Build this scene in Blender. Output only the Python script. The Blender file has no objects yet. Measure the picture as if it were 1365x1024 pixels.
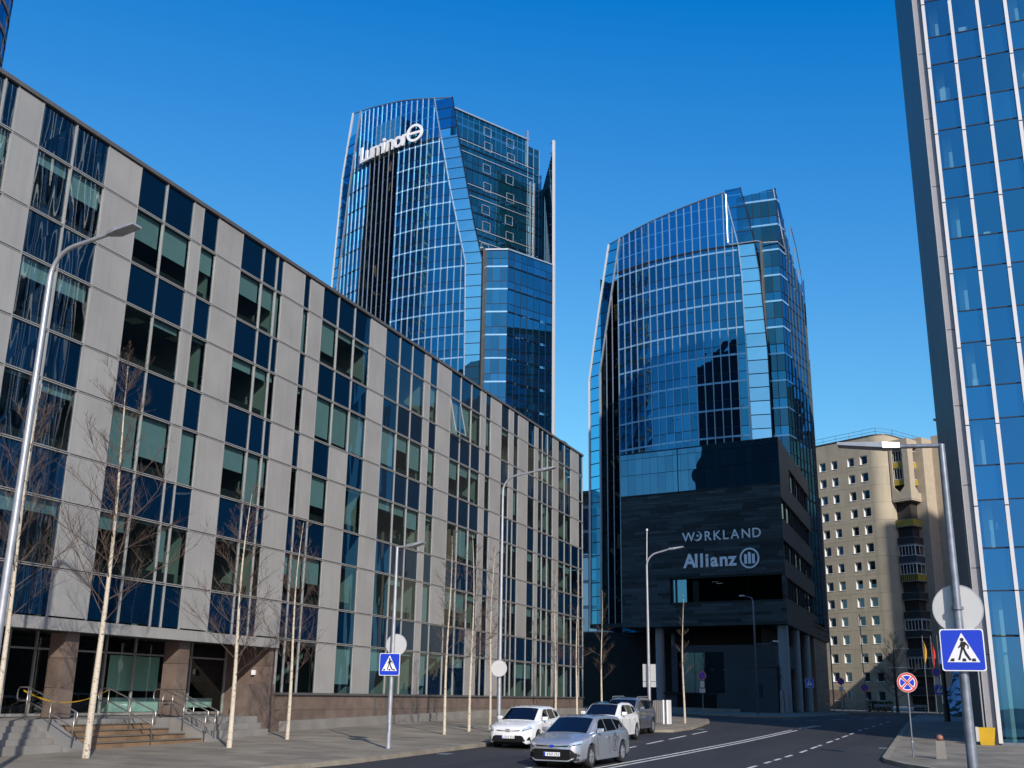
import bpy, bmesh, math, random
from mathutils import Vector, Matrix
from bisect import bisect_right

# ------------------------------------------------------------------ camera, sky, sun, exposure
SC = bpy.context.scene
COL = SC.collection
cam_d = bpy.data.cameras.new('camera')
cam = bpy.data.objects.new('camera', cam_d)
COL.objects.link(cam)
cam_d.sensor_width = 36.0
cam_d.lens = 37.65
cam_d.clip_start = 0.1
cam_d.clip_end = 6000.0
cam.matrix_world = Matrix(((0.9290535, 0.08940245, 0.35898022, 0.0),
                           (0.36961813, -0.26512693, -0.89055609, 0.0),
                           (0.01555743, 0.96005985, -0.27936187, 0.0),
                           (0.0, 0.0, 0.0, 1.0)))
SC.camera = cam

SUN_EL = math.radians(27.5)
SUN_AZ = math.radians(140.0)
world = bpy.data.worlds.new('World')
SC.world = world
world.use_nodes = True
wn, wl = world.node_tree.nodes, world.node_tree.links
bg = wn['Background']
sky = wn.new('ShaderNodeTexSky')
sky.sky_type = 'NISHITA'
sky.sun_disc = False
sky.sun_elevation = SUN_EL
sky.sun_rotation = SUN_AZ
sky.ozone_density = 1.0


def w_math(op, a, b):
    n = wn.new('ShaderNodeMath')
    n.operation = op
    for i, v in enumerate((a, b)):
        if isinstance(v, (int, float)):
            n.inputs[i].default_value = v
        else:
            wl.new(v, n.inputs[i])
    return n.outputs[0]


sepc = wn.new('ShaderNodeSeparateColor')
comb = wn.new('ShaderNodeCombineColor')
wl.new(sky.outputs[0], sepc.inputs[0])
# deep clear-day grading of the sky colour (the same in every direction)
for i in range(3):
    v = w_math('MULTIPLY', sepc.outputs[i], 0.1)
    if i == 0:
        v = w_math('MAXIMUM', w_math('SUBTRACT', v, 0.098), 0.002)
        v = w_math('MULTIPLY', v, 10.0)
    elif i == 1:
        hi = w_math('ADD', w_math('MULTIPLY', v, 0.5), 0.42)
        v = w_math('MAXIMUM', w_math('SUBTRACT', w_math('MULTIPLY', v, 1.5), 0.055), 0.06)
        v = w_math('MINIMUM', v, hi)
        v = w_math('MULTIPLY', v, 10.0)
    else:
        v = w_math('MULTIPLY', w_math('POWER', v, 0.60), 13.2)
    wl.new(v, comb.inputs[i])
wl.new(comb.outputs[0], bg.inputs[0])
bg.inputs[1].default_value = 0.1

sun_d = bpy.data.lights.new('sun', 'SUN')
sun_d.energy = 4.7
sun_d.angle = math.radians(0.53)
sun_d.color = (1.0, 0.945, 0.86)
sun = bpy.data.objects.new('sun', sun_d)
COL.objects.link(sun)
sdir = Vector((-math.sin(SUN_AZ) * math.cos(SUN_EL), -math.cos(SUN_AZ) * math.cos(SUN_EL), -math.sin(SUN_EL)))
sun.rotation_euler = sdir.to_track_quat('-Z', 'Y').to_euler()
sun.location = (60, -80, 90)
vs = SC.view_settings
vs.view_transform = 'Standard'
vs.look = 'None'
vs.exposure = 0.0
vs.gamma = 1.0
vs.use_curve_mapping = False

# ------------------------------------------------------------------ helpers: ground height, meshes, objects
def lerp(a, b, t):
    return a + (b - a) * t


def clamp(v, a, b):
    return max(a, min(b, v))


def interp(x, xs, ys):
    if x <= xs[0]:
        return ys[0]
    if x >= xs[-1]:
        return ys[-1]
    i = bisect_right(xs, x) - 1
    return lerp(ys[i], ys[i + 1], (x - xs[i]) / (xs[i + 1] - xs[i]))


def G(x, y):
    b = -2.2 + 0.0143 * clamp(y, 0, 66)
    fade = 1 - clamp((y - 60) / 45.0, 0, 1)
    return b - 0.016 * (clamp(x, -22, 10) + 22) * fade


ORG = {}


def tag(o, label=None, cat=None, group=None, kind=None):
    if label:
        o['label'] = label
    if cat:
        o['category'] = cat
    if group:
        o['group'] = group
    if kind:
        o['kind'] = kind
    return o


def empty(name, loc, rz=0.0):
    o = bpy.data.objects.new(name, None)
    o.empty_display_size = 0.5
    o.location = loc
    o.rotation_euler = (0, 0, rz)
    COL.objects.link(o)
    # world-built children subtract the origin; local-built ones (rz given) do not
    ORG[o.name] = Vector(loc)
    return o


class MB:
    def __init__(self):
        self.v = []
        self.f = []
        self.mi = []

    def add(self, vs, fs, m=0):
        b = len(self.v)
        self.v.extend([tuple(p) for p in vs])
        for f in fs:
            self.f.append(tuple(b + i for i in f))
            self.mi.append(m)

    def quad(self, a, b, c, d, m=0):
        self.add((a, b, c, d), ((0, 1, 2, 3),), m)

    def box(self, x0, x1, y0, y1, z0, z1, m=0):
        self.add([(x0, y0, z0), (x1, y0, z0), (x1, y1, z0), (x0, y1, z0), (x0, y0, z1), (x1, y0, z1), (x1, y1, z1), (x0, y1, z1)],
                 [(0, 3, 2, 1), (4, 5, 6, 7), (0, 1, 5, 4), (1, 2, 6, 5), (2, 3, 7, 6), (3, 0, 4, 7)], m)

    def hexa(self, p, m=0):
        """8 corners: bottom ring 0-3, top ring 4-7"""
        self.add(p, [(0, 3, 2, 1), (4, 5, 6, 7), (0, 1, 5, 4), (1, 2, 6, 5), (2, 3, 7, 6), (3, 0, 4, 7)], m)

    def bar(self, a, b, w, h, up=(0, 0, 1), m=0):
        """rectangular bar from a to b: w across, h along up"""
        a, b = Vector(a), Vector(b)
        d = (b - a).normalized()
        u = Vector(up)
        s = d.cross(u)
        if s.length < 1e-6:
            s = d.cross(Vector((1, 0, 0)))
        s.normalize()
        u = s.cross(d).normalized()
        s, u = s * w / 2, u * h / 2
        self.hexa([a - s - u, a + s - u, a + s + u, a - s + u, b - s - u, b + s - u, b + s + u, b - s + u], m)

    def tube(self, pts, rads, n=8, cap=True, m=0):
        pts = [Vector(p) for p in pts]
        if isinstance(rads, (int, float)):
            rads = [rads] * len(pts)
        base = len(self.v)
        ref = None
        for i, p in enumerate(pts):
            if i == 0:
                d = pts[1] - p
            elif i == len(pts) - 1:
                d = p - pts[i - 1]
            else:
                d = pts[i + 1] - pts[i - 1]
            d.normalize()
            if ref is None:
                ref = Vector((0, 0, 1)) if abs(d.z) < 0.9 else Vector((1, 0, 0))
            s = d.cross(ref).normalized()
            u = s.cross(d).normalized()
            ref = u
            for k in range(n):
                a = 2 * math.pi * k / n
                self.v.append(tuple(p + (s * math.cos(a) + u * math.sin(a)) * rads[i]))
        for i in range(len(pts) - 1):
            for k in range(n):
                k2 = (k + 1) % n
                self.f.append((base + i * n + k, base + i * n + k2, base + (i + 1) * n + k2, base + (i + 1) * n + k))
                self.mi.append(m)
        if cap:
            self.f.append(tuple(base + k for k in reversed(range(n))))
            self.mi.append(m)
            e = base + (len(pts) - 1) * n
            self.f.append(tuple(e + k for k in range(n)))
            self.mi.append(m)

    def prism(self, poly, fn, t0, t1, m=0):
        """poly: 2D points; fn(a, b, t) -> 3D; between depths t0 and t1"""
        n = len(poly)
        vs = [fn(a, b, t0) for a, b in poly] + [fn(a, b, t1) for a, b in poly]
        fs = [tuple(reversed(range(n))), tuple(range(n, 2 * n))]
        fs += [(i, (i + 1) % n, n + (i + 1) % n, n + i) for i in range(n)]
        self.add(vs, fs, m)

    def disc(self, c, r, axis, t, n=28, m=0, r_in=0.0, sy=1.0):
        """thin disc or ring of thickness t; axis = (u, v, w) vectors"""
        u, v, w = (Vector(k) for k in axis)
        c = Vector(c)
        vs, fs = [], []
        rs = [r] if r_in <= 0 else [r, r_in]
        for tt in (0, t):
            for rr in rs:
                for k in range(n):
                    a = 2 * math.pi * k / n
                    vs.append(c + u * rr * math.cos(a) + v * rr * math.sin(a) * sy + w * tt)
        L = len(rs) * n
        if r_in <= 0:
            fs.append(tuple(reversed(range(n))))
            fs.append(tuple(range(L, L + n)))
        else:
            for k in range(n):
                k2 = (k + 1) % n
                fs.append((k, k2, n + k2, n + k))
                fs.append((L + k2, L + k, L + n + k, L + n + k2))
                fs.append((n + k, n + k2, L + n + k2, L + n + k))
        for k in range(n):
            k2 = (k + 1) % n
            fs.append((k, k2, L + k2, L + k))
        self.add(vs, fs, m)

    def build(self, name, mat, parent=None, smooth=False, local=False, bevel=0.0, sharp=None):
        off = Vector((0, 0, 0))
        if parent is not None and not local:
            off = ORG.get(parent.name, Vector((0, 0, 0)))
        me = bpy.data.meshes.new(name)
        me.from_pydata([(p[0] - off.x, p[1] - off.y, p[2] - off.z) for p in self.v], [], self.f)
        mats = mat if isinstance(mat, (list, tuple)) else [mat]
        for mm in mats:
            me.materials.append(mm)
        if len(mats) > 1:
            me.polygons.foreach_set('material_index', self.mi)
        bm = bmesh.new()
        bm.from_mesh(me)
        bmesh.ops.recalc_face_normals(bm, faces=bm.faces)
        if bevel > 0:
            bmesh.ops.remove_doubles(bm, verts=bm.verts, dist=1e-5)
            bmesh.ops.bevel(bm, geom=list(bm.edges), offset=bevel, segments=2, profile=0.6, affect='EDGES', clamp_overlap=True)
        if smooth:
            for f in bm.faces:
                f.smooth = True
            if sharp:
                for e in bm.edges:
                    if len(e.link_faces) == 2 and e.calc_face_angle(0) > sharp:
                        e.smooth = False
        bm.to_mesh(me)
        bm.free()
        o = bpy.data.objects.new(name, me)
        COL.objects.link(o)
        if parent is not None:
            o.parent = parent
            ORG[o.name] = off
        return o


def flat(name, mat, parent, a, b, c, d):
    """one quad object, normal order kept"""
    off = ORG.get(parent.name, Vector((0, 0, 0)))
    me = bpy.data.meshes.new(name)
    me.from_pydata([tuple(Vector(p) - off) for p in (a, b, c, d)], [], [(0, 1, 2, 3)])
    me.materials.append(mat)
    o = bpy.data.objects.new(name, me)
    COL.objects.link(o)
    o.parent = parent
    ORG[o.name] = off
    return o


def kids(o):
    return [c for c in o.children]


def dup(root, loc, rz=None, label=None, group=None, scale=None):
    def cp(o, par):
        c = o.copy()
        COL.objects.link(c)
        if par is not None:
            c.parent = par
        for ch in list(o.children):
            cp(ch, c)
        return c
    r = cp(root, None)
    r.location = loc
    if rz is not None:
        r.rotation_euler = (0, 0, rz)
    if scale:
        r.scale = (scale, scale, scale)
    if label:
        r['label'] = label
    if group:
        r['group'] = group
    return r


# ------------------------------------------------------------------ materials
def new_mat(name):
    m = bpy.data.materials.new(name)
    m.use_nodes = True
    nt = m.node_tree
    for n in list(nt.nodes):
        nt.nodes.remove(n)
    out = nt.nodes.new('ShaderNodeOutputMaterial')
    return m, nt, nt.nodes, nt.links, out


def coords(nt, scale=(1, 1, 1)):
    tc = nt.nodes.new('ShaderNodeNewGeometry')
    mp = nt.nodes.new('ShaderNodeMapping')
    mp.inputs['Scale'].default_value = scale
    nt.links.new(tc.outputs['Position'], mp.inputs[0])
    return mp.outputs[0], tc


def noise(nt, vec, scale, detail=4.0, rough=0.55):
    n = nt.nodes.new('ShaderNodeTexNoise')
    n.inputs['Scale'].default_value = scale
    n.inputs['Detail'].default_value = detail
    n.inputs['Roughness'].default_value = rough
    nt.links.new(vec, n.inputs['Vector'])
    return n.outputs[0]


def ramp(nt, fac, stops):
    r = nt.nodes.new('ShaderNodeValToRGB')
    el = r.color_ramp.elements
    while len(el) > 1:
        el.remove(el[-1])
    el[0].position, el[0].color = stops[0][0], tuple(stops[0][1]) + (1,)
    for p, c in stops[1:]:
        e = el.new(p)
        e.color = tuple(c) + (1,)
    nt.links.new(fac, r.inputs[0])
    return r.outputs[0]


def mixc(nt, fac, a, b, mode='MIX'):
    m = nt.nodes.new('ShaderNodeMix')
    m.data_type = 'RGBA'
    m.blend_type = mode
    for sock, v in ((m.inputs['Factor'], fac), (m.inputs['A'], a), (m.inputs['B'], b)):
        if isinstance(v, (int, float)):
            sock.default_value = v
        elif isinstance(v, tuple):
            sock.default_value = v + (1,) if len(v) == 3 else v
        else:
            nt.links.new(v, sock)
    return m.outputs['Result']


def m_math(nt, op, a, b=0.0, c=None):
    n = nt.nodes.new('ShaderNodeMath')
    n.operation = op
    for i, v in enumerate((a, b) if c is None else (a, b, c)):
        if isinstance(v, (int, float)):
            n.inputs[i].default_value = v
        else:
            nt.links.new(v, n.inputs[i])
    return n.outputs[0]


def solid(name, col, rough=0.6, metal=0.0, var=0.12, nscale=1.5, bump=0.0, bscale=30.0, spec=0.5, coat=0.0,
          per_piece=0.0, stretch=(1, 1, 1), streak=0.0, speck=0.0, speck_scale=60.0):
    m, nt, N, L, out = new_mat(name)
    p = N.new('ShaderNodeBsdfPrincipled')
    L.new(p.outputs[0], out.inputs[0])
    vec, geo = coords(nt, stretch)
    n1 = noise(nt, vec, nscale, 5.0)
    lo = tuple(c * (1 - var) for c in col)
    hi = tuple(min(1, c * (1 + var)) for c in col)
    c = ramp(nt, n1, ((0.3, lo), (0.7, hi)))
    if streak > 0:
        vs_, _ = coords(nt, (3.0, 3.0, 0.15))
        n2 = noise(nt, vs_, 1.3, 3.0)
        c = mixc(nt, m_math(nt, 'MULTIPLY', ramp(nt, n2, ((0.5, (0, 0, 0)), (0.75, (1, 1, 1)))), streak), c, tuple(k * 0.55 for k in col))
    if speck > 0:
        n3 = noise(nt, vec, speck_scale, 2.0, 0.7)
        c = mixc(nt, m_math(nt, 'MULTIPLY', ramp(nt, n3, ((0.55, (0, 0, 0)), (0.68, (1, 1, 1)))), speck), c, tuple(k * 0.4 for k in col))
    if per_piece > 0:
        rnd = N.new('ShaderNodeObjectInfo').outputs['Random']
        isl = geo.outputs['Random Per Island']
        r = m_math(nt, 'FRACT', m_math(nt, 'ADD', rnd, isl))
        val = m_math(nt, 'MULTIPLY_ADD', r, 2 * per_piece, 1 - per_piece)
        hv = N.new('ShaderNodeHueSaturation')
        L.new(c, hv.inputs['Color'])
        L.new(val, hv.inputs['Value'])
        c = hv.outputs[0]
    L.new(c, p.inputs['Base Color'])
    p.inputs['Roughness'].default_value = rough
    p.inputs['Metallic'].default_value = metal
    p.inputs['Specular IOR Level'].default_value = spec
    p.inputs['Coat Weight'].default_value = coat
    p.inputs['Coat Roughness'].default_value = 0.05
    if bump > 0:
        n4 = noise(nt, vec, bscale, 6.0, 0.6)
        b = N.new('ShaderNodeBump')
        b.inputs['Strength'].default_value = bump
        b.inputs['Distance'].default_value = 0.02
        L.new(n4, b.inputs['Height'])
        L.new(b.outputs[0], p.inputs['Normal'])
    return m


def glass(name, refl=(0.9, 0.95, 1.0), f0=0.1, trans=(0.5, 0.65, 0.65), under=None, wav=0.0, wscale=0.35, rough=0.0,
          stretch=(1, 1, 1), f_pow=1.0, vary=0.0, ior=1.5, tilt=0.0):
    """architectural glass: see-through (trans) or opaque (under = colour) with a mirror coat"""
    m, nt, N, L, out = new_mat(name)
    vec, geo = coords(nt, stretch)
    isl = geo.outputs['Random Per Island']
    rnd = m_math(nt, 'FRACT', m_math(nt, 'ADD', N.new('ShaderNodeObjectInfo').outputs['Random'], isl))
    gl = N.new('ShaderNodeBsdfGlossy')
    gl.inputs['Roughness'].default_value = rough
    gl.inputs['Color'].default_value = refl + (1,)
    dt = N.new('ShaderNodeVectorMath')
    dt.operation = 'DOT_PRODUCT'
    L.new(geo.outputs['Normal'], dt.inputs[0])
    L.new(geo.outputs['Incoming'], dt.inputs[1])
    cosv = m_math(nt, 'ABSOLUTE', dt.outputs['Value'])
    fres = m_math(nt, 'POWER', m_math(nt, 'SUBTRACT', 1.0, cosv), 5.0)
    nrm = None
    if wav > 0:
        n1 = noise(nt, vec, wscale, 2.0, 0.5)
        b = N.new('ShaderNodeBump')
        b.inputs['Strength'].default_value = 1.0
        b.inputs['Distance'].default_value = wav
        L.new(n1, b.inputs['Height'])
        nrm = b.outputs[0]
        L.new(nrm, gl.inputs['Normal'])
    fac = m_math(nt, 'MULTIPLY_ADD', fres, 1 - f0, f0)
    if vary > 0:
        fac = m_math(nt, 'MULTIPLY', fac, m_math(nt, 'MULTIPLY_ADD', rnd, 2 * vary, 1 - vary))
    if under is None:
        tr = N.new('ShaderNodeBsdfTransparent')
        tr.inputs['Color'].default_value = trans + (1,)
    else:
        tr = N.new('ShaderNodeBsdfPrincipled')
        tr.inputs['Roughness'].default_value = 0.5
        tr.inputs['Specular IOR Level'].default_value = 0.0
        hv = N.new('ShaderNodeHueSaturation')
        hv.inputs['Color'].default_value = under + (1,)
        L.new(m_math(nt, 'MULTIPLY_ADD', rnd, 2 * max(vary, 0.15), 1 - max(vary, 0.15)), hv.inputs['Value'])
        L.new(hv.outputs[0], tr.inputs['Base Color'])
    mx = N.new('ShaderNodeMixShader')
    L.new(fac, mx.inputs[0])
    L.new(tr.outputs[0], mx.inputs[1])
    L.new(gl.outputs[0], mx.inputs[2])
    L.new(mx.outputs[0], out.inputs[0])
    return m


def road_mat(name):
    m, nt, N, L, out = new_mat(name)
    p = N.new('ShaderNodeBsdfPrincipled')
    L.new(p.outputs[0], out.inputs[0])
    vec, geo = coords(nt)
    v2, _ = coords(nt, (1.0, 0.12, 1.0))
    big = noise(nt, v2, 0.6, 4.0)
    c = ramp(nt, big, ((0.3, (0.022, 0.023, 0.025)), (0.7, (0.038, 0.037, 0.036))))
    fine = noise(nt, vec, 55.0, 3.0, 0.7)
    c = mixc(nt, m_math(nt, 'MULTIPLY', ramp(nt, fine, ((0.5, (0, 0, 0)), (0.7, (1, 1, 1)))), 0.5), c, (0.065, 0.064, 0.062))
    vo = N.new('ShaderNodeTexVoronoi')
    vo.feature = 'DISTANCE_TO_EDGE'
    vo.inputs['Scale'].default_value = 0.16
    L.new(vec, vo.inputs['Vector'])
    wob = noise(nt, vec, 1.4, 4.0)
    e = m_math(nt, 'ADD', vo.outputs[0], m_math(nt, 'MULTIPLY', wob, 0.05))
    crack = ramp(nt, e, ((0.025, (1, 1, 1)), (0.033, (0, 0, 0))))
    c = mixc(nt, m_math(nt, 'MULTIPLY', crack, 0.75), c, (0.012, 0.012, 0.012))
    L.new(c, p.inputs['Base Color'])
    L.new(m_math(nt, 'MULTIPLY_ADD', fine, 0.25, 0.62), p.inputs['Roughness'])
    p.inputs['Specular IOR Level'].default_value = 0.35
    b = N.new('ShaderNodeBump')
    b.inputs['Strength'].default_value = 0.5
    b.inputs['Distance'].default_value = 0.01
    L.new(fine, b.inputs['Height'])
    L.new(b.outputs[0], p.inputs['Normal'])
    return m


def bark_mat(name, light, dark):
    m, nt, N, L, out = new_mat(name)
    p = N.new('ShaderNodeBsdfPrincipled')
    L.new(p.outputs[0], out.inputs[0])
    vec, geo = coords(nt, (6.0, 6.0, 9.0))
    n1 = noise(nt, vec, 1.6, 4.0, 0.7)
    c = ramp(nt, n1, ((0.36, dark), (0.44, light), (0.8, tuple(k * 1.1 for k in light))))
    v2, _ = coords(nt, (1, 1, 1))
    n2 = noise(nt, v2, 1.1, 3.0)
    c = mixc(nt, m_math(nt, 'MULTIPLY', n2, 0.6), c, (0.33, 0.25, 0.16))
    L.new(c, p.inputs['Base Color'])
    p.inputs['Roughness'].default_value = 0.8
    return m


M = {}
M['road'] = road_mat('asphalt')
M['patch'] = solid('mended_asphalt', (0.019, 0.019, 0.02), 0.8, var=0.25, nscale=3.0, bump=0.3, bscale=60)
M['earth'] = solid('earth', (0.10, 0.09, 0.075), 0.95, var=0.3, nscale=0.4)
M['slab'] = solid('paving_stone', (0.195, 0.168, 0.128), 0.8, var=0.26, nscale=0.45, bump=0.3, bscale=40, per_piece=0.2, speck=0.3, speck_scale=25)
M['slab_far'] = solid('pavement', (0.19, 0.163, 0.125), 0.85, var=0.22, nscale=0.7, bump=0.2, bscale=30)
M['kerb'] = solid('kerb_stone', (0.225, 0.195, 0.15), 0.8, var=0.2, nscale=2.0, bump=0.3, per_piece=0.12)
M['paint'] = solid('road_paint', (0.55, 0.54, 0.5), 0.7, var=0.3, nscale=3.0, bump=0.2, speck=0.4, speck_scale=14)
M['panel'] = solid('facade_panel', (0.288, 0.281, 0.264), 0.42, 0.0, var=0.09, nscale=0.6, per_piece=0.06, streak=0.22, spec=0.5)
M['alu'] = solid('aluminium', (0.37, 0.36, 0.34), 0.4, 0.3, var=0.06)
M['alu_dark'] = solid('dark_aluminium', (0.12, 0.115, 0.11), 0.45, 0.3, var=0.1)
M['gasket'] = solid('black_gasket', (0.02, 0.02, 0.02), 0.7)
M['spandrel'] = glass('spandrel_glass', (0.70, 0.9, 1.0), 0.055, under=(0.001, 0.012, 0.034), wav=0.03, wscale=0.5, stretch=(1, 1.2, 0.22), vary=0.15)
M['window'] = glass('window_glass', (0.80, 0.93, 1.0), 0.09, trans=(0.55, 0.70, 0.69), wav=0.025, wscale=0.5, stretch=(1, 1.2, 0.22))
M['window_clear'] = glass('shop_glass', (0.85, 0.95, 0.95), 0.06, trans=(0.55, 0.74, 0.68))
M['blind'] = solid('roller_blind', (0.22, 0.285, 0.29), 0.85, var=0.06, nscale=3.0, per_piece=0.08)
M['board'] = solid('pale_board', (0.62, 0.68, 0.6), 0.7, var=0.06)
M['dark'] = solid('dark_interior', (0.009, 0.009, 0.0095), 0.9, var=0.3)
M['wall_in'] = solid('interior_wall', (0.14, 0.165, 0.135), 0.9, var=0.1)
M['ceiling_lamp'] = solid('ceiling_lamp', (0.85, 0.78, 0.6), 0.7)
M['granite'] = solid('brown_granite', (0.150, 0.112, 0.090), 0.35, var=0.22, nscale=1.6, bump=0.05, per_piece=0.13, speck=0.35, speck_scale=22)
M['granite_step'] = solid('step_stone', (0.20, 0.125, 0.07), 0.7, var=0.3, nscale=1.2, bump=0.2, per_piece=0.12, speck=0.3)
M['tread'] = solid('stair_tread', (0.13, 0.115, 0.095), 0.75, var=0.15)
M['concrete'] = solid('concrete', (0.20, 0.188, 0.168), 0.85, var=0.16, nscale=0.9, bump=0.2, per_piece=0.06, streak=0.2)
M['stainless'] = solid('stainless_steel', (0.36, 0.33, 0.30), 0.34, 0.85, var=0.08)
M['galv'] = solid('galvanised_steel', (0.40, 0.41, 0.43), 0.42, 0.55, var=0.14, nscale=4.0)
M['galv_dark'] = solid('weathered_steel', (0.17, 0.19, 0.22), 0.45, 0.5, var=0.2, nscale=3.0)
M['pole_near'] = solid('shade_side_galvanised_steel', (0.21, 0.235, 0.27), 0.42, 0.5, var=0.25, nscale=5.0, streak=0.3)  # darker blue grey stands in for the pole's shaded side, streaks added
M['white'] = solid('white_paint', (0.78, 0.78, 0.77), 0.45, var=0.03)
M['sign_back'] = solid('sign_back', (0.50, 0.50, 0.48), 0.5, 0.25, var=0.06)
M['letter_white'] = solid('letter_white', (0.93, 0.93, 0.93), 0.4, var=0.01)
M['sign_blue'] = solid('sign_blue', (0.008, 0.04, 0.47), 0.4, var=0.03)
M['sign_red'] = solid('sign_red', (0.62, 0.05, 0.035), 0.4, var=0.05)
M['sign_white'] = solid('sign_white', (0.74, 0.74, 0.74), 0.4, var=0.03)
M['black'] = solid('black_paint', (0.012, 0.012, 0.013), 0.5, var=0.1)
M['birch'] = bark_mat('birch_bark', (0.56, 0.50, 0.40), (0.10, 0.075, 0.05))
M['twig'] = solid('twig_bark', (0.085, 0.058, 0.044), 0.8, var=0.25)
M['bark_dark'] = solid('dark_bark', (0.05, 0.042, 0.035), 0.9, var=0.2)
# towers
M['t_glass'] = glass('tower_glass', (0.11, 0.48, 0.74), 0.42, under=(0.002, 0.016, 0.035), wav=0.002, wscale=0.5, vary=0.2)
M['t_glass_lo'] = glass('tower_spandrel_glass', (0.12, 0.51, 0.80), 0.40, under=(0.003, 0.02, 0.045), wav=0.002, wscale=0.5, vary=0.2)
M['t_strip'] = glass('tower_strip_glass', (0.55, 0.85, 1.0), 0.66, under=(0.03, 0.14, 0.26), wav=0.01, wscale=0.5, vary=0.08)
M['t_screen'] = glass('screen_glass', (0.18, 0.6, 0.85), 0.22, trans=(0.22, 0.64, 0.78), wav=0.003)
M['t_crown'] = glass('crown_glass', (0.12, 0.50, 0.78), 0.34, trans=(0.06, 0.24, 0.38), wav=0.003, vary=0.15)
M['t_teal'] = glass('teal_glass', (0.20, 0.48, 0.66), 0.24, under=(0.003, 0.028, 0.046), wav=0.006, vary=0.25)
M['t_dark'] = glass('dark_clear_glass', (0.2, 0.4, 0.55), 0.02, trans=(0.45, 0.6, 0.6))
M['t_band'] = solid('floor_band', (0.30, 0.55, 0.75), 0.25, 0.5, var=0.08)
M['fin'] = solid('tower_fin', (0.44, 0.47, 0.50), 0.35, 0.65, var=0.06)
M['fin_white'] = solid('white_fin', (0.58, 0.575, 0.57), 0.4, 0.1, var=0.04)
M['transom'] = solid('dark_transom', (0.015, 0.02, 0.03), 0.4, 0.3)
M['orange'] = solid('orange_timber', (0.36, 0.14, 0.035), 0.7, var=0.2)
M['slate'] = solid('slate_board', (0.024, 0.029, 0.032), 0.5, var=0.3, nscale=0.9, per_piece=0.93, stretch=(0.6, 0.6, 5.0), bump=0.15)
M['slate_side'] = solid('ribbed_cladding', (0.075, 0.075, 0.078), 0.5, 0.2, var=0.15, per_piece=0.12)
M['block_glass'] = glass('block_glass', (0.5, 0.75, 0.9), 0.09, trans=(0.2, 0.32, 0.36), wav=0.006, wscale=0.4, vary=0.1)
M['recess_glass'] = glass('recess_glass', (0.4, 0.6, 0.7), 0.012, trans=(0.2, 0.28, 0.3), vary=0.3)
M['band_glass'] = glass('band_glass', (0.40, 0.72, 0.92), 0.34, under=(0.008, 0.035, 0.055), wav=0.03, wscale=0.3, vary=0.12)
M['grey_wall'] = solid('grey_render', (0.045, 0.05, 0.058), 0.8, var=0.1, nscale=0.6)
M['col'] = solid('column_concrete', (0.26, 0.26, 0.265), 0.6, var=0.08)
M['stone_brown'] = solid('brown_stone_slab', (0.24, 0.175, 0.125), 0.6, var=0.15, per_piece=0.1)
M['beige'] = solid('beige_concrete', (0.42, 0.36, 0.26), 0.85, var=0.09, nscale=0.35, per_piece=0.05, streak=0.25, bump=0.1)
M['beige_lt'] = solid('pale_render', (0.42, 0.35, 0.26), 0.85, var=0.08, streak=0.15)
M['joint'] = solid('panel_joint', (0.20, 0.17, 0.135), 0.9)
M['joint_lt'] = solid('pale_joint', (0.52, 0.46, 0.38), 0.9)
M['pvc'] = solid('white_window_frame', (0.72, 0.71, 0.68), 0.4, var=0.03)
M['res_glass'] = glass('flat_window_glass', (0.8, 0.92, 1.0), 0.12, under=(0.012, 0.022, 0.035), vary=0.3)
M['yellow_panel'] = solid('yellow_balcony_panel', (0.36, 0.27, 0.035), 0.6, var=0.2, nscale=1.0)
M['balcony_dark'] = solid('dark_balcony', (0.035, 0.03, 0.028), 0.7, var=0.3)
M['tower_grey'] = solid('grey_cladding', (0.055, 0.062, 0.07), 0.5, 0.2, var=0.12, streak=0.2)
M['strip_grey'] = solid('grey_strip_cladding', (0.28, 0.27, 0.28), 0.45, 0.2, var=0.05)
M['r_glass'] = glass('right_tower_glass', (0.16, 0.58, 1.0), 0.34, trans=(0.46, 0.64, 0.66), wav=0.004, vary=0.05)
M['r_span'] = glass('right_tower_spandrel', (0.14, 0.56, 1.0), 0.34, under=(0.004, 0.025, 0.055), wav=0.004, vary=0.06)
M['yellow'] = solid('yellow_plastic', (0.55, 0.33, 0.015), 0.5)
M['snow'] = solid('snow', (0.62, 0.67, 0.75), 0.9, var=0.08)
M['grass'] = solid('dull_grass', (0.035, 0.05, 0.018), 0.95, var=0.4, nscale=2.0)
M['rubber'] = solid('tyre_rubber', (0.013, 0.013, 0.014), 0.8)
M['rim'] = solid('alloy_rim', (0.55, 0.56, 0.58), 0.3, 0.7)
M['car_glass'] = glass('car_glass', (0.8, 0.92, 1.0), 0.045, under=(0.004, 0.006, 0.009))
M['car_black'] = solid('black_plastic', (0.006, 0.006, 0.0065), 0.6, spec=0.25)
M['lamp_glass'] = solid('headlamp', (0.7, 0.72, 0.75), 0.08, 0.6, coat=1.0)
M['amber'] = solid('amber_lens', (0.6, 0.25, 0.03), 0.2)


def paint(name, col, metal):
    return solid(name, col, 0.32, metal, var=0.02, coat=1.0, nscale=8.0)


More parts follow.
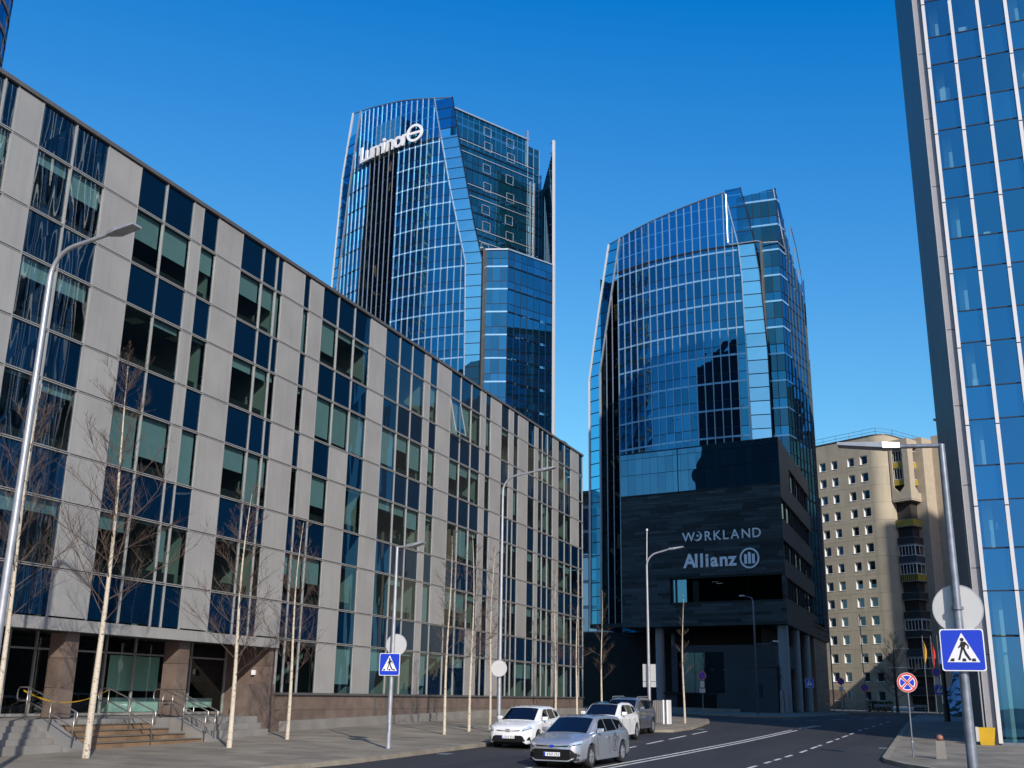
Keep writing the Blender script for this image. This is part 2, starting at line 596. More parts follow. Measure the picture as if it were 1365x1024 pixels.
M['car_silver'] = paint('silver_car_paint', (0.42, 0.44, 0.47), 0.6)
M['car_white'] = paint('white_car_paint', (0.74, 0.74, 0.73), 0.0)
M['car_grey'] = paint('grey_car_paint', (0.21, 0.225, 0.25), 0.6)
M['flag_y'] = solid('yellow_cloth', (0.6, 0.32, 0.03), 0.9)
M['flag_r'] = solid('red_cloth', (0.6, 0.04, 0.03), 0.9)
M['flag_b'] = solid('blue_cloth', (0.03, 0.10, 0.42), 0.9)
M['far_glass'] = glass('far_office_glass', (0.6, 0.8, 0.95), 0.35, under=(0.05, 0.12, 0.2), vary=0.15)
M['far_band'] = solid('far_band', (0.45, 0.5, 0.55), 0.5)
M['copper'] = solid('rust_red_band', (0.26, 0.115, 0.075), 0.55, 0.2, var=0.15)
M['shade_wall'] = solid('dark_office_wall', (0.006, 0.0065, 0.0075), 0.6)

# ------------------------------------------------------------------ ground, road, pavements
CUT_Y = [-5, 0, 10, 20, 30, 40, 50, 60, 66, 72, 80, 88, 96, 105]
CUT_X = [-22, -16, -10, -4, 2, 10]


def sheet(name, poly, dz, mat, parent=None, skirt=0.0, kind='structure', cutx=True):
    bm = bmesh.new()
    vs = [bm.verts.new((x, y, 0)) for x, y in poly]
    bm.faces.new(vs)
    for y in CUT_Y:
        bmesh.ops.bisect_plane(bm, geom=bm.verts[:] + bm.edges[:] + bm.faces[:], plane_co=(0, y, 0), plane_no=(0, 1, 0))
    if cutx:
        for x in CUT_X:
            bmesh.ops.bisect_plane(bm, geom=bm.verts[:] + bm.edges[:] + bm.faces[:], plane_co=(x, 0, 0), plane_no=(1, 0, 0))
    bmesh.ops.triangulate(bm, faces=[f for f in bm.faces if len(f.verts) > 4])
    bmesh.ops.recalc_face_normals(bm, faces=bm.faces)
    if bm.faces and sum(f.normal.z for f in bm.faces) < 0:
        bmesh.ops.reverse_faces(bm, faces=bm.faces)
    for v in bm.verts:
        v.co.z = G(v.co.x, v.co.y) + dz
    if skirt > 0:
        es = [e for e in bm.edges if len(e.link_faces) == 1]
        r = bmesh.ops.extrude_edge_only(bm, edges=es)
        for v in [g for g in r['geom'] if isinstance(g, bmesh.types.BMVert)]:
            v.co.z -= skirt
    me = bpy.data.meshes.new(name)
    bm.to_mesh(me)
    bm.free()
    me.materials.append(mat)
    o = bpy.data.objects.new(name, me)
    COL.objects.link(o)
    if parent:
        o.parent = parent
    if kind:
        o['kind'] = kind
    ORG[o.name] = Vector((0, 0, 0))
    return o


sheet('ground', [(-2500, -600), (2500, -600), (2500, 4000), (-2500, 4000)], -0.16, M['earth'])
sheet('road', [(-120, -80), (90, -80), (90, 240), (-120, 240)], -0.12, M['road'])

LEFT_PAV = [(-17.6, -20), (-17.4, 20), (-17.1, 25), (-16.6, 29), (-16.5, 54.6), (-13.9, 55.4), (-13.45, 56), (-13.35, 60), (-13.7, 64),
            (-14.3, 69), (-15.6, 75), (-17.5, 80), (-20, 83.2), (-24, 85), (-60, 86), (-60, -20)]
pav_l = sheet('left_pavement', LEFT_PAV, 0.0, M['slab_far'], skirt=0.2)
RIGHT_PAV = [(-2.62, 42.4), (-2.45, 41.3), (-1.75, 39.5), (-0.9, 38.2), (1.5, 36.6), (6, 35.4), (60, 34.5), (60, 90), (20, 120), (4, 128), (-3.9, 126),
             (-3.62, 100), (-3.1, 72), (-2.93, 61), (-2.8, 53), (-2.7, 47)]
pav_r = sheet('right_pavement', RIGHT_PAV, 0.0, M['slab_far'], skirt=0.2)
CORNER_PAV = [(-1.6, -20), (60, -20), (60, 26.5), (6, 26.2), (1, 25.2), (-1.2, 23), (-1.6, 20)]
sheet('corner_pavement', CORNER_PAV, 0.0, M['slab_far'], skirt=0.2)
BLOCK_PAV = [(-12.4, 92.2), (-11.2, 108), (-10.6, 124), (-11.0, 130), (-12.5, 134), (-16, 147), (-16, 160), (-80, 160), (-80, 128), (-36, 120), (-33, 117.5),
             (-24, 101), (-20, 95.6), (-16.5, 92.6), (-14.2, 91.6)]
sheet('office_pavement', BLOCK_PAV, 0.0, M['slab_far'], skirt=0.2)
RES_PAV = [(-60, 164), (-20, 160), (-15.4, 150), (-12.2, 133.5), (-11.2, 131.4), (-1.8, 133), (30, 138), (60, 140), (60, 240), (-60, 240)]
sheet('housing_pavement', RES_PAV, 0.0, M['slab_far'], skirt=0.2)


# kerb stones along the pavements: single stones, 1 m long
def kerb(line, parent, w=0.22, inside=1, step=1.0, y0=-1e9, y1=1e9):
    pts = [Vector((a, b, 0)) for a, b in line]
    for a, b in zip(pts[:-1], pts[1:]):
        d = b - a
        n = max(1, round(d.length / step))
        dn = d.normalized()
        nr = Vector((-dn.y, dn.x, 0)) * inside
        for k in range(n):
            p = a + d * (k / n) + dn * 0.006
            q = a + d * ((k + 1) / n) - dn * 0.006
            if not (y0 <= p.y <= y1):
                continue
            mb = MB()
            c = []
            for h in (-0.2, 0.012):
                for r in (p - nr * 0.012, q - nr * 0.012, q + nr * w, p + nr * w):
                    c.append((r.x, r.y, G(r.x, r.y) + h))
            mb.hexa(c)
            mb.build('kerb_stone', M['kerb'], parent)


kerb(LEFT_PAV[1:14], pav_l, y0=23)
kerb([RIGHT_PAV[0]] + RIGHT_PAV[:0:-1][:5], pav_r, inside=-1, step=1.0)
kerb(RIGHT_PAV[0:6], pav_r, inside=1)


def slab_field(parent, x0, x1, y0, y1, sx, sy, mat, inside, off=0.5, ang=0.0, limit=300, ctr=(0, 0)):
    """single paving slabs 8 mm proud of the bed; nearest ones are objects, the rest one part"""
    ca, sa = math.cos(ang), math.sin(ang)
    cells = []
    nx, ny = int((x1 - x0) / sx), int((y1 - y0) / sy)
    for j in range(ny):
        for i in range(-1, nx):
            lx = x0 + (i + (off if j % 2 else 0)) * sx
            ly = y0 + j * sy
            cs = [(lx + .01, ly + .01), (lx + sx - .01, ly + .01), (lx + sx - .01, ly + sy - .01), (lx + .01, ly + sy - .01)]
            cs = [(ctr[0] + a * ca - b * sa, ctr[1] + a * sa + b * ca) for a, b in cs]
            if all(inside(a, b) for a, b in cs):
                cells.append(cs)
    cells.sort(key=lambda c: c[0][0] ** 2 + c[0][1] ** 2)
    rest = MB()
    for n, cs in enumerate(cells):
        h = 0.006 + random.uniform(-0.001, 0.001)
        c = [(a, b, G(a, b) - 0.02) for a, b in cs] + [(a, b, G(a, b) + h) for a, b in cs]
        if n < limit:
            mb = MB()
            mb.hexa(c)
            mb.build('paving_slab', mat, parent)
        else:
            rest.hexa(c)
    if rest.v:
        tag(rest.build('paving_slabs', mat, parent), kind='stuff')


def in_poly(poly, m=0.25):
    def f(x, y):
        ins = False
        n = len(poly)
        for i in range(n):
            (x0, y0), (x1, y1) = poly[i], poly[(i + 1) % n]
            if (y0 > y) != (y1 > y) and x < (x1 - x0) * (y - y0) / (y1 - y0) + x0:
                ins = not ins
            # distance to edge
            dx, dy = x1 - x0, y1 - y0
            t = clamp(((x - x0) * dx + (y - y0) * dy) / (dx * dx + dy * dy), 0, 1)
            if (x - x0 - t * dx) ** 2 + (y - y0 - t * dy) ** 2 < m * m:
                return False
        return ins
    return f


random.seed(3)
inl = in_poly(LEFT_PAV)
slab_field(pav_l, -26.6, -13, 23.6, 84, 1.2, 0.8, M['slab'], lambda x, y: inl(x, y) and not (x < -24.0 and y < 33.2))
inr = in_poly(RIGHT_PAV)
slab_field(pav_r, -40, 40, -20, 40, 1.1, 1.1, M['slab'], lambda x, y: inr(x, y) and 34 < y < 75 and x < 14 and not (x > 0.7 and y > 54.6), 0.5,
           math.radians(38), 300, (3, 48))


# ------------------------------------------------------------------ road markings
def mark(name, label, a, b, w, group=None):
    a, b = Vector((a[0], a[1], 0)), Vector((b[0], b[1], 0))
    d = b - a
    nr = Vector((-d.y, d.x, 0)).normalized() * w / 2
    n = max(1, int(d.length / 4))
    mb = MB()
    vs = []
    for k in range(n + 1):
        p = a + d * (k / n)
        for s in (-1, 1):
            q = p + nr * s
            vs.append((q.x, q.y, G(q.x, q.y) - 0.111))
    mb.add(vs, [(2 * k, 2 * k + 1, 2 * k + 3, 2 * k + 2) for k in range(n)])
    o = mb.build(name, M['paint'])
    for p in o.data.polygons:
        pass
    tag(o, label, 'road marking', group)
    o['kind'] = 'structure'
    return o


def cl(y):
    return interp(y, [20, 33.7, 43.5, 52, 73.6], [-10.75, -9.96, -9.3, -8.9, -8.2])


for s in (-0.16, 0.16):
    ys = [18, 30, 40, 50, 62, 73]
    for y0, y1 in zip(ys[:-1], ys[1:]):
        mark('lane_line', None, (cl(y0) + s, y0), (cl(y1) + s, y1), 0.13)


def dl(y):
    return interp(y, [26, 41, 58], [-11.8, -11.9, -12.25])


for y0, y1 in ((29, 31.4), (34.8, 37.2), (41, 43.4), (45.2, 48.2), (49.4, 53.1), (54.6, 58.4)):
    mark('lane_dash', None, (dl(y0), y0), (dl(y1), y1), 0.13)


def dr(y):
    return interp(y, [30, 35.6, 44.6, 56, 63.5, 90], [-6.6, -6.2, -5.76, -5.5, -5.3, -4.9])


for y0, y1 in ((32.4, 33.8), (35.4, 36.8), (38, 39), (39.6, 40.7), (41.6, 42.9), (44.6, 46.3), (47.4, 49.2), (49.6, 50.6), (52.4, 54.5), (55.7, 57), (58.3, 60.5),
               (61.6, 63.5), (66, 68), (70, 72), (75, 77), (81, 83.5), (88, 90)):
    mark('lane_dash', None, (dr(y0), y0), (dr(y1), y1), 0.13)
for y0, y1 in ((92, 93.2), (92.4, 93.4), (98, 99.5)):
    mark('lane_dash', None, (-9.2 + (y0 - 92) * 0.3, y0), (-8.8 + (y1 - 92) * 0.3, y1), 0.3)
for k, (x, y) in enumerate(((-9.0, 104), (-7.5, 104.5), (-6.0, 105), (-12.5, 88), (-10.8, 87.6))):
    mark('lane_dash', None, (x, y), (x + 0.9, y + 0.2), 0.4)


# mended strips in the asphalt and a dark drain grate by each kerb
random.seed(17)
for k, (x0, x1, y0, y1) in enumerate(((-12.6, -11.9, 33.0, 46.0), (-7.9, -7.1, 39.0, 41.4), (-4.6, -3.9, 52.0, 66.0), (-9.0, -5.2, 57.2, 57.8), (-14.2, -13.5, 30.0, 35.5))):
    o = sheet('asphalt_patch', [(x0, y0), (x1, y0 + .15), (x1 + .05, y1), (x0 - .06, y1 - .1)], -0.1155, M['patch'])
for k, (x, y) in enumerate(((-16.15, 34.6), (-3.05, 50.5), (-13.0, 60.5))):
    mb = MB()
    z = G(x, y) - 0.114
    mb.box(x - .2, x + .2, y - .28, y + .28, z - .02, z + .004)
    for j in range(6):
        mb.box(x - .17, x + .17, y - .24 + j * .085, y - .20 + j * .085, z + .004, z + .012)
    tag(mb.build('drain_grate', M['galv_dark']), ('small iron drain grate in the road by the left kerb before the white hatchback', 'small iron drain grate in the road by the right kerb',
        'small iron drain grate at the kerb of the bin corner')[k], 'drain grate', 'drain grates along the kerbs')

# ------------------------------------------------------------------ left office building (stone and glass grid facade on plane x = -27)
FX = -27.0
office = empty('office_building', (-27, 53, G(-27, 53)))
tag(office, 'long office building with beige panels and dark blue glass, along the left pavement', 'office building')
LV = [19.14, 17.46, 15.24, 13.63, 11.45, 9.8, 7.59, 5.97, 3.79, 2.21, -0.07]
YB = [12.0, 14.2, 16.2, 18.2, 19.9, 21.0, 22.4, 22.95, 24.02, 25.58, 27.21, 28.93, 30.47, 32.14, 32.73, 33.78, 35.44, 37.07, 38.16, 38.69, 40.41, 40.99,
      42.11, 43.62, 45.25, 46.93, 48.58, 50.28, 51.83, 53.44, 54.13, 55.18, 57.02, 58.52, 60.16, 61.67, 62.45, 63.37, 65.15, 66.60,
      67.40, 68.37, 70.2, 71.66, 72.32, 73.27, 74.41, 75.59, 76.8, 78.32, 79.9, 81.79, 82.84]
# P panel, G glass; one letter per column between the YB boundaries
#      12  14  16  18  19.9 21  22.4 22.9 24  25  27  28  30  32 32.7 33.7
ROWP = list('PGGPGG' + 'G' + 'P' + 'GG' + 'P' + 'GG' + 'P' + 'G' + 'P' + 'GGG' + 'P' + 'G' + 'P' + 'GGG' + 'P' + 'GGG' + 'P' + 'G' + 'P' + 'GGG' + 'P' + 'G'
            + 'P' + 'G' + 'P' + 'G' + 'P' + 'G' + 'P' + 'G' + 'GG' + 'P' + 'GG' + 'P' + 'G')
assert len(ROWP) == len(YB) - 1, (len(ROWP), len(YB))


def col_at(y):
    return bisect_right(YB, y + 0.01) - 1


GRID = [list(ROWP) for _ in range(10)]
for r in (6, 7, 8):
    GRID[r][col_at(32.2)] = 'G'
for r in (4, 5, 6, 7, 8, 9):
    GRID[r][col_at(43.7)] = 'P'
for r in (6, 7, 8, 9):
    GRID[r][col_at(41.0)] = 'G'
for r in (8, 9):
    GRID[r][col_at(55.2)] = 'G'
    GRID[r][col_at(60.2)] = 'P'
    GRID[r][col_at(61.7)] = 'G'
    GRID[r][col_at(68.4)] = 'G'
for r in (4, 5, 6, 7, 8, 9):
    GRID[r][col_at(66.61)] = 'G'
    GRID[r][col_at(79.95)] = 'G'
BL = {}


def setb(row, y, vals):
    c = col_at(y)
    for k, v in enumerate(vals):
        BL[(row, c + k)] = v


for row, y, vals in ((1, 24.1, (.2, .42)), (3, 24.1, (.3, .3)), (5, 24.1, (.05, .16)), (7, 24.1, (.28, .22)),
                     (1, 29, (.52, .55)), (3, 29, (0, .12)), (5, 29, (1, .72)), (7, 29, (.27, .04)),
                     (1, 32.8, (.45,)), (3, 32.8, (.06,)), (5, 32.8, (1,)), (7, 32.2, (.65, .04)),
                     (1, 35.5, (.45, .45, 1)), (3, 35.5, (.2, .2, .16)), (5, 35.5, (.45, 1, .6)), (7, 35.5, (.05, .1, .06)),
                     (1, 40.5, (1,)), (3, 40.5, (.12,)), (5, 40.5, (.05,)), (7, 40.5, (.45, .7, .55)),
                     (1, 42.2, (.7, .14, .12)), (3, 42.2, (.9, .92, .95)), (5, 42.2, (.66,)), (5, 46.9 - 1.6, (.06,)), (7, 45.3, (.05,)), (9, 45.3, (.82,)),
                     (1, 48.6, (.05, 0, 0)), (3, 48.6, (.9, .38, .72)), (5, 48.6, (.22, .24, .48)), (7, 48.6, (.02, .2, .02)), (9, 48.6, (.5, 0, .1)),
                     (1, 54.2, (.55,)), (3, 54.2, (.6,)), (5, 54.2, (.12,)), (7, 54.2, (1,)), (9, 54.2, (.8,)),
                     (1, 57.1, (1, .7, .1)), (3, 57.1, (.5, .3, .2)), (5, 57.1, (.02, .8, .15)), (7, 57.1, (.55, .6, .2)), (9, 57.1, (.05, .3))):
    setb(row, y, vals)
random.seed(11)
PW = 0.045   # panel thickness


def fquad(y0, y1, z0, z1, x):
    return (x, y0, z0), (x, y1, z0), (x, y1, z1), (x, y0, z1)


ENT_Y = 38.69     # entrance recess below row 8 up to here
for r in range(10):
    z1, z0 = LV[r] - 0.045, LV[r + 1] + 0.045
    for c in range(len(YB) - 1):
        y0, y1 = YB[c] + 0.035, YB[c + 1] - 0.035
        if r == 9 and YB[c + 1] <= ENT_Y + 0.01:
            continue
        if r == 9 and YB[c] < 40.3:
            continue
        if GRID[r][c] == 'P':
            mb = MB()
            mb.box(FX - 0.06, FX + 0.012, y0, y1, z0, z1)
            mb.build('facade_panel', M['panel'], office)
        elif r % 2 == 0:
            t = random.uniform(-0.005, 0.005)
            t2 = random.uniform(-0.005, 0.005)
            flat('spandrel_pane', M['spandrel'], office, (FX - 0.03 + t, y0, z0), (FX - 0.03 - t, y1, z0), (FX - 0.03 + t2, y1, z1), (FX - 0.03 - t2, y0, z1))
        else:
            t = random.uniform(-0.004, 0.004)
            t2 = random.uniform(-0.004, 0.004)
            if r == 1 and abs(YB[c] - 57.02) < 0.01:
                # the one sash tilted open at the foot
                w = flat('window', M['window'], office, (FX + 0.42, y0, z0), (FX + 0.42, y1, z0), (FX - 0.02, y1, z1), (FX - 0.02, y0, z1))
                w['label'] = 'top hung window pushed open at its foot'
                mb = MB()
                for yy in (y0, y1):
                    mb.bar((FX + 0.42, yy, z0), (FX - 0.02, yy, z1), 0.05, 0.05)
                mb.bar((FX + 0.42, y0, z0), (FX + 0.42, y1, z0), 0.05, 0.05)
                mb.build('frame', M['alu'], w)
            else:
                flat('window', M['window'], office, (FX - 0.035 + t, y0, z0), (FX - 0.035 - t, y1, z0), (FX - 0.035 + t2, y1, z1), (FX - 0.035 - t2, y0, z1))
            b = BL.get((r, c))
            if b is None:
                b = random.choice((0, 0.05, 0.12, 0.3, 0.5, 0, 0.8, 0.15)) * (0.6 if r == 9 else 1)
            if b > 0:
                zb = lerp(z1, z0 + 0.03, b)
                xb = FX - 0.17
                flat('roller_blind', M['blind'], office, (xb, y0 + .02, zb), (xb, y1 - .02, zb), (xb, y1 - .02, z1), (xb, y0 + .02, z1))

# mullions and double transom lines
for c, y in enumerate(YB):
    zb = LV[9] if y < 40 else LV[10]
    # a mullion stands at every change of pane; between two panels of one width there is one too
    mb = MB()
    mb.box(FX - 0.06, FX + 0.022, y - 0.03, y + 0.03, zb, LV[0] + 0.02)
    mb.build('mullion', M['alu'], office)
for i, z in enumerate(LV[:-1]):
    ya = YB[0]
    mb = MB()
    if i == 0:
        mb.box(FX - 0.5, FX + 0.09, ya, YB[-1] + 0.09, z - 0.01, z + 0.14)
        mb.build('roof_coping', M['alu_dark'], office)
        continue
    for s in (-1, 1):
        mb.box(FX - 0.06, FX + 0.03, ya if i < 9 else 40.4, YB[-1], z + s * 0.032 - 0.015, z + s * 0.032 + 0.015)
    mb.build('transom', M['alu'], office)
    mb = MB()
    mb.box(FX - 0.06, FX + 0.005, ya if i < 9 else 40.4, YB[-1], z - 0.016, z + 0.016)
    mb.build('transom_joint', M['gasket'], office)
mb = MB()
mb.box(FX - 0.05, FX + 0.12, 40.4, YB[-1], LV[10] - 0.05, LV[10] + 0.05)
mb.build('sill_rail', M['alu_dark'], office)

# carcass: roof, end wall, back, floor slabs, inner walls
mb = MB()
mb.box(-48, FX - 0.5, YB[0], YB[-1] + 0.05, LV[0] - 0.3, LV[0] + 0.05)
mb.build('roof', M['concrete'], office)
mb = MB()
mb.box(-48, -47.6, YB[0], YB[-1], -1.8, LV[0] - 0.3)
mb.build('back_wall', M['concrete'], office)
mb = MB()
for i in (2, 4, 6, 8):
    mb.box(-47.6, FX - 0.35, YB[0], YB[-1] - 0.3, LV[i] + 0.05, LV[i - 1] - 0.05 if False else LV[i] + 0.45)
mb.box(-47.6, FX - 0.35, 40.5, YB[-1] - 0.3, LV[10] - 0.4, LV[10] - 0.02)
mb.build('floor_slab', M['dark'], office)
mb = MB()
for i, z in enumerate(LV[1:9:2]):
    mb.box(-47.6, FX - 0.35, YB[0], YB[-1] - 0.3, z + 0.12, z + 0.2)
mb.build('ceiling', M['wall_in'], office)
mb = MB()
mb.box(-34.2, -34.0, YB[0], YB[-1] - 0.3, LV[9] + .1, LV[0] - 0.3)
mb.box(-34.2, -34.0, 40.45, YB[-1] - 0.3, LV[10], LV[9] + .1)
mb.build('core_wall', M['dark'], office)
random.seed(5)
for y in (24.0, 28.9, 33.75, 38.4, 46.95, 53.5, 55.3, 61.7, 65.1, 70.3, 75.6, 79.9):
    mb = MB()
    mb.box(-33.9, FX - 0.3, y - 0.12, y + 0.02, LV[10] if y > 40 else LV[9] + .06, LV[0] - 0.3)
    mb.build('partition', M['wall_in'], office)
for (row, y, x) in ((3, 30.9, -28.3), (3, 33.3, -28.2), (3, 36.3, -28.4), (5, 50.6, -28.4), (5, 53.0, -28.5), (3, 29.6, -29.5), (5, 46.0, -30.5), (1, 60.9, -28.4)):
    z = LV[row] + 0.11
    mb = MB()
    mb.box(x - 0.3, x + 0.3, y - 0.3, y + 0.3, z - 0.03, z)
    mb.build('ceiling_light', M['ceiling_lamp'], office)
# end wall at the far corner (glass return)
for r in range(10):
    for k in range(4):
        x1 = FX - 0.05 - k * 1.9
        flat('spandrel_pane' if r % 2 == 0 else 'window', M['spandrel'], office, (x1 - 1.85, YB[-1], LV[r + 1] + .04), (x1, YB[-1], LV[r + 1] + .04),
             (x1, YB[-1], LV[r] - .04), (x1 - 1.85, YB[-1], LV[r] - .04))
mb = MB()
mb.box(-47.6, FX - 7.7, YB[-1] - 0.3, YB[-1], -1.8, LV[0] - 0.3)
mb.build('end_wall', M['panel'], office)
mb = MB()
mb.box(-29.5, -29.2, 72.5, 73.2, LV[0] + 0.05, LV[0] + 0.5)
mb.box(-27.6, -27.2, 78.6, 79.6, LV[0] + 0.1, LV[0] + 0.42)
mb.build('roof_unit', M['alu_dark'], office)

# granite base blocks right of the entrance
yj = [40.42, 44.6, 47.0, 49.2, 51.4, 53.44, 55.2, 57.0, 59.2, 61.7, 63.4, 66.6, 69.6, 72.6, 75.6, 79.0, 82.84]
for k, (a, b) in enumerate(zip(yj[:-1], yj[1:])):
    n = 2
    for q in range(n):
        z1 = LV[10] - 0.06 - q * 0.62
        zz = z1 - 0.61 if q == 0 else G(FX, a) - 0.1
        mb = MB()
        d = random.uniform(-0.006, 0.006)
        mb.box(FX - 0.3, FX + 0.02 + d, a + 0.008, b - 0.008, zz, z1)
        mb.build('granite_block', M['granite'], office)
for a in range(0, 14):
    y = 40.9 + a * 3
    mb = MB()
    ye = min(y + 2.99, 82.8)
    ga, ge = G(FX, y), G(FX, ye)
    mb.hexa([(FX - .1, y + .01, ga - .15), (FX + .34, y + .01, ga - .15), (FX + .34, ye, ge - .15), (FX - .1, ye, ge - .15),
             (FX - .1, y + .01, ga + .42), (FX + .34, y + .01, ga + .42), (FX + .34, ye, ge + .42), (FX - .1, ye, ge + .42)])
    mb.build('plinth_block', M['concrete'], office)
for y in (49.25, 50.4, 53.42):
    mb = MB()
    mb.box(FX + 0.02, FX + 0.07, y - 0.05, y + 0.05, -1.2, -0.1)
    mb.build('drain_pipe', M['alu_dark'], office)

# entrance: fascia, soffit, columns, glass front 2.4 m back, platform
PZ = -0.93
for a, b in ((12.0, 18), (18, 24.05), (24.05, 29.3), (29.3, 34.6), (34.6, 40.4)):
    mb = MB()
    mb.box(FX - 0.3, FX + 0.1, a + 0.006, b - 0.006, LV[9] - 0.40, LV[9] - 0.02)
    mb.build('fascia_panel', M['panel'], office)
mb = MB()
mb.box(FX - 3.2, FX - 0.3, 12, 40.4, LV[9] - 0.30, LV[9] - 0.1)
mb.build('soffit', M['alu_dark'], office)
ENTX = FX - 2.3


def column(y0, y1):
    z = PZ
    hs = [0.95, 0.95, 0.82]
    for h in hs:
        zt = min(z + h, LV[9] - 0.32)
        mb = MB()
        mb.box(FX - 0.95, FX - 0.28, y0, y1, z + 0.006, zt - 0.006)
        mb.build('column_block', M['granite'], office)
        z = zt


column(28.45, 29.05)
column(34.25, 34.9)
column(22.6, 23.2)
column(16.8, 17.4)
# big granite pier with the slanted lower block at the right end of the entrance
for (a, b, z0, z1, x1) in ((40.0, 40.38, -1.0, 0.29, FX - 0.1), (40.0, 40.38, 0.3, 1.05, FX - 0.1), (40.0, 40.38, 1.06, LV[9] - .32, FX - 0.1),
                           (38.4, 40.38, -1.75, 0.3, FX + 0.02)):
    mb = MB()
    mb.box(FX - 2.3 if b - a < 1 else FX - .6, x1, a, b, z0, z1)
    mb.build('granite_block', M['granite'], office)
# glass front
gy = [12, 14, 16, 18, 20.2, 22.4, 24.3, 25.4, 26.6, 28.0, 29.2, 30.4, 32.6, 34.2, 36.2, 37.6, 39.97]
for a, b in zip(gy[:-1], gy[1:]):
    flat('shop_window', M['window_clear'], office, (ENTX, a + .03, PZ), (ENTX, b - .03, PZ), (ENTX, b - .03, 1.28), (ENTX, a + .03, 1.28))
    flat('shop_window', M['window_clear'], office, (ENTX, a + .03, 1.34), (ENTX, b - .03, 1.34), (ENTX, b - .03, 1.9), (ENTX, a + .03, 1.9))
mb = MB()
for a in gy:
    mb.box(ENTX - 0.05, ENTX + 0.05, a - 0.03, a + 0.03, PZ, 1.9)
mb.box(ENTX - 0.05, ENTX + 0.05, 12, 39.97, 1.28, 1.34)
mb.box(ENTX - 0.05, ENTX + 0.06, 12, 39.97, PZ, PZ + 0.09)
mb.build('shop_front_frame', M['alu'], office)
# things seen behind the entrance glass
mb = MB()
mb.box(-35.0, -34.8, 12, 40.3, PZ, 1.9)
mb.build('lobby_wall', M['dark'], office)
flat('white_board', M['board'], office, (ENTX - 0.35, 33.25, -0.05), (ENTX - 0.35, 36.1, -0.05), (ENTX - 0.35, 36.1, 1.25), (ENTX - 0.35, 33.25, 1.25))
mb = MB()
mb.box(ENTX - 1.0, ENTX - 0.4, 33.6, 36.4, PZ + 0.1, PZ + 0.62)
mb.box(ENTX - 1.0, ENTX - 0.4, 38.0, 39.8, PZ + 0.25, PZ + 0.62)
mb.build('lobby_desk', M['white'], office)
mb = MB()
mb.box(-35, ENTX + 0.02, 12, 40.3, PZ - 0.25, PZ - 0.03)
mb.build('lobby_floor', M['concrete'], office)

# ------------------------------------------------------------------ the two glass towers (twin plans: a bowed front with fins, slanted glass blades at both edges)
class Arc:
    def __init__(self, pts):
        self.p = [Vector((a, b, 0)) for a, b in pts]
        self.u = [0.0]
        for a, b in zip(self.p[:-1], self.p[1:]):
            self.u.append(self.u[-1] + (b - a).length)

    def at(self, u, z=0.0, out=0.0):
        i = clamp(bisect_right(self.u, u) - 1, 0, len(self.p) - 2)
        t = (u - self.u[i]) / (self.u[i + 1] - self.u[i])
        a, b = self.p[i], self.p[i + 1]
        # smooth normal by blending neighbours
        q = a + (b - a) * t
        d = (b - a).normalized()
        n = Vector((d.y, -d.x, 0))
        return Vector((q.x + n.x * out, q.y + n.y * out, z))

    def ux(self, x):
        xs = [q.x for q in self.p]
        return interp(x, xs, self.u)


def smooth_poly(pts, n=6):
    """Catmull-Rom resample so the bowed front has no kinks"""
    P = [Vector((a, b, 0)) for a, b in pts]
    P = [P[0] * 2 - P[1]] + P + [P[-1] * 2 - P[-2]]
    out = []
    for i in range(1, len(P) - 2):
        p0, p1, p2, p3 = P[i - 1:i + 3]
        for k in range(n):
            t = k / n
            q = 0.5 * ((2 * p1) + (p2 - p0) * t + (2 * p0 - 5 * p1 + 4 * p2 - p3) * t * t + (3 * p1 - p0 - 3 * p2 + p3) * t ** 3)
            out.append((q.x, q.y))
    out.append((P[-2].x, P[-2].y))
    return out


class Panes:
    """collects panes; the 300 nearest become single parts, the rest one joined part per material"""
    def __init__(self, root):
        self.root = root
        self.l = []

    def add(self, mat, a, b, c, d, jit=0.006):
        n = (Vector(b) - Vector(a)).cross(Vector(d) - Vector(a))
        if n.length < 1e-4:
            return
        n.normalize()
        q = [Vector(p) + n * random.uniform(-jit, jit) for p in (a, b, c, d)]
        self.l.append((mat, q))

    def flush(self, name='pane', limit=300):
        self.l.sort(key=lambda t: -((t[1][2] - t[1][0]).length) / (t[1][0].length))
        rest = {}
        for i, (m, q) in enumerate(self.l):
            if i < limit:
                flat(name, m, self.root, *q)
            else:
                rest.setdefault(m.name, (m, MB()))[1].quad(*q)
        for m, mb in rest.values():
            tag(mb.build(name + 's', m, self.root), kind='stuff')


def cell(P, A, mat, ua, ub, z0, z1, L, R, out=0.0, top=None):
    if top is not None:
        tz = top(0.5 * (ua + ub))
        if z0 >= tz - 0.05:
            return
        z1 = min(z1, tz)
    a0, b0 = max(ua, L(z0)), min(ub, R(z0))
    a1, b1 = max(ua, L(z1)), min(ub, R(z1))
    if b0 - a0 < 0.02 and b1 - a1 < 0.02:
        return
    if b0 < a0:
        a0 = b0 = (a0 if L(z0) >= ub else b0)
        a0 = b0 = clamp(a0, ua, ub)
    if b1 < a1:
        a1 = b1 = clamp(a1 if L(z1) >= ub else b1, ua, ub)
    P.add(mat, A.at(a0, z0, out), A.at(b0, z0, out), A.at(b1, z1, out), A.at(a1, z1, out))


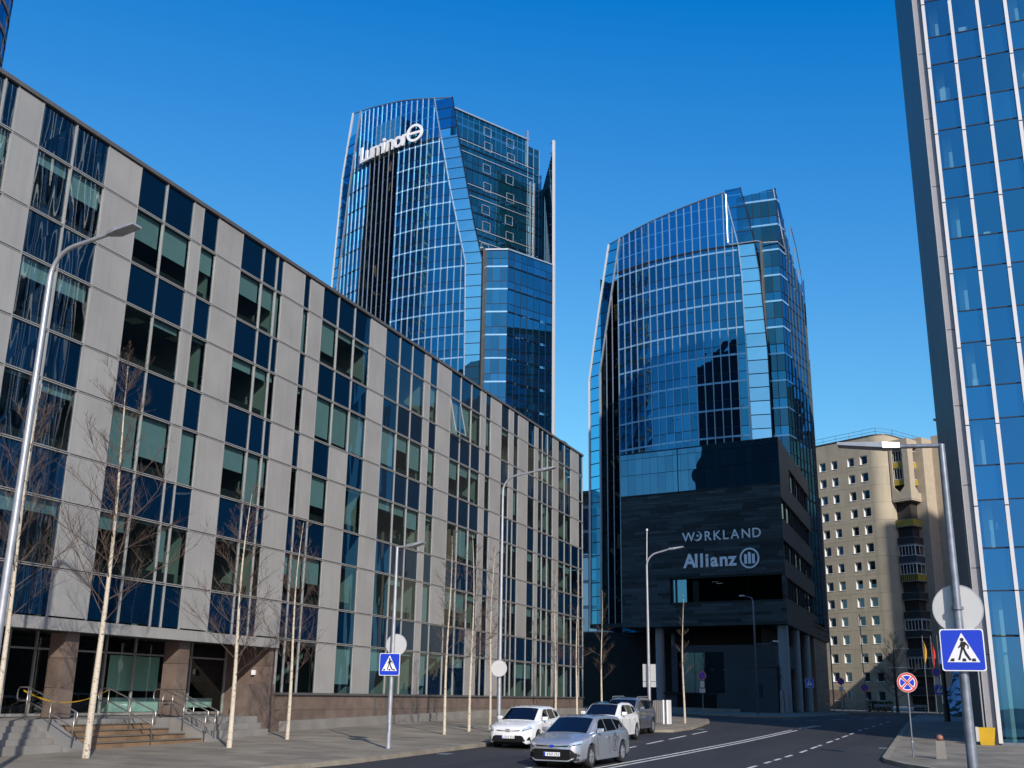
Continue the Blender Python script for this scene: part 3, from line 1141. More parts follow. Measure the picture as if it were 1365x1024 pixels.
def tower(root, poly, zb, zline, crown, edge, inner, main_l, dark_l, sl, sr, top, u_ref_x, dark_top=None, orange_seed=1):
    """edge.. are lists of (z, x) for the slanted lines; top = ((x, z), (x, z))"""
    A = Arc(smooth_poly(poly))

    def line(tab):
        zs, us = [t[0] for t in tab], [A.ux(t[1]) for t in tab]
        return lambda z: interp(z, zs, us)
    E_, I_, ML, SL, SR = line(edge), line(inner), line(main_l), line(sl), line(sr)
    DL = line(dark_l) if dark_l else None
    tx, tz = [A.ux(t[0]) for t in top], [t[1] for t in top]

    def T(u):
        return interp(u, tx, tz)
    P = Panes(root)
    uref = A.ux(u_ref_x)
    us = [uref - 1.1 * k for k in range(0, 40) if uref - 1.1 * k > 0]
    us = sorted(us + [uref + 1.1, uref + 2.2])
    pitch = 3.6
    rows = []
    z = zline
    while z - pitch > zb:
        z -= pitch
    zs = []
    zz = z
    while zz < crown - 0.5:
        zs.append(zz)
        zz += pitch
    for k, zf in enumerate(zs):
        rows.append((max(zb, zf - pitch + 0.14), zf - 2.35, M['t_glass_lo'], 0))
        rows.append((zf - 2.29, zf - 0.14, M['t_glass'], 1))
    zl = zs[-1]
    rows.append((zl + 0.14, min(zl + 1.25, crown - 0.1), M['t_glass_lo'], 0))
    rows.append((zl + 1.31, crown - 0.1, M['t_glass'], 1))
    # --- main field
    for (z0, z1, m, vis) in rows:
        if z1 - z0 < 0.15:
            continue
        for ua, ub in zip(us[:-1], us[1:]):
            cell(P, A, m, ua + .03, ub - .03, z0, z1, ML, SL)
            # dark stair bay
            cell(P, A, M['t_dark'], ua + .03, ub - .03, z0, z1, (DL if DL else I_), ML if not DL else (lambda q: A.ux(main_l[0][1])))
            if DL:
                cell(P, A, m, ua + .03, ub - .03, z0, z1, I_, DL)
    # crown screen
    cz = [crown + 0.12, crown + 2.0, crown + 4.1, crown + 6.0, crown + 7.8, crown + 10]
    for z0, z1 in zip(cz[:-1], cz[1:]):
        for ua, ub in zip(us[:-1], us[1:]):
            if dark_top and z1 < dark_top:
                cell(P, A, M['t_dark'], ua + .03, ub - .03, z0, z1 - .06, DL, lambda q: A.ux(main_l[0][1]), 0, T)
                cell(P, A, M['t_crown'], ua + .03, ub - .03, z0, z1 - .06, lambda q: A.ux(main_l[0][1]), SL, 0, T)
                cell(P, A, M['t_crown'], ua + .03, ub - .03, z0, z1 - .06, I_, DL, 0, T)
            else:
                cell(P, A, M['t_crown'], ua + .03, ub - .03, z0, z1 - .06, I_, SL, 0, T)
    # blades: left screen and right strip, rows 1.8 m apart
    z0 = zb
    n = 0
    while z0 < tz[-1]:
        z1 = z0 + 1.8
        cell(P, A, M['t_screen'], 0, 1e6, z0 + .05, z1 - .03, E_, I_, 0.1, lambda u, z0=z0: T(E_(z0)))
        if z0 < crown:
            cell(P, A, M['t_strip'], 0, 1e6, z0 + .05, min(z1, crown) - .03, SL, SR, 0.12, None)
        else:
            cell(P, A, M['t_crown'], 0, 1e6, z0 + .05, z1 - .03, SL, SR, 0.12, lambda u, z0=z0: T(SR(z0)))
        z0 = z1
        n += 1
    P.flush()
    # --- floor bands and transoms along the front
    for zf in zs:
        for (dz, h, m, nm) in ((0, 0.24, M['t_band'], 'floor_band'), (-2.32, 0.07, M['transom'], 'transom'), (-0.62, 0.05, M['transom'], 'transom')):
            zq = zf + dz
            if zq < zb:
                continue
            ua, ub = ML(zq), SL(zq)
            mb = MB()
            k = int((ub - ua) / 1.1) + 1
            for j in range(k):
                a, b = lerp(ua, ub, j / k), lerp(ua, ub, (j + 1) / k)
                if nm == 'transom' and dz > -1 and random.random() > 0.18:
                    continue
                p, q = A.at(a, zq, 0.035), A.at(b, zq, 0.035)
                mb.quad(p - Vector((0, 0, h / 2)), q - Vector((0, 0, h / 2)), q + Vector((0, 0, h / 2)), p + Vector((0, 0, h / 2)))
                p, q = A.at(a, zq, -0.05), A.at(b, zq, -0.05)
                p2, q2 = A.at(a, zq, 0.035), A.at(b, zq, 0.035)
                up = Vector((0, 0, h / 2))
                mb.quad(p2 - up, q2 - up, q - up, p - up)
            if mb.v:
                mb.build(nm, m, root)
    mb = MB()
    for j in range(30):
        a, b = lerp(I_(crown), SL(crown), j / 30), lerp(I_(crown), SL(crown), (j + 1) / 30)
        p, q = A.at(a, crown, 0.02), A.at(b, crown, 0.02)
        mb.quad(p - Vector((0, 0, .16)), q - Vector((0, 0, .16)), q + Vector((0, 0, .16)), p + Vector((0, 0, .16)))
    mb.build('shadow_gap', M['transom'], root)
    # top rim
    mb = MB()
    for j in range(36):
        a, b = lerp(tx[0], tx[-1], j / 36), lerp(tx[0], tx[-1], (j + 1) / 36)
        mb.bar(A.at(a, T(a), 0), A.at(b, T(b), 0), 0.12, 0.14)
    mb.build('top_rim', M['alu_dark'], root)
    # --- fins
    for u in us:
        zs_ = [zb + 0.25 * k for k in range(int((max(tz) - zb) / 0.25) + 1)]
        ok = [q for q in zs_ if I_(q) < u < SL(q) and q < T(u)]
        if not ok or u > uref + 3:
            continue
        mb = MB()
        a, b = A.at(u, ok[0], 0.0), A.at(u, ok[-1], 0.0)
        o = A.at(u, 0, 0.11) - A.at(u, 0, 0)
        t = Vector((-o.y, o.x, 0)).normalized() * 0.048
        mb.hexa([a - t, a + t, a + t + o, a - t + o, b - t, b + t, b + t + o, b - t + o])
        mb.build('fin', M['fin'], root)
    # --- slanted edge members
    for nm, tab, m, w in (('edge_member', edge, M['fin_white'], 0.26), ('inner_member', inner, M['fin'], 0.22), ('strip_member', sl, M['fin'], 0.13),
                          ('strip_edge', sr, M['transom'], 0.13)):
        mb = MB()
        pts = [(max(t[0], zb), A.ux(t[1])) for t in tab]
        for (za, ua), (zc, uc) in zip(pts[:-1], pts[1:]):
            k = max(1, int((zc - za) / 4))
            for j in range(k):
                q0, q1 = lerp(za, zc, j / k), lerp(za, zc, (j + 1) / k)
                mb.bar(A.at(lerp(ua, uc, j / k), q0, 0.14), A.at(lerp(ua, uc, (j + 1) / k), q1, 0.14), w, 0.3, (0, -1, 0))
        mb.build(nm, m, root)
    # blade transoms
    mb = MB()
    z0 = zb
    while z0 < top[-1][1] - 1:
        for La, Ra in ((E_, I_), (SL, SR)):
            if z0 < T(La(z0)):
                mb.bar(A.at(La(z0), z0, 0.1), A.at(Ra(z0), z0, 0.1), 0.12, 0.1)
        z0 += 1.8
    mb.build('blade_transom', M['transom'], root)
    # --- stair bay behind the dark clear glass: back wall, landings, orange stair parts
    mb = MB()
    ub = A.ux(main_l[0][1])
    ua = (DL or I_)(zb)
    a, b = A.at(ua - 0.5, 0, -5.0), A.at(ub + 0.1, 0, -5.0)
    ztop = dark_top or crown
    mb.quad((a.x, a.y, zb), (b.x, b.y, zb), (b.x, b.y, ztop), (a.x, a.y, ztop))
    c = A.at(ub + 0.1, 0, -0.1)
    mb.quad((b.x, b.y, zb), (c.x, c.y, zb), (c.x, c.y, ztop), (b.x, b.y, ztop))
    e = A.at(ua - (0.5 if DL else 0.0), 0, -0.1)
    if True:
        mb.quad((a.x, a.y, zb), (e.x, e.y, zb), (e.x, e.y, ztop), (a.x, a.y, ztop))
    mb.build('stair_wall', M['dark'], root)
    mb = MB()
    mo = MB()
    rr = random.Random(orange_seed)
    for zf in zs:
        p, q = A.at((DL or I_)(zf) + .1, zf, -0.4), A.at(ub - .1, zf, -0.4)
        p2, q2 = A.at((DL or I_)(zf) + .1, zf, -4.8), A.at(ub - .1, zf, -4.8)
        up = Vector((0, 0, 0.25))
        mb.hexa([p - up, q - up, q2 - up, p2 - up, p, q, q2, p2])
        for j in range(rr.choice((0, 1, 2))):
            a_ = rr.uniform(0.35, 0.8)
            s = p.lerp(q, a_) - Vector((0, 0, rr.uniform(0.2, 2.4)))
            e = p.lerp(q, min(1, a_ + rr.uniform(0.05, 0.3))) - Vector((0, 0, rr.uniform(0.2, 2.8)))
            mo.bar(s, e, 0.12, rr.choice((0.15, 0.3, 0.6)))
    mb.build('landing', M['dark'], root)
    if mo.v:
        mo.build('stair_string', M['orange'], root)
    return A


def facet(root, P, a, b, zb, top, zline, n, mA, mB, pitch=3.6, band=True, split=2.32, mull=None, fin=0.1, out=0.0):
    """flat glass wall from a to b (plan points), n bays; top = z or function of t"""
    a, b = Vector((a[0], a[1], 0)), Vector((b[0], b[1], 0))
    T = top if callable(top) else (lambda t: top)
    d = (b - a).normalized()
    nr = Vector((d.y, -d.x, 0))
    z = zline
    while z - pitch > zb:
        z -= pitch
    mb = MB()
    mt = MB()
    ztm = max(T(0), T(1))
    while z < ztm + pitch:
        for (z0, z1, m) in ((z - pitch + 0.14, z - split - 0.03, mB), (z - split + 0.03, z - 0.14, mA)):
            z0 = max(z0, zb)
            for k in range(n):
                t0, t1 = k / n, (k + 1) / n
                tt0, tt1 = min(z1, T(t0)), min(z1, T(t1))
                if max(tt0, tt1) - z0 < 0.1:
                    continue
                if min(tt0, tt1) < z0:
                    f_ = (z0 - T(t0)) / (T(t1) - T(t0))
                    tc = lerp(t0, t1, clamp(f_, 0, 1))
                    if tt0 < z0:
                        t0, tt0 = tc, z0
                    else:
                        t1, tt1 = tc, z0
                p, q = a.lerp(b, t0) + d * .03 + nr * out, a.lerp(b, t1) - d * .03 + nr * out
                P.add(m, (p.x, p.y, z0), (q.x, q.y, z0), (q.x, q.y, max(tt1, z0 + .01)), (p.x, p.y, max(tt0, z0 + .01)))
        tl = [t for t in [k / 20 for k in range(21)] if T(t) > z]
        if tl and z > zb:
            p, q = a.lerp(b, min(tl)) + nr * (out + .03), a.lerp(b, max(tl)) + nr * (out + .03)
            if band:
                mb.bar((p.x, p.y, z), (q.x, q.y, z), 0.08, 0.24)
            else:
                mt.bar((p.x, p.y, z), (q.x, q.y, z), 0.06, 0.08)
            mt.bar((p.x, p.y, z - split), (q.x, q.y, z - split), 0.06, 0.06)
        z += pitch
    if mb.v:
        mb.build('floor_band', M['t_band'], root)
    if mt.v:
        mt.build('transom', M['transom'], root)
    if mull:
        for k in range(n + 1):
            p = a.lerp(b, k / n) + nr * out
            m2 = MB()
            m2.bar((p.x, p.y, zb), (p.x, p.y, T(k / n)), 0.08, fin, tuple(nr))
            m2.build('mullion', mull, root)


random.seed(21)
WRK = [(-46, 139.9), (-44.1, 138.95), (-42.3, 137.95), (-39.1, 136.5), (-35.05, 134.78), (-31, 133.6), (-27.4, 132.9), (-24.1, 132.55), (-21, 132.5), (-18.3, 132.72)]
tw = empty('glass_tower', (-30, 140, -1.26))
tag(tw, 'curved blue glass tower rising behind the dark slate block, without any lettering', 'tower', 'twin glass towers')
tower(tw, WRK, 9.2, 53.47, 57.75,
      edge=[(9.2, -44.1), (42.9, -44.1), (62.5, -40.5)],
      inner=[(9.2, -42.24), (43.5, -42.24), (62.8, -38.65)],
      main_l=[(9.2, -39.13), (70, -39.13)], dark_l=None,
      sl=[(9.2, -20.8), (31.1, -20.83), (53.5, -21.14), (57.75, -21.4), (65.5, -22.9)],
      sr=[(9.2, -18.3), (42.6, -18.35), (53.5, -18.84), (57.75, -19.3), (66.0, -20.8)],
      top=[(-40.5, 62.55), (-36.1, 63.4), (-25.4, 65.25), (-20.75, 65.96)], u_ref_x=-22.15)
PT = Panes(tw)


def wtop(t):
    y = lerp(136.3, 143.2, t)
    return interp(y, [134.2, 138.3, 143.2], [65.6, 58.9, 53.5])


facet(tw, PT, (-21.6, 133.8), (-16.4, 134.0), 9.2, lambda t: lerp(65.2, 65.9, t), 53.47, 5, M['t_teal'], M['t_glass_lo'], mull=M['transom'])
facet(tw, PT, (-16.4, 134.0), (-15.9, 136.3), 9.2, lambda t: lerp(65.9, 62.3, t), 53.47, 2, M['t_glass'], M['t_glass_lo'], mull=M['transom'])
facet(tw, PT, (-15.9, 136.3), (-14.68, 143.2), 9.2, wtop, 53.47, 5, M['t_glass'], M['t_glass_lo'], band=False, mull=M['alu_dark'], fin=0.2)
facet(tw, PT, (-14.68, 143.2), (-14.6, 145.4), 9.2, lambda t: lerp(53.5, 45, t), 53.47, 2, M['t_glass'], M['t_glass_lo'], band=False, mull=M['alu_dark'], fin=0.2)
facet(tw, PT, (-14.6, 145.4), (-19.0, 158.0), 9.2, 57, 53.47, 6, M['t_glass_lo'], M['t_glass_lo'], band=False)
facet(tw, PT, (-19.0, 158.0), (-42.0, 158.0), 9.2, 57, 53.47, 10, M['t_glass_lo'], M['t_glass_lo'], band=False)
facet(tw, PT, (-42.0, 158.0), (-40.7, 137.7), 9.2, 57, 53.47, 9, M['t_glass_lo'], M['t_glass_lo'], band=False)
PT.flush('side_pane', 200)
mb = MB()
mb.add([(-42.6, 139.6, 57.2), (-39, 137.4, 57.2), (-31, 134.6, 57.2), (-21.6, 134.0, 57.2), (-16.6, 134.4, 57.2), (-15.4, 142, 53.4), (-14.8, 145.4, 45.2), (-19, 157.8, 57.0), (-42, 157.8, 57.0)],
       [(0, 1, 2, 3, 4, 5, 6, 7, 8)])
mb.build('roof', M['shade_wall'], tw)
mb = MB()
mb.add([(-44, 139.1, 9.15), (-39.1, 136.7, 9.15), (-31, 133.8, 9.15), (-21, 132.8, 9.15), (-15, 136, 9.15), (-15, 150, 9.15), (-42, 158, 9.15)], [(0, 1, 2, 3, 4, 5, 6)])
mb.add([(-44, 139.1, 8.7), (-39.1, 136.7, 8.7), (-31, 133.8, 8.7), (-21, 132.8, 8.7), (-15, 136, 8.7), (-15, 150, 8.7), (-42, 158, 8.7)], [(0, 1, 2, 3, 4, 5, 6)])
mb.bar((-44.2, 138.9, 8.95), (-38.5, 136.2, 8.95), 0.3, 0.5)
mb.build('soffit', M['shade_wall'], tw)
mb = MB()   # side handrails and the roof pipe loop at the right shoulder
mb.tube([(-16.7, 133.8, 65.7), (-16.0, 135.4, 59.0), (-15.8, 136.2, 57.0)], 0.13, 6)
mb.tube([(-15.2, 138.4, 62.0), (-14.9, 140.6, 59.8), (-14.7, 142.6, 56.8), (-14.6, 143.4, 54.2)], 0.06, 6)
for q in (0, .33, .66, 1):
    y = lerp(138.4, 143.4, q)
    z = lerp(62, 54.4, q)
    mb.tube([(-15.2 + .5 * q, y, z), (-15.5 + .6 * q, y, z - 2.2)], 0.05, 5)
mb.build('maintenance_rail', M['galv_dark'], tw)
mb = MB()
mb.tube([(-22.75, 132.2, 65.2), (-22.75, 132.2, 58.2), (-22.5, 132.15, 57.8), (-18.9, 132.3, 57.9), (-18.3, 133.4, 58.0), (-16.5, 133.7, 58.0), (-15.7, 136.2, 57.6)], 0.09, 8)
mb.build('gantry_rail', M['fin'], tw)
mb = MB()
mb.bar((-18.55, 133.2, 9.2), (-18.55, 133.2, 58), 0.25, 1.0, (0, 1, 0))
mb.build('corner_fin', M['alu_dark'], tw)

# ---- the other tower
random.seed(22)
LUM = [(-92, 143.8), (-90, 142.6), (-87, 140.95), (-84.5, 139.75), (-80.8, 138.2), (-75.2, 136.45), (-71, 135.68), (-67, 135.4), (-62.5, 135.65), (-59.7, 136.12)]
tl = empty('glass_tower', (-72, 145, -1.26))
tag(tl, 'taller curved blue glass tower with white lettering near its top, behind the beige office', 'tower', 'twin glass towers')
ARC_L = tower(tl, LUM, 26.0, 68.96, 84.0,
              edge=[(26, -89.9), (64, -89.6), (83.7, -88.54), (95.1, -86.65)],
              inner=[(26, -88.4), (64, -88.0), (80, -86.5), (94.6, -84.6)],
              main_l=[(26, -75.45), (100, -75.45)],
              dark_l=[(26, -85.2), (61, -83.0), (77, -82.0), (89.4, -80.5), (100, -79.8)],
              sl=[(26, -62.15), (46.7, -62.2), (62.3, -62.5), (75, -65.4), (91.2, -68.65)],
              sr=[(26, -59.78), (62.5, -59.9), (68.3, -61.25), (82.6, -64.05), (90.75, -65.5)],
              top=[(-86.7, 95.05), (-81, 93.85), (-74.2, 92.5), (-68.2, 91.15), (-65.5, 90.72)], u_ref_x=-63.2, dark_top=90.2, orange_seed=4)
PT = Panes(tl)
facet(tl, PT, (-59.9, 137.0), (-56.6, 138.05), 26, 64.5, 68.96, 3, M['t_glass'], M['t_glass_lo'], mull=M['transom'])
facet(tl, PT, (-56.6, 138.05), (-52.4, 145.9), 26, 64.5, 68.96, 7, M['t_glass'], M['t_glass_lo'], band=False, mull=M['transom'])
facet(tl, PT, (-66.05, 136.15), (-58.4, 150.3), 60, 89.6, 84.6 - 0.95, 14, M['t_teal'], M['t_teal'], pitch=3.6, band=False, mull=None)
facet(tl, PT, (-58.4, 150.3), (-57.2, 152.5), 60, 88.6, 84.6 - 0.95, 2, M['t_teal'], M['t_teal'], pitch=3.6, band=False, mull=M['fin'])
facet(tl, PT, (-52.4, 145.9), (-59, 160), 26, 64.5, 68.96, 7, M['t_glass_lo'], M['t_glass_lo'], band=False)
facet(tl, PT, (-59.5, 160), (-86, 160), 26, 88, 68.96, 12, M['t_glass_lo'], M['t_glass_lo'], band=False)
facet(tl, PT, (-86, 160), (-88.8, 142.2), 26, 89, 68.96, 8, M['t_glass_lo'], M['t_glass_lo'], band=False)
PT.flush('side_pane', 220)
mb = MB()
mb.add([(-88, 142, 84), (-80, 138.6, 84), (-67, 136.2, 84), (-66.6, 135.6, 84), (-58.2, 151, 84), (-57.5, 153, 84), (-59.6, 159.5, 84), (-86, 159.5, 84)], [tuple(range(8))])
mb.add([(-62, 136.3, 64.4), (-59.9, 137.1, 64.4), (-56.7, 138.2, 64.4), (-52.5, 146, 64.4), (-59, 159, 64.4), (-62, 150, 64.4)], [tuple(range(6))])
mb.build('roof', M['shade_wall'], tl)
# white coping lines and storey lines on the set back wall
mb = MB()
d = Vector((8.5, 15.7, 0)).normalized()
n_ = Vector((d.y, -d.x, 0)) * 0.09


def rec(s, z):
    return Vector((-66.9, 134.6, z)) + d * s + n_


for z in (84.6, 82.7, 77.4, 75.5, 70.2, 68.3):
    mb.bar(rec(2.2, z), rec(19.2, z), 0.1, 0.13)
mb.bar(rec(2.0, 89.6), rec(18.0, 89.6), 0.3, 0.25)
mb.bar(rec(17.6, 84.4), rec(17.6, 91.2), 0.25, 0.3, tuple(n_))
mb.bar(rec(18.4, 62), rec(18.4, 82), 0.2, 0.25, tuple(n_))
mb.bar(rec(19.2, 62), rec(19.2, 82), 0.2, 0.25, tuple(n_))
mb.build('storey_line', M['fin'], tl)
for k, z in enumerate((87.0, 84.4, 80.4, 77.2, 73.2, 70.4, 66.6, 64.2)):
    for q, s in enumerate((8.4, 13.2)):
        zz, s0 = z - (0.3 if q else 0), s + (k % 2) * 0.2
        mb = MB()
        for e in (((s0, zz), (s0 + 1.5, zz)), ((s0, zz + 1.5), (s0 + 1.5, zz + 1.5)), ((s0, zz), (s0, zz + 1.5)), ((s0 + 1.5, zz), (s0 + 1.5, zz + 1.5))):
            # slim square sash frames
            mb.bar(rec(*e[0]), rec(*e[1]), 0.08, 0.09)
        mb.build('window_frame', M['fin'], tl)
# block coping
mb = MB()
for a, b in (((-62.6, 135.75), (-59.9, 136.2)), ((-59.9, 136.95), (-56.6, 138.0)), ((-56.6, 138.0), (-52.4, 145.9))):
    mb.bar((a[0], a[1], 64.5), (b[0], b[1], 64.5), 0.3, 0.22)
mb.build('coping', M['fin'], tl)
mb = MB()
mb.bar((-59.75, 136.6, 26), (-59.75, 136.6, 64.3), 0.3, 1.0, (0, 1, 0))
mb.build('corner_fin', M['alu_dark'], tl)
# tall pale blade at the right end with the glass behind it
mb = MB()
mb.bar((-52.1, 146.3, 26), (-52.4, 146.4, 86.3), 0.34, 0.5, (0, 1, 0))
mb.bar((-52.9, 146.6, 26), (-53.0, 146.8, 64.5), 0.2, 0.3, (0, 1, 0))
mb.build('end_blade', M['fin_white'], tl)
mb = MB()
for k in range(34):
    z = 27 + k * 1.8
    mb.bar((-52.2, 146.4, z), (-53.4, 147.4, z), 0.08, 0.08)
mb.build('blade_bracket', M['alu_dark'], tl)
mb = MB()
mb.quad((-55.6, 151.6, 60), (-54.1, 151.2, 60), (-54.1, 151.2, 80.5), (-55.6, 151.6, 80.5))
mb.build('pale_wall', M['fin_white'], tl)
mb = MB()
mb.quad((-57.2, 152.5, 60), (-55.6, 151.6, 60), (-55.6, 151.6, 81), (-57.2, 152.5, 81))
mb.quad((-54.1, 151.2, 60), (-52.5, 147.0, 60), (-52.5, 147.0, 86), (-56.6, 152.5, 81))
mb.build('wing_glass', M['t_teal'], tl)


# ------------------------------------------------------------------ lettering
def text_obj(body, size, depth, mat, parent, offset=0.0, space=1.0):
    cu = bpy.data.curves.new('lettering', 'FONT')
    cu.body = body
    cu.size = size
    cu.extrude = depth
    cu.offset = offset
    cu.space_character = space
    cu.resolution_u = 4
    o = bpy.data.objects.new('lettering', cu)
    COL.objects.link(o)
    dg = bpy.context.evaluated_depsgraph_get()
    me = bpy.data.meshes.new_from_object(o.evaluated_get(dg))
    bpy.data.objects.remove(o)
    me.materials.clear()
    me.materials.append(mat)
    ob = bpy.data.objects.new('letter', me)
    COL.objects.link(ob)
    if parent:
        ob.parent = parent
    return ob


def frame(o, p, x, y, z):
    """place: local x,y,z axes as vectors"""
    x, y, z = (Vector(k).normalized() for k in (x, y, z))
    o.matrix_local = Matrix(((x.x, y.x, z.x, p[0]), (x.y, y.y, z.y, p[1]), (x.z, y.z, z.z, p[2]), (0, 0, 0, 1)))


sg = empty('tower_sign', ARC_L.at(ARC_L.ux(-77), 84.0, 0.4))
tag(sg, 'white raised lettering ending in a barred ring, on the taller tower', 'sign')
word = 'Luminor'
ux0, ux1 = ARC_L.ux(-83.65), ARC_L.ux(-73.4)
adv = {'L': 0.86, 'u': 1.0, 'm': 1.45, 'i': 0.55, 'n': 1.0, 'o': 1.0, 'r': 0.62}
tot = sum(adv[c] for c in word)
u = ux0
for ch in word:
    w = adv[ch] / tot * (ux1 - ux0)
    p = ARC_L.at(u, 84.05, 0.5)
    q = ARC_L.at(u + w, 84.05, 0.5)
    o = text_obj(ch, 4.0, 0.14, M['white'], sg, 0.075)
    d = (q - p).normalized()
    frame(o, p - sg.location, d, (0, 0, 1), (d.y, -d.x, 0))
    u += w
p, q = ARC_L.at(ARC_L.ux(-71.75), 85.55, 0.5), ARC_L.at(ARC_L.ux(-70.9), 85.55, 0.5)
d = (q - p).normalized()
mb = MB()
c = p - sg.location
ax = (d, Vector((0, 0, 1)), Vector((d.y, -d.x, 0)))
mb.disc(c, 1.55, ax, 0.22, 36, 0, 1.12)
mb.bar(c - d * 1.2 + ax[2] * .11, c + d * 1.2 + ax[2] * .11, 0.2, 0.42)
mb.build('ring_mark', M['white'], sg, local=True)

# ------------------------------------------------------------------ dark slate office block in front of the lower tower
BC = Vector((-15.2, 113.7, 0))
BE = Vector((-18.4, 3.6, 0)).normalized()        # along the front, away from the corner
BN = Vector((-BE.y, BE.x, 0))
if BN.y > 0:
    BN = -BN
BW = 18.75


def bf(s, z, out=0.0):
    p = BC + BE * s + BN * out
    return Vector((p.x, p.y, z))


block = empty('office_block', (-22, 116, -1.26))
tag(block, 'black slate clad office block on round columns, with white signs, ending the street', 'office block')
random.seed(31)
# inner carcass
mb = MB()


def wall_quad(mb, s0, s1, z0, z1, out):
    mb.quad(bf(s1, z0, out), bf(s0, z0, out), bf(s0, z1, out), bf(s1, z1, out))


R0, R1, RZ0, RZ1 = 0.35, 12.95, 9.95, 12.45      # the dark ribbon recess
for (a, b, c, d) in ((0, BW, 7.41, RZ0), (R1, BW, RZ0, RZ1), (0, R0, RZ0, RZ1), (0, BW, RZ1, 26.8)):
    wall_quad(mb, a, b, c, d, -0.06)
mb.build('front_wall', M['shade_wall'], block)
boards = MB()
z = 7.43
row = 0
while z < 21.9:
    z1 = min(z + 0.315, 21.98)
    s = -random.uniform(0, 2.5)
    while s < BW:
        e = s + random.uniform(1.4, 3.6)
        a, b = max(s, 0.02), min(e - 0.012, BW)
        segs = [(a, b)]
        if z1 > RZ0 - 0.02 and z < RZ1 + 0.02:
            segs = []
            if a < R0:
                segs.append((a, min(b, R0)))
            if b > R1:
                segs.append((max(a, R1), b))
        for a, b in segs:
            if b - a > 0.05:
                o = random.choice((0.0, 0.012, 0.025, 0.04)) + 0.02
                boards.hexa([bf(a, z, -0.05), bf(b, z, -0.05), bf(b, z, o), bf(a, z, o), bf(a, z1, -0.05), bf(b, z1, -0.05), bf(b, z1, o - 0.008), bf(a, z1, o - 0.008)])
        s = e
    z = z1 + 0.012
    row += 1
tag(boards.build('slate_boards', M['slate'], block), kind='stuff')
# recessed ribbon: reveal and glass
mb = MB()
mb.quad(bf(R0, RZ0, -0.06), bf(R1, RZ0, -0.06), bf(R1, RZ0, -1.6), bf(R0, RZ0, -1.6))
mb.quad(bf(R0, RZ1, -0.06), bf(R1, RZ1, -0.06), bf(R1, RZ1, -1.6), bf(R0, RZ1, -1.6))
mb.quad(bf(R1, RZ0, -0.06), bf(R1, RZ1, -0.06), bf(R1, RZ1, -1.6), bf(R1, RZ0, -1.6))
mb.quad(bf(R0, RZ0, -0.06), bf(R0, RZ1, -0.06), bf(R0, RZ1, -1.6), bf(R0, RZ0, -1.6))
mb.build('window_reveal', M['shade_wall'], block)
for k in range(7):
    a, b = lerp(R0, R1, k / 7), lerp(R0, R1, (k + 1) / 7)
    flat('window', M['band_glass'] if k == 6 else M['recess_glass'], block, bf(b - .04, RZ0, -1.3 if k < 6 else -0.5), bf(a + .04, RZ0, -1.3 if k < 6 else -0.5), bf(a + .04, RZ1, -1.3 if k < 6 else -0.5),
         bf(b - .04, RZ1, -1.3 if k < 6 else -0.5))
mb = MB()
mb.bar(bf(R1 - .55, RZ0, -0.46), bf(R1 - .55, RZ1, -0.46), 0.2, 0.1, tuple(BN))
mb.build('window_post', M['transom'], block)
mb = MB()
mb.quad(bf(R1, RZ0, -5), bf(1.8, RZ0, -5), bf(1.8, RZ1, -5), bf(R1, RZ1, -5))
mb.build('room_wall', M['dark'], block)
mb = MB()
for s, q in ((8.5, 0.0), (8.0, 0.35)):
    mb.bar(bf(s, RZ1 - 0.35 - q * .5, -1.2), bf(s - 0.7, RZ1 - 0.35 - q * .5, -1.2), 0.1, 0.06)
mb.build('strip_light', M['ceiling_lamp'], block)
# glass band on top
for r, (z0, z1) in enumerate(((22.05, 24.35), (24.4, 26.2), (26.25, 26.85))):
    k = 0
    n = 20
    while k < n:
        a, b = BW * k / n, BW * (k + 1) / n
        t = random.uniform(-.004, .004)
        flat('pane', M['band_glass'], block, bf(b - .012, z0, .05 + t), bf(a + .012, z0, .05), bf(a + .012, z1, .05 - t), bf(b - .012, z1, .05))
        k += 1
mb = MB()
mb.bar(bf(0, 22.0, 0.06), bf(BW, 22.0, 0.06), 0.12, 0.1)
mb.bar(bf(0, 26.9, 0.04), bf(BW, 26.9, 0.04), 0.14, 0.12)
mb.bar(bf(11.6, 22.0, 0.06), bf(11.6, 26.9, 0.06), 0.08, 0.08, tuple(BN))
mb.build('band_rail', M['transom'], block)
# side face on x = -15.2
SX = -15.2
Y0, Y1 = 113.7, 152.3
wins = [(121.1, 148.8, 22.35, 25.0), (114.3, 147.6, 18.2, 20.5), (114.3, 147.6, 14.05, 16.1), (114.4, 147.7, 9.98, 12.3)]
edges = [7.41] + [v for w in reversed(wins) for v in (w[2], w[3])] + [27.0]
mb = MB()
for (ya, yb, z0, z1) in ([(Y0, Y1, edges[2 * i], edges[2 * i + 1]) for i in range(5)] + [(w[1], Y1, w[2], w[3]) for w in wins] + [(Y0, w[0], w[2], w[3]) for w in wins]):
    if yb - ya > 0.05:
        mb.quad((SX - .06, ya, z0), (SX - .06, yb, z0), (SX - .06, yb, z1), (SX - .06, ya, z1))
mb.build('side_wall', M['shade_wall'], block)
ribs = MB()


def ribfield(ya, yb, z0, z1):
    n = max(1, int((z1 - z0) / 0.16))
    for k in range(n):
        a, b = lerp(z0, z1, k / n), lerp(z0, z1, (k + 1) / n)
        y = ya
        while y < yb - 0.01:
            e = min(yb, y + 4.0)
            ribs.hexa([(SX - .05, y + .01, a), (SX + .01, y + .01, a), (SX + .01, e - .01, a), (SX - .05, e - .01, a),
                       (SX - .05, y + .01, b - .03), (SX + .03, y + .01, b - .03), (SX + .03, e - .01, b - .03), (SX - .05, e - .01, b - .03)])
            y = e


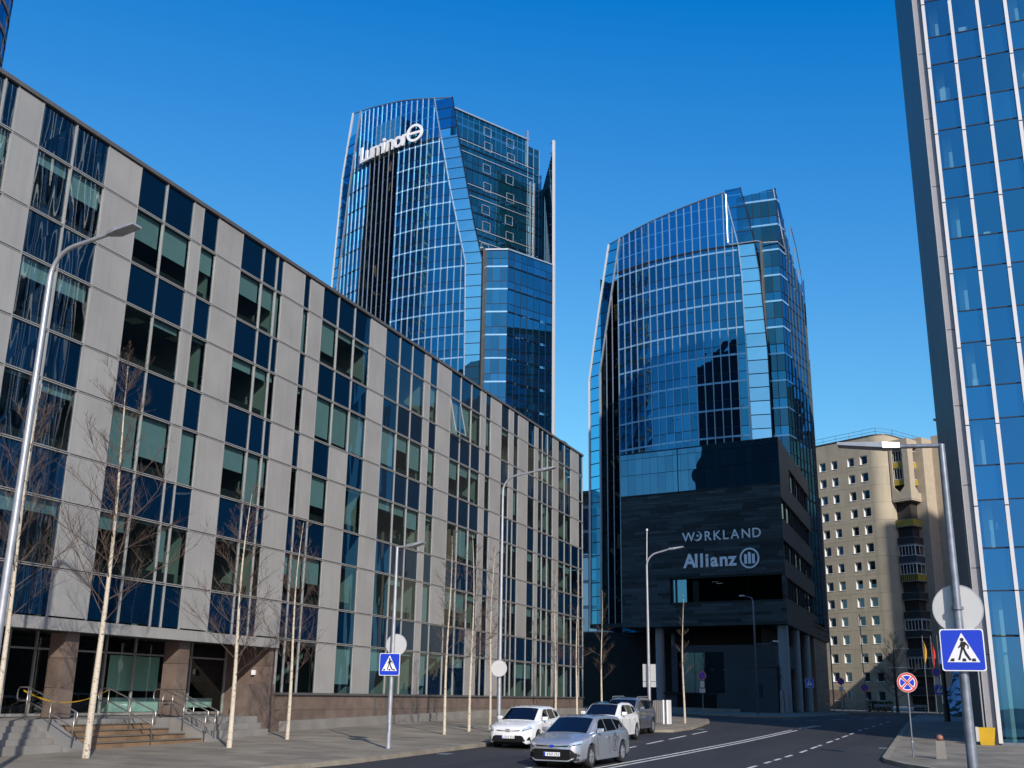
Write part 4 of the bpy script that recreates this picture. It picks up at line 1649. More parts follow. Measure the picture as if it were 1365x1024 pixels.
for i in range(5):
    ribfield(Y0, Y1, edges[2 * i], edges[2 * i + 1])
for w in wins:
    ribfield(w[1], Y1, w[2], w[3])
    if w[0] > Y0 + 1:
        ribfield(Y0, w[0], w[2], w[3])
tag(ribs.build('cladding_ribs', M['slate_side'], block), kind='stuff')
for w in wins:
    ys = [w[0]]
    while ys[-1] < w[1] - 1.6:
        ys.append(min(w[1], ys[-1] + random.choice((1.7, 2.3, 2.9, 3.6))))
    ys[-1] = w[1]
    for k, (a, b) in enumerate(zip(ys[:-1], ys[1:])):
        flat('window', M['block_glass'], block, (SX - .25, a + .04, w[2] + .05), (SX - .25, b - .04, w[2] + .05), (SX - .25, b - .04, w[3] - .05), (SX - .25, a + .04, w[3] - .05))
        if k % 3 == 1 or random.random() < 0.25:
            h = random.choice((0.4, 0.7, 1.0))
            flat('roller_blind', M['beige_lt'], block, (SX - .5, a + .1, lerp(w[3], w[2], h)), (SX - .5, b - .1, lerp(w[3], w[2], h)), (SX - .5, b - .1, w[3]), (SX - .5, a + .1, w[3]))
    mb = MB()
    for y in ys:
        mb.box(SX - .3, SX - .1, y - .05, y + .05, w[2], w[3])
    mb.box(SX - .3, SX + .06, w[0], w[1], w[2] - .04, w[2] + .05)
    mb.box(SX - .3, SX - .02, w[0], w[1], w[3] - .05, w[3] + .03)
    mb.build('window_frame', M['transom'], block)
mb = MB()
mb.quad((SX - 4, Y0 + 1, 7.6), (SX - 4, Y1, 7.6), (SX - 4, Y1, 26.5), (SX - 4, Y0 + 1, 26.5))
mb.build('core_wall', M['dark'], block)
mb = MB()
for zf in (8.4, 12.9, 17.0, 21.2):
    p, q = bf(BW - .1, zf, -1.7), bf(1.2, zf, -1.7)
    mb.hexa([(p.x, p.y, zf), (q.x, q.y, zf), (SX - .4, Y1, zf), (-33, Y1 - 20, zf), (p.x, p.y, zf + .5), (q.x, q.y, zf + .5), (SX - .4, Y1, zf + .5), (-33, Y1 - 20, zf + .5)])
mb.build('floor_slab', M['dark'], block)
# roof, soffit, left return
mb = MB()
p, q = bf(BW, 26.6, -.1), bf(0.06, 26.6, -.1)
mb.add([p, q, (SX - .06, Y1, 26.8), (-33.5, 135, 26.6)], [(0, 1, 2, 3)])
mb.build('roof', M['shade_wall'], block)
mb = MB()
p, q = bf(BW, 7.4, -.02), bf(0, 7.4, -.02)
mb.hexa([p, q, (SX, Y1, 7.4), (-33.8, Y1, 7.4), p + Vector((0, 0, .3)), q + Vector((-.1, 0.1, .3)), (SX - .1, Y1, 7.7), (-33.8, Y1, 7.7)])
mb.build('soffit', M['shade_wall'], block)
mb = MB()
p = bf(BW, 7.7, -0.05)
mb.quad((p.x, p.y, 7.7), (-34.4, 137, 7.7), (-34.4, 137, 26.6), (p.x, p.y, 26.6))
mb.build('left_wall', M['shade_wall'], block)
mb = MB()
mb.box(-33, SX, Y1, Y1 + .2, 7.4, 27)
mb.build('rear_wall', M['slate_side'], block)


def round_column(x, y, r, z0, z1):
    mb = MB()
    mb.tube([(x, y, z0), (x, y, z1)], r, 20)
    mb.build('column', M['col'], block, smooth=True, sharp=1.0)
    mb = MB()
    mb.tube([(x, y, z0 - 0.05), (x, y, z0 + 0.12)], r + 0.05, 20)
    mb.build('column_base', M['galv_dark'], block, smooth=True, sharp=1.0)


for y in (115.2, 124.0, 133.2):
    round_column(-15.95, y, 0.56, -1.26, 7.42)
p = bf(15.0, 0, -1.6)
round_column(p.x, p.y, 0.5, -1.26, 7.42)
p = bf(17.9, 0, -12)
round_column(p.x, p.y, 0.45, -1.26, 9.0)
# ground floor behind the columns
def gw(s, z, out=-1.5):
    return bf(s, z, out)


mb = MB()
for (s0, s1, z0, z1) in ((2.1, 7.65, 0.6, 5.5), (12.95, 13.65, 0.6, 5.5), (7.65, 12.95, 4.78, 5.5), (4.8, 8.6, -1.3, 0.6)):
    mb.quad(gw(s1, z0), gw(s0, z0), gw(s0, z1), gw(s1, z1))
mb.quad(gw(13.65, 0.6), gw(13.65, 5.5), gw(13.65, 5.5, -8), gw(13.65, 0.6, -8))
mb.quad(gw(2.1, 3.2), gw(2.1, 5.5), gw(2.1, 5.5, -8), gw(2.1, 3.2, -8))
mb.quad(gw(2.1, 5.5), gw(13.65, 5.5), gw(13.65, 5.5, -8), gw(2.1, 5.5, -8))
mb.build('ground_wall', M['grey_wall'], block)
for k in range(3):
    a, b = lerp(7.65, 12.95, k / 3), lerp(7.65, 12.95, (k + 1) / 3)
    flat('shop_window', M['block_glass'], block, gw(b - .03, 0.62, -2.0), gw(a + .03, 0.62, -2.0), gw(a + .03, 4.76, -2.0), gw(b - .03, 4.76, -2.0))
mb = MB()
for s, z in ((11.4, 3.0), (9.9, 3.02), (8.6, 3.0)):
    mb.bar(gw(s, z, -3.5), gw(s - .22, z, -3.5), 0.2, 0.16)
mb.build('pendant_lamp', M['ceiling_lamp'], block)
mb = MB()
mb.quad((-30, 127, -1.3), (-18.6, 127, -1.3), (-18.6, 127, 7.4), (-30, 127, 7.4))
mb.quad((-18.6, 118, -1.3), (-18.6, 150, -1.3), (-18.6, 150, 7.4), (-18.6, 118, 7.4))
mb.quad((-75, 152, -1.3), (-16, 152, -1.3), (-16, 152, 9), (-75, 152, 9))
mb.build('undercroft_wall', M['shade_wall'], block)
mb = MB()
mb.hexa([gw(15.6, 0.42, -1.4), gw(8.4, 0.42, -1.4), gw(8.4, 0.42, -6), gw(15.6, 0.42, -6), gw(15.6, 0.62, -1.2), gw(8.4, 0.62, -1.2), gw(8.4, 0.62, -6), gw(15.6, 0.62, -6)])
mb.build('canopy_slab', M['grey_wall'], block)
mb = MB()
mb.hexa([gw(15.4, -1.3, -1.7), gw(13.2, -1.3, -1.7), gw(13.2, -1.3, -4), gw(15.4, -1.3, -4), gw(15.4, 0.42, -1.7), gw(13.2, 0.42, -1.7), gw(13.2, 0.42, -4), gw(15.4, 0.42, -4)])
mb.build('pier', M['grey_wall'], block)
mb = MB()
mb.hexa([gw(4.8, -1.3, -0.6), gw(1.6, -1.3, -0.6), gw(2.2, -1.3, -5), gw(4.8, -1.3, -5), gw(4.8, 3.2, -0.6), gw(1.6, 3.2, -0.6), gw(2.2, 3.2, -5), gw(4.8, 3.2, -5)])
mb.hexa([gw(4.9, 3.2, -0.5), gw(1.5, 3.2, -0.5), gw(2.1, 3.2, -5), gw(4.9, 3.2, -5), gw(4.9, 3.34, -0.5), gw(1.5, 3.34, -0.5), gw(2.1, 3.34, -5), gw(4.9, 3.34, -5)])
mb.build('annex', M['grey_wall'], block)
mb = MB()
mb.bar(gw(3.4, 0.2, -0.58), gw(3.4, 1.5, -0.58), 0.35, 0.05, tuple(BN))
mb.bar(gw(1.9, 2.35, -0.58), gw(1.2, 2.35, -0.58), 0.06, 0.12)
mb.build('annex_fitting', M['transom'], block)
# low wall and rail at the foot of the block
mb = MB()
mb.hexa([gw(17, -1.3, 1.4), gw(5, -1.3, 1.2), gw(5, -1.3, 1.0), gw(17, -1.3, 1.2), gw(17, -0.85, 1.4), gw(5, -0.95, 1.2), gw(5, -0.95, 1.0), gw(17, -0.85, 1.2)])
mb.build('low_wall', M['concrete'], block)
# brown stone clad pier at the rear corner: slabs with open joints
for iy, (ya, yb) in enumerate(((138.0, 141.2), (141.2, 144.6), (144.6, 148.4), (148.4, 152.2))):
    for iz in range(9):
        z0 = -1.35 + iz * 0.97
        mb = MB()
        d = random.uniform(0, .012)
        mb.box(SX - .6, SX - .25 + d, ya + .012, yb - .012, z0 + .012, z0 + .958)
        mb.build('stone_slab', M['stone_brown'], block)
for iz in range(9):
    z0 = -1.35 + iz * 0.97
    mb = MB()
    mb.box(-20.5, SX - .26, 137.6, 137.99, z0 + .012, z0 + .958)
    mb.build('stone_slab', M['stone_brown'], block)
mb = MB()
mb.tube([(SX + .25, 151.9, -1.2), (SX + .25, 151.9, 7.5)], 0.09, 8)
mb.tube([(SX + .1, 152.6, 7.5), (SX + .1, 152.6, 27)], 0.12, 8)
mb.build('downpipe', M['galv_dark'], block)
for s in (0.0, 0.5):
    mb = MB()
    p = gw(0.9 - s, 0, 0.3)
    mb.box(p.x - .18, p.x + .18, p.y - .2, p.y + .2, -1.3, 0.9 + s * .5)
    mb.build('meter_box', M['galv_dark'], block)

# the two signs on the slate front
sg2 = empty('wall_sign', bf(11.25, 16.45, 0.1))
tag(sg2, 'upper sign on the dark slate front, thin spaced white capitals with a crescent', 'sign', 'white letter signs on the slate front')
word = 'WORKLAND'
adv = {'W': 1.28, 'O': 1.18, 'R': 1.0, 'K': 1.05, 'L': 0.92, 'A': 1.12, 'N': 1.15, 'D': 1.0}
tot = sum(adv[c] for c in word)
s = 11.25
for ch in word:
    w = adv[ch] / tot * (11.25 - 2.3)
    p = bf(s, 16.42, 0.12)
    if ch == 'O':
        mb = MB()
        c = bf(s - w * .40, 16.42 + .5, 0.12) - sg2.location
        ax = (-BE, Vector((0, 0, 1)), BN)
        n = 20
        vs, fs = [], []
        for t in (0, .08):
            for k in range(n + 1):
                a = math.radians(-150 + 240 * k / n)
                ro, ri = 0.52, 0.52 - 0.22 * math.sin(math.pi * k / n) - 0.015
                sh = Vector((0, 0, 0))
                vs.append(c + ax[0] * ro * math.cos(a) + ax[1] * ro * math.sin(a) + ax[2] * t)
                vs.append(c + ax[0] * ri * math.cos(a) + ax[1] * ri * math.sin(a) + ax[2] * t)
        L_ = 2 * (n + 1)
        for k in range(n):
            i = 2 * k
            fs += [(i, i + 1, i + 3, i + 2), (L_ + i, L_ + i + 2, L_ + i + 3, L_ + i + 1), (i, i + 2, L_ + i + 2, L_ + i), (i + 1, L_ + i + 1, L_ + i + 3, i + 3)]
        mb.add(vs, fs)
        mb.disc(c + ax[0] * .02 + ax[1] * .06, 0.13, ax, 0.08, 12)
        mb.build('letter', M['letter_white'], sg2, local=True)
    else:
        o = text_obj(ch, 1.42, 0.03, M['letter_white'], sg2, 0.012)
        frame(o, p - sg2.location, -BE, (0, 0, 1), BN)
    s -= w
sg3 = empty('wall_sign', bf(11.2, 13.6, 0.1))
tag(sg3, 'lower sign on the dark slate front, bold white word with a ringed emblem', 'sign', 'white letter signs on the slate front')
word = 'Allianz'
adv = {'A': 1.25, 'l': 0.62, 'i': 0.62, 'a': 1.0, 'n': 1.06, 'z': 0.92}
tot = sum(adv[c] for c in word)
s = 11.15
for ch in word:
    w = adv[ch] / tot * (11.15 - 5.1)
    o = text_obj(ch, 2.05 if ch == 'A' else 2.0, 0.03, M['letter_white'], sg3, 0.06)
    frame(o, bf(s, 13.62, 0.12) - sg3.location, -BE, (0, 0, 1), BN)
    s -= w
ax = (-BE, Vector((0, 0, 1)), BN)
c = bf(3.68, 14.27, 0.1) - sg3.location
mb = MB()
mb.disc(c, 1.08, ax, 0.08, 36, 0, 0.9)
for dx, h0, h1 in ((-.43, -.58, .42), (0, -.58, .62), (.43, -.58, .42)):
    mb.bar(c + ax[0] * dx + ax[1] * h0 + BN * .04, c + ax[0] * dx + ax[1] * h1 + BN * .04, 0.3, 0.08, tuple(BN))
mb.build('emblem', M['letter_white'], sg3, local=True)

# ------------------------------------------------------------------ right glass tower (front on y = 55.4)
RY = 55.4
rt = empty('glass_tower', (15, 60, G(10, 60)))
tag(rt, 'glass tower with white vertical fins and dark side wall, at the right edge', 'tower')
RX0 = 1.70
mx = [RX0 + 1.345 * k for k in range(31)]
RH = 72.0
zl = []
z = 5.05
lev = [(-1.75, 2.95, 'g'), (3.05, 5.02, 'w'), (5.08, 7.0, 's')]
z = 7.05
while z < RH - 3:
    lev.append((z + .03, z + 2.25, 'w'))
    lev.append((z + 2.31, z + 3.93, 's'))
    z += 3.96
random.seed(41)
cnt = 0
rest = MB()
rest2 = MB()
for (z0, z1, t) in lev:
    for k in range(30):
        a, b = mx[k] + .03, mx[k + 1] - .03
        j = random.uniform(-.004, .004)
        q = ((a, RY + j, z0), (b, RY - j, z0), (b, RY, z1), (a, RY, z1))
        m = M['r_span'] if t == 's' else M['r_glass']
        if k < 8 and z1 < 45:
            flat('spandrel_pane' if t == 's' else 'window', m, rt, *q)
        else:
            (rest2 if t == 's' else rest).quad(*q)
tag(rest.build('windows', M['r_glass'], rt), kind='stuff')
tag(rest2.build('spandrel_panes', M['r_span'], rt), kind='stuff')
for k, x in enumerate(mx):
    mb = MB()
    mb.box(x - .085, x + .085, RY - .28, RY + .05, -1.72, RH)
    mb.build('fin', M['fin_white'], rt)
    if k < 8:
        mb = MB()
        for (z0, z1, t) in lev[2::2]:
            if z1 < 48:
                mb.box(x - .092, x + .092, RY - .287, RY - .2, z1 - 2.0, z1 - 1.95)
        f = mb.build('fin_joint', M['transom'], rt)
mb = MB()
for (z0, z1, t) in lev:
    mb.box(RX0 + .09, mx[-1], RY - .03, RY + .06, z1, z1 + .06)
mb.build('transom', M['transom'], rt)
mb = MB()
mb.box(RX0, mx[-1], RY - .12, RY + .1, -1.86, -1.68)
mb.build('plinth', M['galv_dark'], rt)
# grey strip beside the first fin, in storey high panels
z = -1.8
while z < RH:
    mb = MB()
    mb.box(1.23, 1.60, RY - .06, RY + .06, z + .015, z + 3.94)
    mb.build('strip_panel', M['strip_grey'], rt)
    mb = MB()
    mb.box(1.17, 1.225, RY - .12, RY + .06, z + .0, z + 3.955)
    mb.build('edge_trim', M['alu'], rt)
    z += 3.96
# dark side wall, receding
RB = 93.0
for k in range(22):
    z0 = -1.9 + k * 3.36
    for j in range(5):
        ya, yb = lerp(RY, RB, j / 5), lerp(RY, RB, (j + 1) / 5)
        xa, xb = lerp(1.165, .50, j / 5), lerp(1.165, .50, (j + 1) / 5)
        mb = MB()
        mb.hexa([(xa, ya + .01, z0 + .01), (xa + .2, ya + .01, z0 + .01), (xb + .2, yb - .01, z0 + .01), (xb, yb - .01, z0 + .01),
                 (xa, ya + .01, z0 + 3.35), (xa + .2, ya + .01, z0 + 3.35), (xb + .2, yb - .01, z0 + 3.35), (xb, yb - .01, z0 + 3.35)])
        mb.build('side_panel', M['tower_grey'], rt)
mb = MB()
mb.quad((0.6, RB, -2), (42, RB, -2), (42, RB, RH), (0.6, RB, RH))
mb.quad((42, RY, -2), (42, RB, -2), (42, RB, RH), (42, RY, RH))
mb.quad((1.3, RY, RH), (42, RY, RH), (42, RB, RH), (0.6, RB, RH))
mb.build('rear_wall', M['tower_grey'], rt)
mb = MB()
mb.quad((1.5, RY + 6, -2), (42, RY + 6, -2), (42, RY + 6, RH), (1.5, RY + 6, RH))
mb.build('core_wall', M['dark'], rt)
mb = MB()
for (z0, z1, t) in lev[2:]:
    if t == 's' and z0 < 60:
        mb.box(1.5, 42, RY + .25, RY + 6, z0 + .5, z1 - .25)
mb.build('floor_slab', M['wall_in'], rt)
# pale columns and a few desk things seen through the glass
mb = MB()
for k in (0, 3, 6, 9):
    mb.box(mx[k] + .28, mx[k] + .72, RY + 1.1, RY + 1.6, -1.7, 60)
mb.build('inner_column', M['board'], rt)
for (k, z, w, h) in ((1.25, 34.9, .45, .4), (.3, 30.9, .5, .9), (1.3, 23.05, .35, .15), (0.35, 15.0, .3, .45), (2.3, 34.9, .2, .2), (0.6, 8.0, .1, .3)):
    mb = MB()
    mb.box(mx[0] + k * 1.345, mx[0] + k * 1.345 + w, RY + .4, RY + .7, z, z + h)
    mb.build('desk_item', M['white'], rt)
# wall strip with conduit low on the side wall
mb = MB()
mb.tube([(1.06, RY - .02, -1.7), (1.06, RY - .02, 4.0)], .035, 6)
mb.tube([(1.12, RY + .3, -1.7), (1.12, RY + .3, 9.0)], .02, 6)
mb.build('cable_duct', M['galv'], rt)

# neighbours of that tower further right, outside the picture (the beige and grey ones shade the lower flats)
nb = empty('apartment_block', (16, 148, -1.3))
tag(nb, 'low housing block behind the right glass tower', 'apartment block')
mb = MB()
mb.box(11, 21, 141, 156, -1.4, 23)
mb.build('wall', M['beige'], nb)
nb = empty('office_tower', (85, 84, -1.5))
tag(nb, 'tall grey tower further along behind the right glass tower', 'tower')
mb = MB()
c_ = [(76.5, 75), (89.4, 59.7), (120, 85.4), (107.1, 100.7)]
mb.hexa([(a, b, -1.6) for a, b in c_] + [(a, b, 95.5) for a, b in c_])
mb.build('wall', M['tower_grey'], nb)
nb = empty('apartment_block', (38, 207, -1.5))
tag(nb, 'unseen tall housing block far behind the right glass tower, blackened for dark reflections', 'apartment block')
mb = MB()
mb.box(22, 56, 200, 215, -1.6, 60)
mb.build('wall', M['shade_wall'], nb)  # near black instead of beige: its sunlit front reads as shade in reflections
nb = empty('office_tower', (-75, -12, -2.3))
tag(nb, 'tall dark stepped tower behind the viewer, mirrored in the curved glass tower', 'tower')
mb = MB()
mb.box(-77, -46, -25, 0, -2.4, 89.5)
mb.box(-103, -77.1, -24, -1, -2.4, 87.5)
mb.build('wall', M['shade_wall'], nb)

# ------------------------------------------------------------------ pale concrete flats (far right)
flats = empty('apartment_building', (-10, 182, -1.26))
tag(flats, 'beige concrete apartment tower with rounded corner, small windows and stacked balconies', 'apartment building')
RC = Vector((-8.06, 175.9, 0))
RD = Vector((-9.79, 5.8, 0)).normalized()      # along the window front, leftwards
RN = Vector((-RD.y, RD.x, 0))
if RN.y > 0:
    RN = -RN


def rf(s, z, out=0.0):
    p = RC + RD * s + RN * out
    return Vector((p.x, p.y, z))


TOPZ = 41.0
COLS = [(10.01, 11.27), (7.72, 8.89), (4.53, 5.77), (2.06, 3.41), (12.6, 13.8), (15.2, 16.4)]
COLS = sorted(COLS)
ROWS = [(36.5 - 2.8 * k, 37.9 - 2.8 * k) for k in range(14)]
FW = 18.0
JS = [1.35, 4.0, 6.75, 9.45, 12.0, 14.6, FW]       # vertical panel joints
random.seed(51)
zj = [TOPZ] + [r[0] - 0.75 for r in ROWS]
# wall panels with window openings, one panel per bay and storey
for iz in range(len(zj) - 1):
    z1, z0 = zj[iz] - 0.012, zj[iz + 1] + 0.012
    if z1 < -1.3:
        continue
    z0 = max(z0, -1.5)
    for ix in range(len(JS) - 1):
        a, b = JS[ix] + .012, JS[ix + 1] - .012
        w = [c for c in COLS if a < (c[0] + c[1]) / 2 < b]
        r = ROWS[iz]
        mb = MB()

        def pb(s0, s1, q0, q1):
            mb.hexa([rf(s0, q0, 0), rf(s1, q0, 0), rf(s1, q0, -.5), rf(s0, q0, -.5), rf(s0, q1, 0), rf(s1, q1, 0), rf(s1, q1, -.5), rf(s0, q1, -.5)])
        if w and r[0] > z0:
            c = w[0]
            pb(a, c[0], z0, z1)
            pb(c[1], b, z0, z1)
            pb(c[0], c[1], z0, r[0])
            pb(c[0], c[1], r[1], z1)
        else:
            pb(a, b, z0, z1)
        mb.build('wall_panel', M['beige'], flats)
        if w and r[0] > z0:
            c = w[0]
            f = MB()
            for (s0, s1, q0, q1) in ((c[0], c[0] + .09, r[0], r[1]), (c[1] - .09, c[1], r[0], r[1]), (c[0] + .09, c[1] - .09, r[0], r[0] + .08), (c[0] + .09, c[1] - .09, r[1] - .08, r[1])):
                f.hexa([rf(s0, q0, -.31), rf(s1, q0, -.31), rf(s1, q0, -.39), rf(s0, q0, -.39), rf(s0, q1, -.31), rf(s1, q1, -.31), rf(s1, q1, -.39), rf(s0, q1, -.39)])
            # white reveal lining and sill
            f.hexa([rf(c[1] - .02, r[0], .0), rf(c[1] + .004, r[0], .0), rf(c[1] + .004, r[0], -.33), rf(c[1] - .02, r[0], -.33),
                    rf(c[1] - .02, r[1], .0), rf(c[1] + .004, r[1], .0), rf(c[1] + .004, r[1], -.33), rf(c[1] - .02, r[1], -.33)])
            f.hexa([rf(c[0] - .05, r[0] - .06, .06), rf(c[1] + .05, r[0] - .06, .06), rf(c[1] + .05, r[0] - .06, -.33), rf(c[0] - .05, r[0] - .06, -.33),
                    rf(c[0] - .05, r[0] + .012, .05), rf(c[1] + .05, r[0] + .012, .05), rf(c[1] + .05, r[0] + .012, -.33), rf(c[0] - .05, r[0] + .012, -.33)])
            wf = f.build('window', M['pvc'], flats)
            g_ = MB()
            g_.quad(rf(c[1], r[0], -.36), rf(c[0], r[0], -.36), rf(c[0], r[1], -.36), rf(c[1], r[1], -.36))
            g_.build('pane', M['res_glass'], wf)
# rounded corner, storey high shells
CEN = rf(1.35, 0, -2.3)
a0 = math.atan2(RN.y, RN.x)
for iz in range(len(zj) - 1):
    z1, z0 = zj[iz] - .012, max(zj[iz + 1] + .012, -1.5)
    if z1 < -1.3:
        continue
    mb = MB()
    n = 10
    vs, fs = [], []
    for k in range(n + 1):
        a = a0 + math.radians(93) * k / n
        for r in (2.3, 2.0):
            for zz in (z0, z1):
                vs.append((CEN.x + r * math.cos(a), CEN.y + r * math.sin(a), zz))
    for k in range(n):
        i, j = 4 * k, 4 * (k + 1)
        fs += [(i, j, j + 1, i + 1), (i + 2, i + 3, j + 3, j + 2), (i + 1, j + 1, j + 3, i + 3), (i, i + 2, j + 2, j)]
    fs += [(0, 1, 3, 2), (4 * n, 4 * n + 2, 4 * n + 3, 4 * n + 1)]
    mb.add(vs, fs)
    mb.build('corner_panel', M['beige'], flats, smooth=True, sharp=0.7)
ae = a0 + math.radians(93)
CEND = Vector((CEN.x + 2.3 * math.cos(ae), CEN.y + 2.3 * math.sin(ae), 0))
TD = Vector((-math.sin(ae), math.cos(ae), 0))       # side direction, going back
# side wall after the corner and a carcass behind all of it
mb = MB()
A_, B_ = rf(FW, 0, -.52), rf(1.35, 0, -.52)
E_ = CEND + TD * 10
F_ = rf(FW, 0, -14)
mb.quad(CEND + Vector((0, 0, -1.5)), E_ + Vector((0, 0, -1.5)), E_ + Vector((0, 0, TOPZ)), CEND + Vector((0, 0, TOPZ)))
mb.quad(A_ + Vector((0, 0, -1.5)), F_ + Vector((0, 0, -1.5)), F_ + Vector((0, 0, TOPZ)), A_ + Vector((0, 0, TOPZ)))
mb.quad(A_ + RN * -.02 + Vector((0, 0, -1.5)), B_ + RN * -.02 + Vector((0, 0, -1.5)), B_ + RN * -.02 + Vector((0, 0, TOPZ - .1)), A_ + RN * -.02 + Vector((0, 0, TOPZ - .1)))
mb.build('carcass', M['beige'], flats)
mb = MB()
mb.add([rf(FW, TOPZ - .02, -.1), rf(1.35, TOPZ - .02, -.1), Vector((CEN.x, CEN.y, TOPZ - .02)) + (CEND - CEN).normalized() * 2.1 + Vector((0, 0, 0)), E_ + Vector((0, 0, TOPZ - .02)), F_ + Vector((0, 0, TOPZ - .02))], [(0, 1, 2, 3, 4)])
mb.build('roof', M['concrete'], flats)
# parapet cap and railing
cap = [rf(FW, TOPZ, 0.02), rf(1.35, TOPZ, 0.02)] + [Vector((CEN.x + 2.32 * math.cos(a0 + math.radians(93) * k / 6), CEN.y + 2.32 * math.sin(a0 + math.radians(93) * k / 6), TOPZ)) for k in range(1, 7)] + [E_ + Vector((0, 0, TOPZ))]
mb = MB()
for p, q in zip(cap[:-1], cap[1:]):
    mb.bar(p, q, 0.18, 0.14)
mb.build('parapet_cap', M['alu_dark'], flats)
mb = MB()
rl = [rf(FW, 0, -.4), rf(0.4, 0, -.4), CEND + TD * 1.2 - TD.cross(Vector((0, 0, 1))) * .4, E_]
for p, q in zip(rl[:-1], rl[1:]):
    for h in (0.6, 1.15):
        mb.bar(p + Vector((0, 0, TOPZ + h)), q + Vector((0, 0, TOPZ + h)), 0.05, 0.05)
    n = max(1, int((q - p).length / 2.4))
    for k in range(n + 1):
        m_ = p.lerp(q, k / n)
        mb.bar(m_ + Vector((0, 0, TOPZ)), m_ + Vector((0, 0, TOPZ + 1.15)), 0.05, 0.05)
mb.build('roof_railing', M['galv_dark'], flats)
# stepped rear wing, to the right
mb = MB()


def wing(p, du, dv, z0, z1):
    p, du, dv = Vector(p), Vector(du), Vector(dv)
    c = [p, p + du, p + du + dv, p + dv]
    mb.hexa([(k.x, k.y, z0) for k in c] + [(k.x, k.y, z1) for k in c])


BQ = Vector((RD.y * -1, RD.x, 0))
BQ = TD.copy()
LD = RD.copy()
P1 = CEND + TD * 2.0
wing(P1 - LD * 0.02, -LD * 4.2, TD * 9, -1.5, 40.3)
wing(P1 + TD * 3 - LD * 4.2, -LD * 4.5, TD * 8, -1.5, 40.9)
wing(P1 + TD * 5 - LD * 8.7, -LD * 14, TD * 8, -1.5, 42.5)
mb.build('rear_wing', M['beige_lt'], flats)
mb = MB()
wing(P1 + TD * 3 - LD * 5.4, -LD * 2.4, TD * 3, 40.9, 43.3)
wing(P1 + TD * 2.7 - LD * 5.1, -LD * 3.0, TD * 3.6, 43.3, 43.6)
mb.build('lift_house', M['alu_dark'], flats)
# balcony tower: corner K, left face along LD, right face along TD
K = P1 - LD * 3.3 - TD * 3.0


def bk(s, t, z):
    p = K + LD * s + TD * t
    return Vector((p.x, p.y, z))


def lbox(mb, s0, s1, t0, t1, z0, z1):
    mb.hexa([bk(s0, t0, z0), bk(s1, t0, z0), bk(s1, t1, z0), bk(s0, t1, z0), bk(s0, t0, z1), bk(s1, t0, z1), bk(s1, t1, z1), bk(s0, t1, z1)])


def arch_frame(face, w, z0, z1, o0, o1, b0, b1, name, nrm=-0.02):
    """wall of width w with an opening o0..o1, b0..b1 with cut corners; face 's' left or 't' right"""
    mb = MB()
    c = 0.55
    th = 0.3

    def fn(a, b, t):
        return bk(a, t, b) if face == 's' else bk(t, a, b)
    for poly in ([(0, z0), (o0, z0), (o0, z1), (0, z1)], [(o1, z0), (w, z0), (w, z1), (o1, z1)], [(o0, z0), (o1, z0), (o1, b0), (o0, b0)], [(o0, b1), (o1, b1), (o1, z1), (o0, z1)],
                 [(o0, b1 - c * 1.2), (o0 + c * .35, b1 - c * .4), (o0 + c, b1), (o0, b1)], [(o1 - c, b1), (o1 - c * .35, b1 - c * .4), (o1, b1 - c * 1.2), (o1, b1)],
                 [(o0, b0), (o0 + c * 1.5, b0), (o0, b0 + c * 1.5)], [(o1 - c * 1.5, b0), (o1, b0), (o1, b0 + c * 1.5)]):
        mb.prism(poly, fn, nrm, th + nrm)
    mb.build(name, M['beige_lt'], flats)


UZ0, UZ1 = 30.3, 39.6
arch_frame('s', 3.3, UZ0, UZ1, 1.0, 2.9, 31.5, 38.7, 'balcony_wall')
arch_frame('t', 5.8, UZ0, UZ1, 1.5, 5.0, 31.4, 38.7, 'balcony_wall', -0.024)
mb = MB()
lbox(mb, 0, 3.3, 0, 5.8, UZ1 + .002, UZ1 + .25)
lbox(mb, .02, 3.28, .02, 5.78, UZ0 - .25, UZ0 - .002)
lbox(mb, .05, 3.28, 5.82, 10.6, UZ1 - 1.3, UZ1 + .25)
lbox(mb, .05, 3.28, 5.82, 10.6, UZ0 - .25, UZ0 + .7)
mb.build('balcony_slab', M['beige_lt'], flats)
for s, t0 in (('s', 0), ('t', 1)):
    for zf, m in ((36.0, 'yellow_panel'), (33.2, 'yellow_panel')):
        mb = MB()
        if s == 's':
            lbox(mb, 1.0, 2.9, .35, .42, zf - .55, zf + .35)
        else:
            lbox(mb, .35, .42, 1.5, 5.0, zf - .55, zf + .35)
        mb.build('balcony_front', M[m], flats)
        mb = MB()
        f0, f1 = (1.0, 2.9) if s == 's' else (1.5, 5.0)
        for k in range(5):
            a = lerp(f0, f1, k / 4)
            if s == 's':
                lbox(mb, a - .04, a + .04, .5, .56, zf + .35, zf + 2.2)
            else:
                lbox(mb, .5, .56, a - .04, a + .04, zf + .35, zf + 2.2)
        if s == 's':
            lbox(mb, f0, f1, .495, .565, zf + .35, zf + .47)
            lbox(mb, f0, f1, .495, .565, zf + 2.1, zf + 2.2)
        else:
            lbox(mb, .495, .565, f0, f1, zf + .35, zf + .47)
            lbox(mb, .495, .565, f0, f1, zf + 2.1, zf + 2.2)
        mb.build('balcony_window', M['pvc'], flats)
mb = MB()
lbox(mb, 1.2, 3.2, 1.2, 5.5, UZ0, UZ1)
lbox(mb, .9, 3.3, 1.0, 6.6, -1.5, UZ0 - .3)
lbox(mb, 2.2, 3.3, 5.82, 10.6, UZ0 + .7, UZ1 - 1.3)
mb.build('balcony_core', M['balcony_dark'], flats)  # dark brown puts the recess shade and the shaded wing wall into the colour
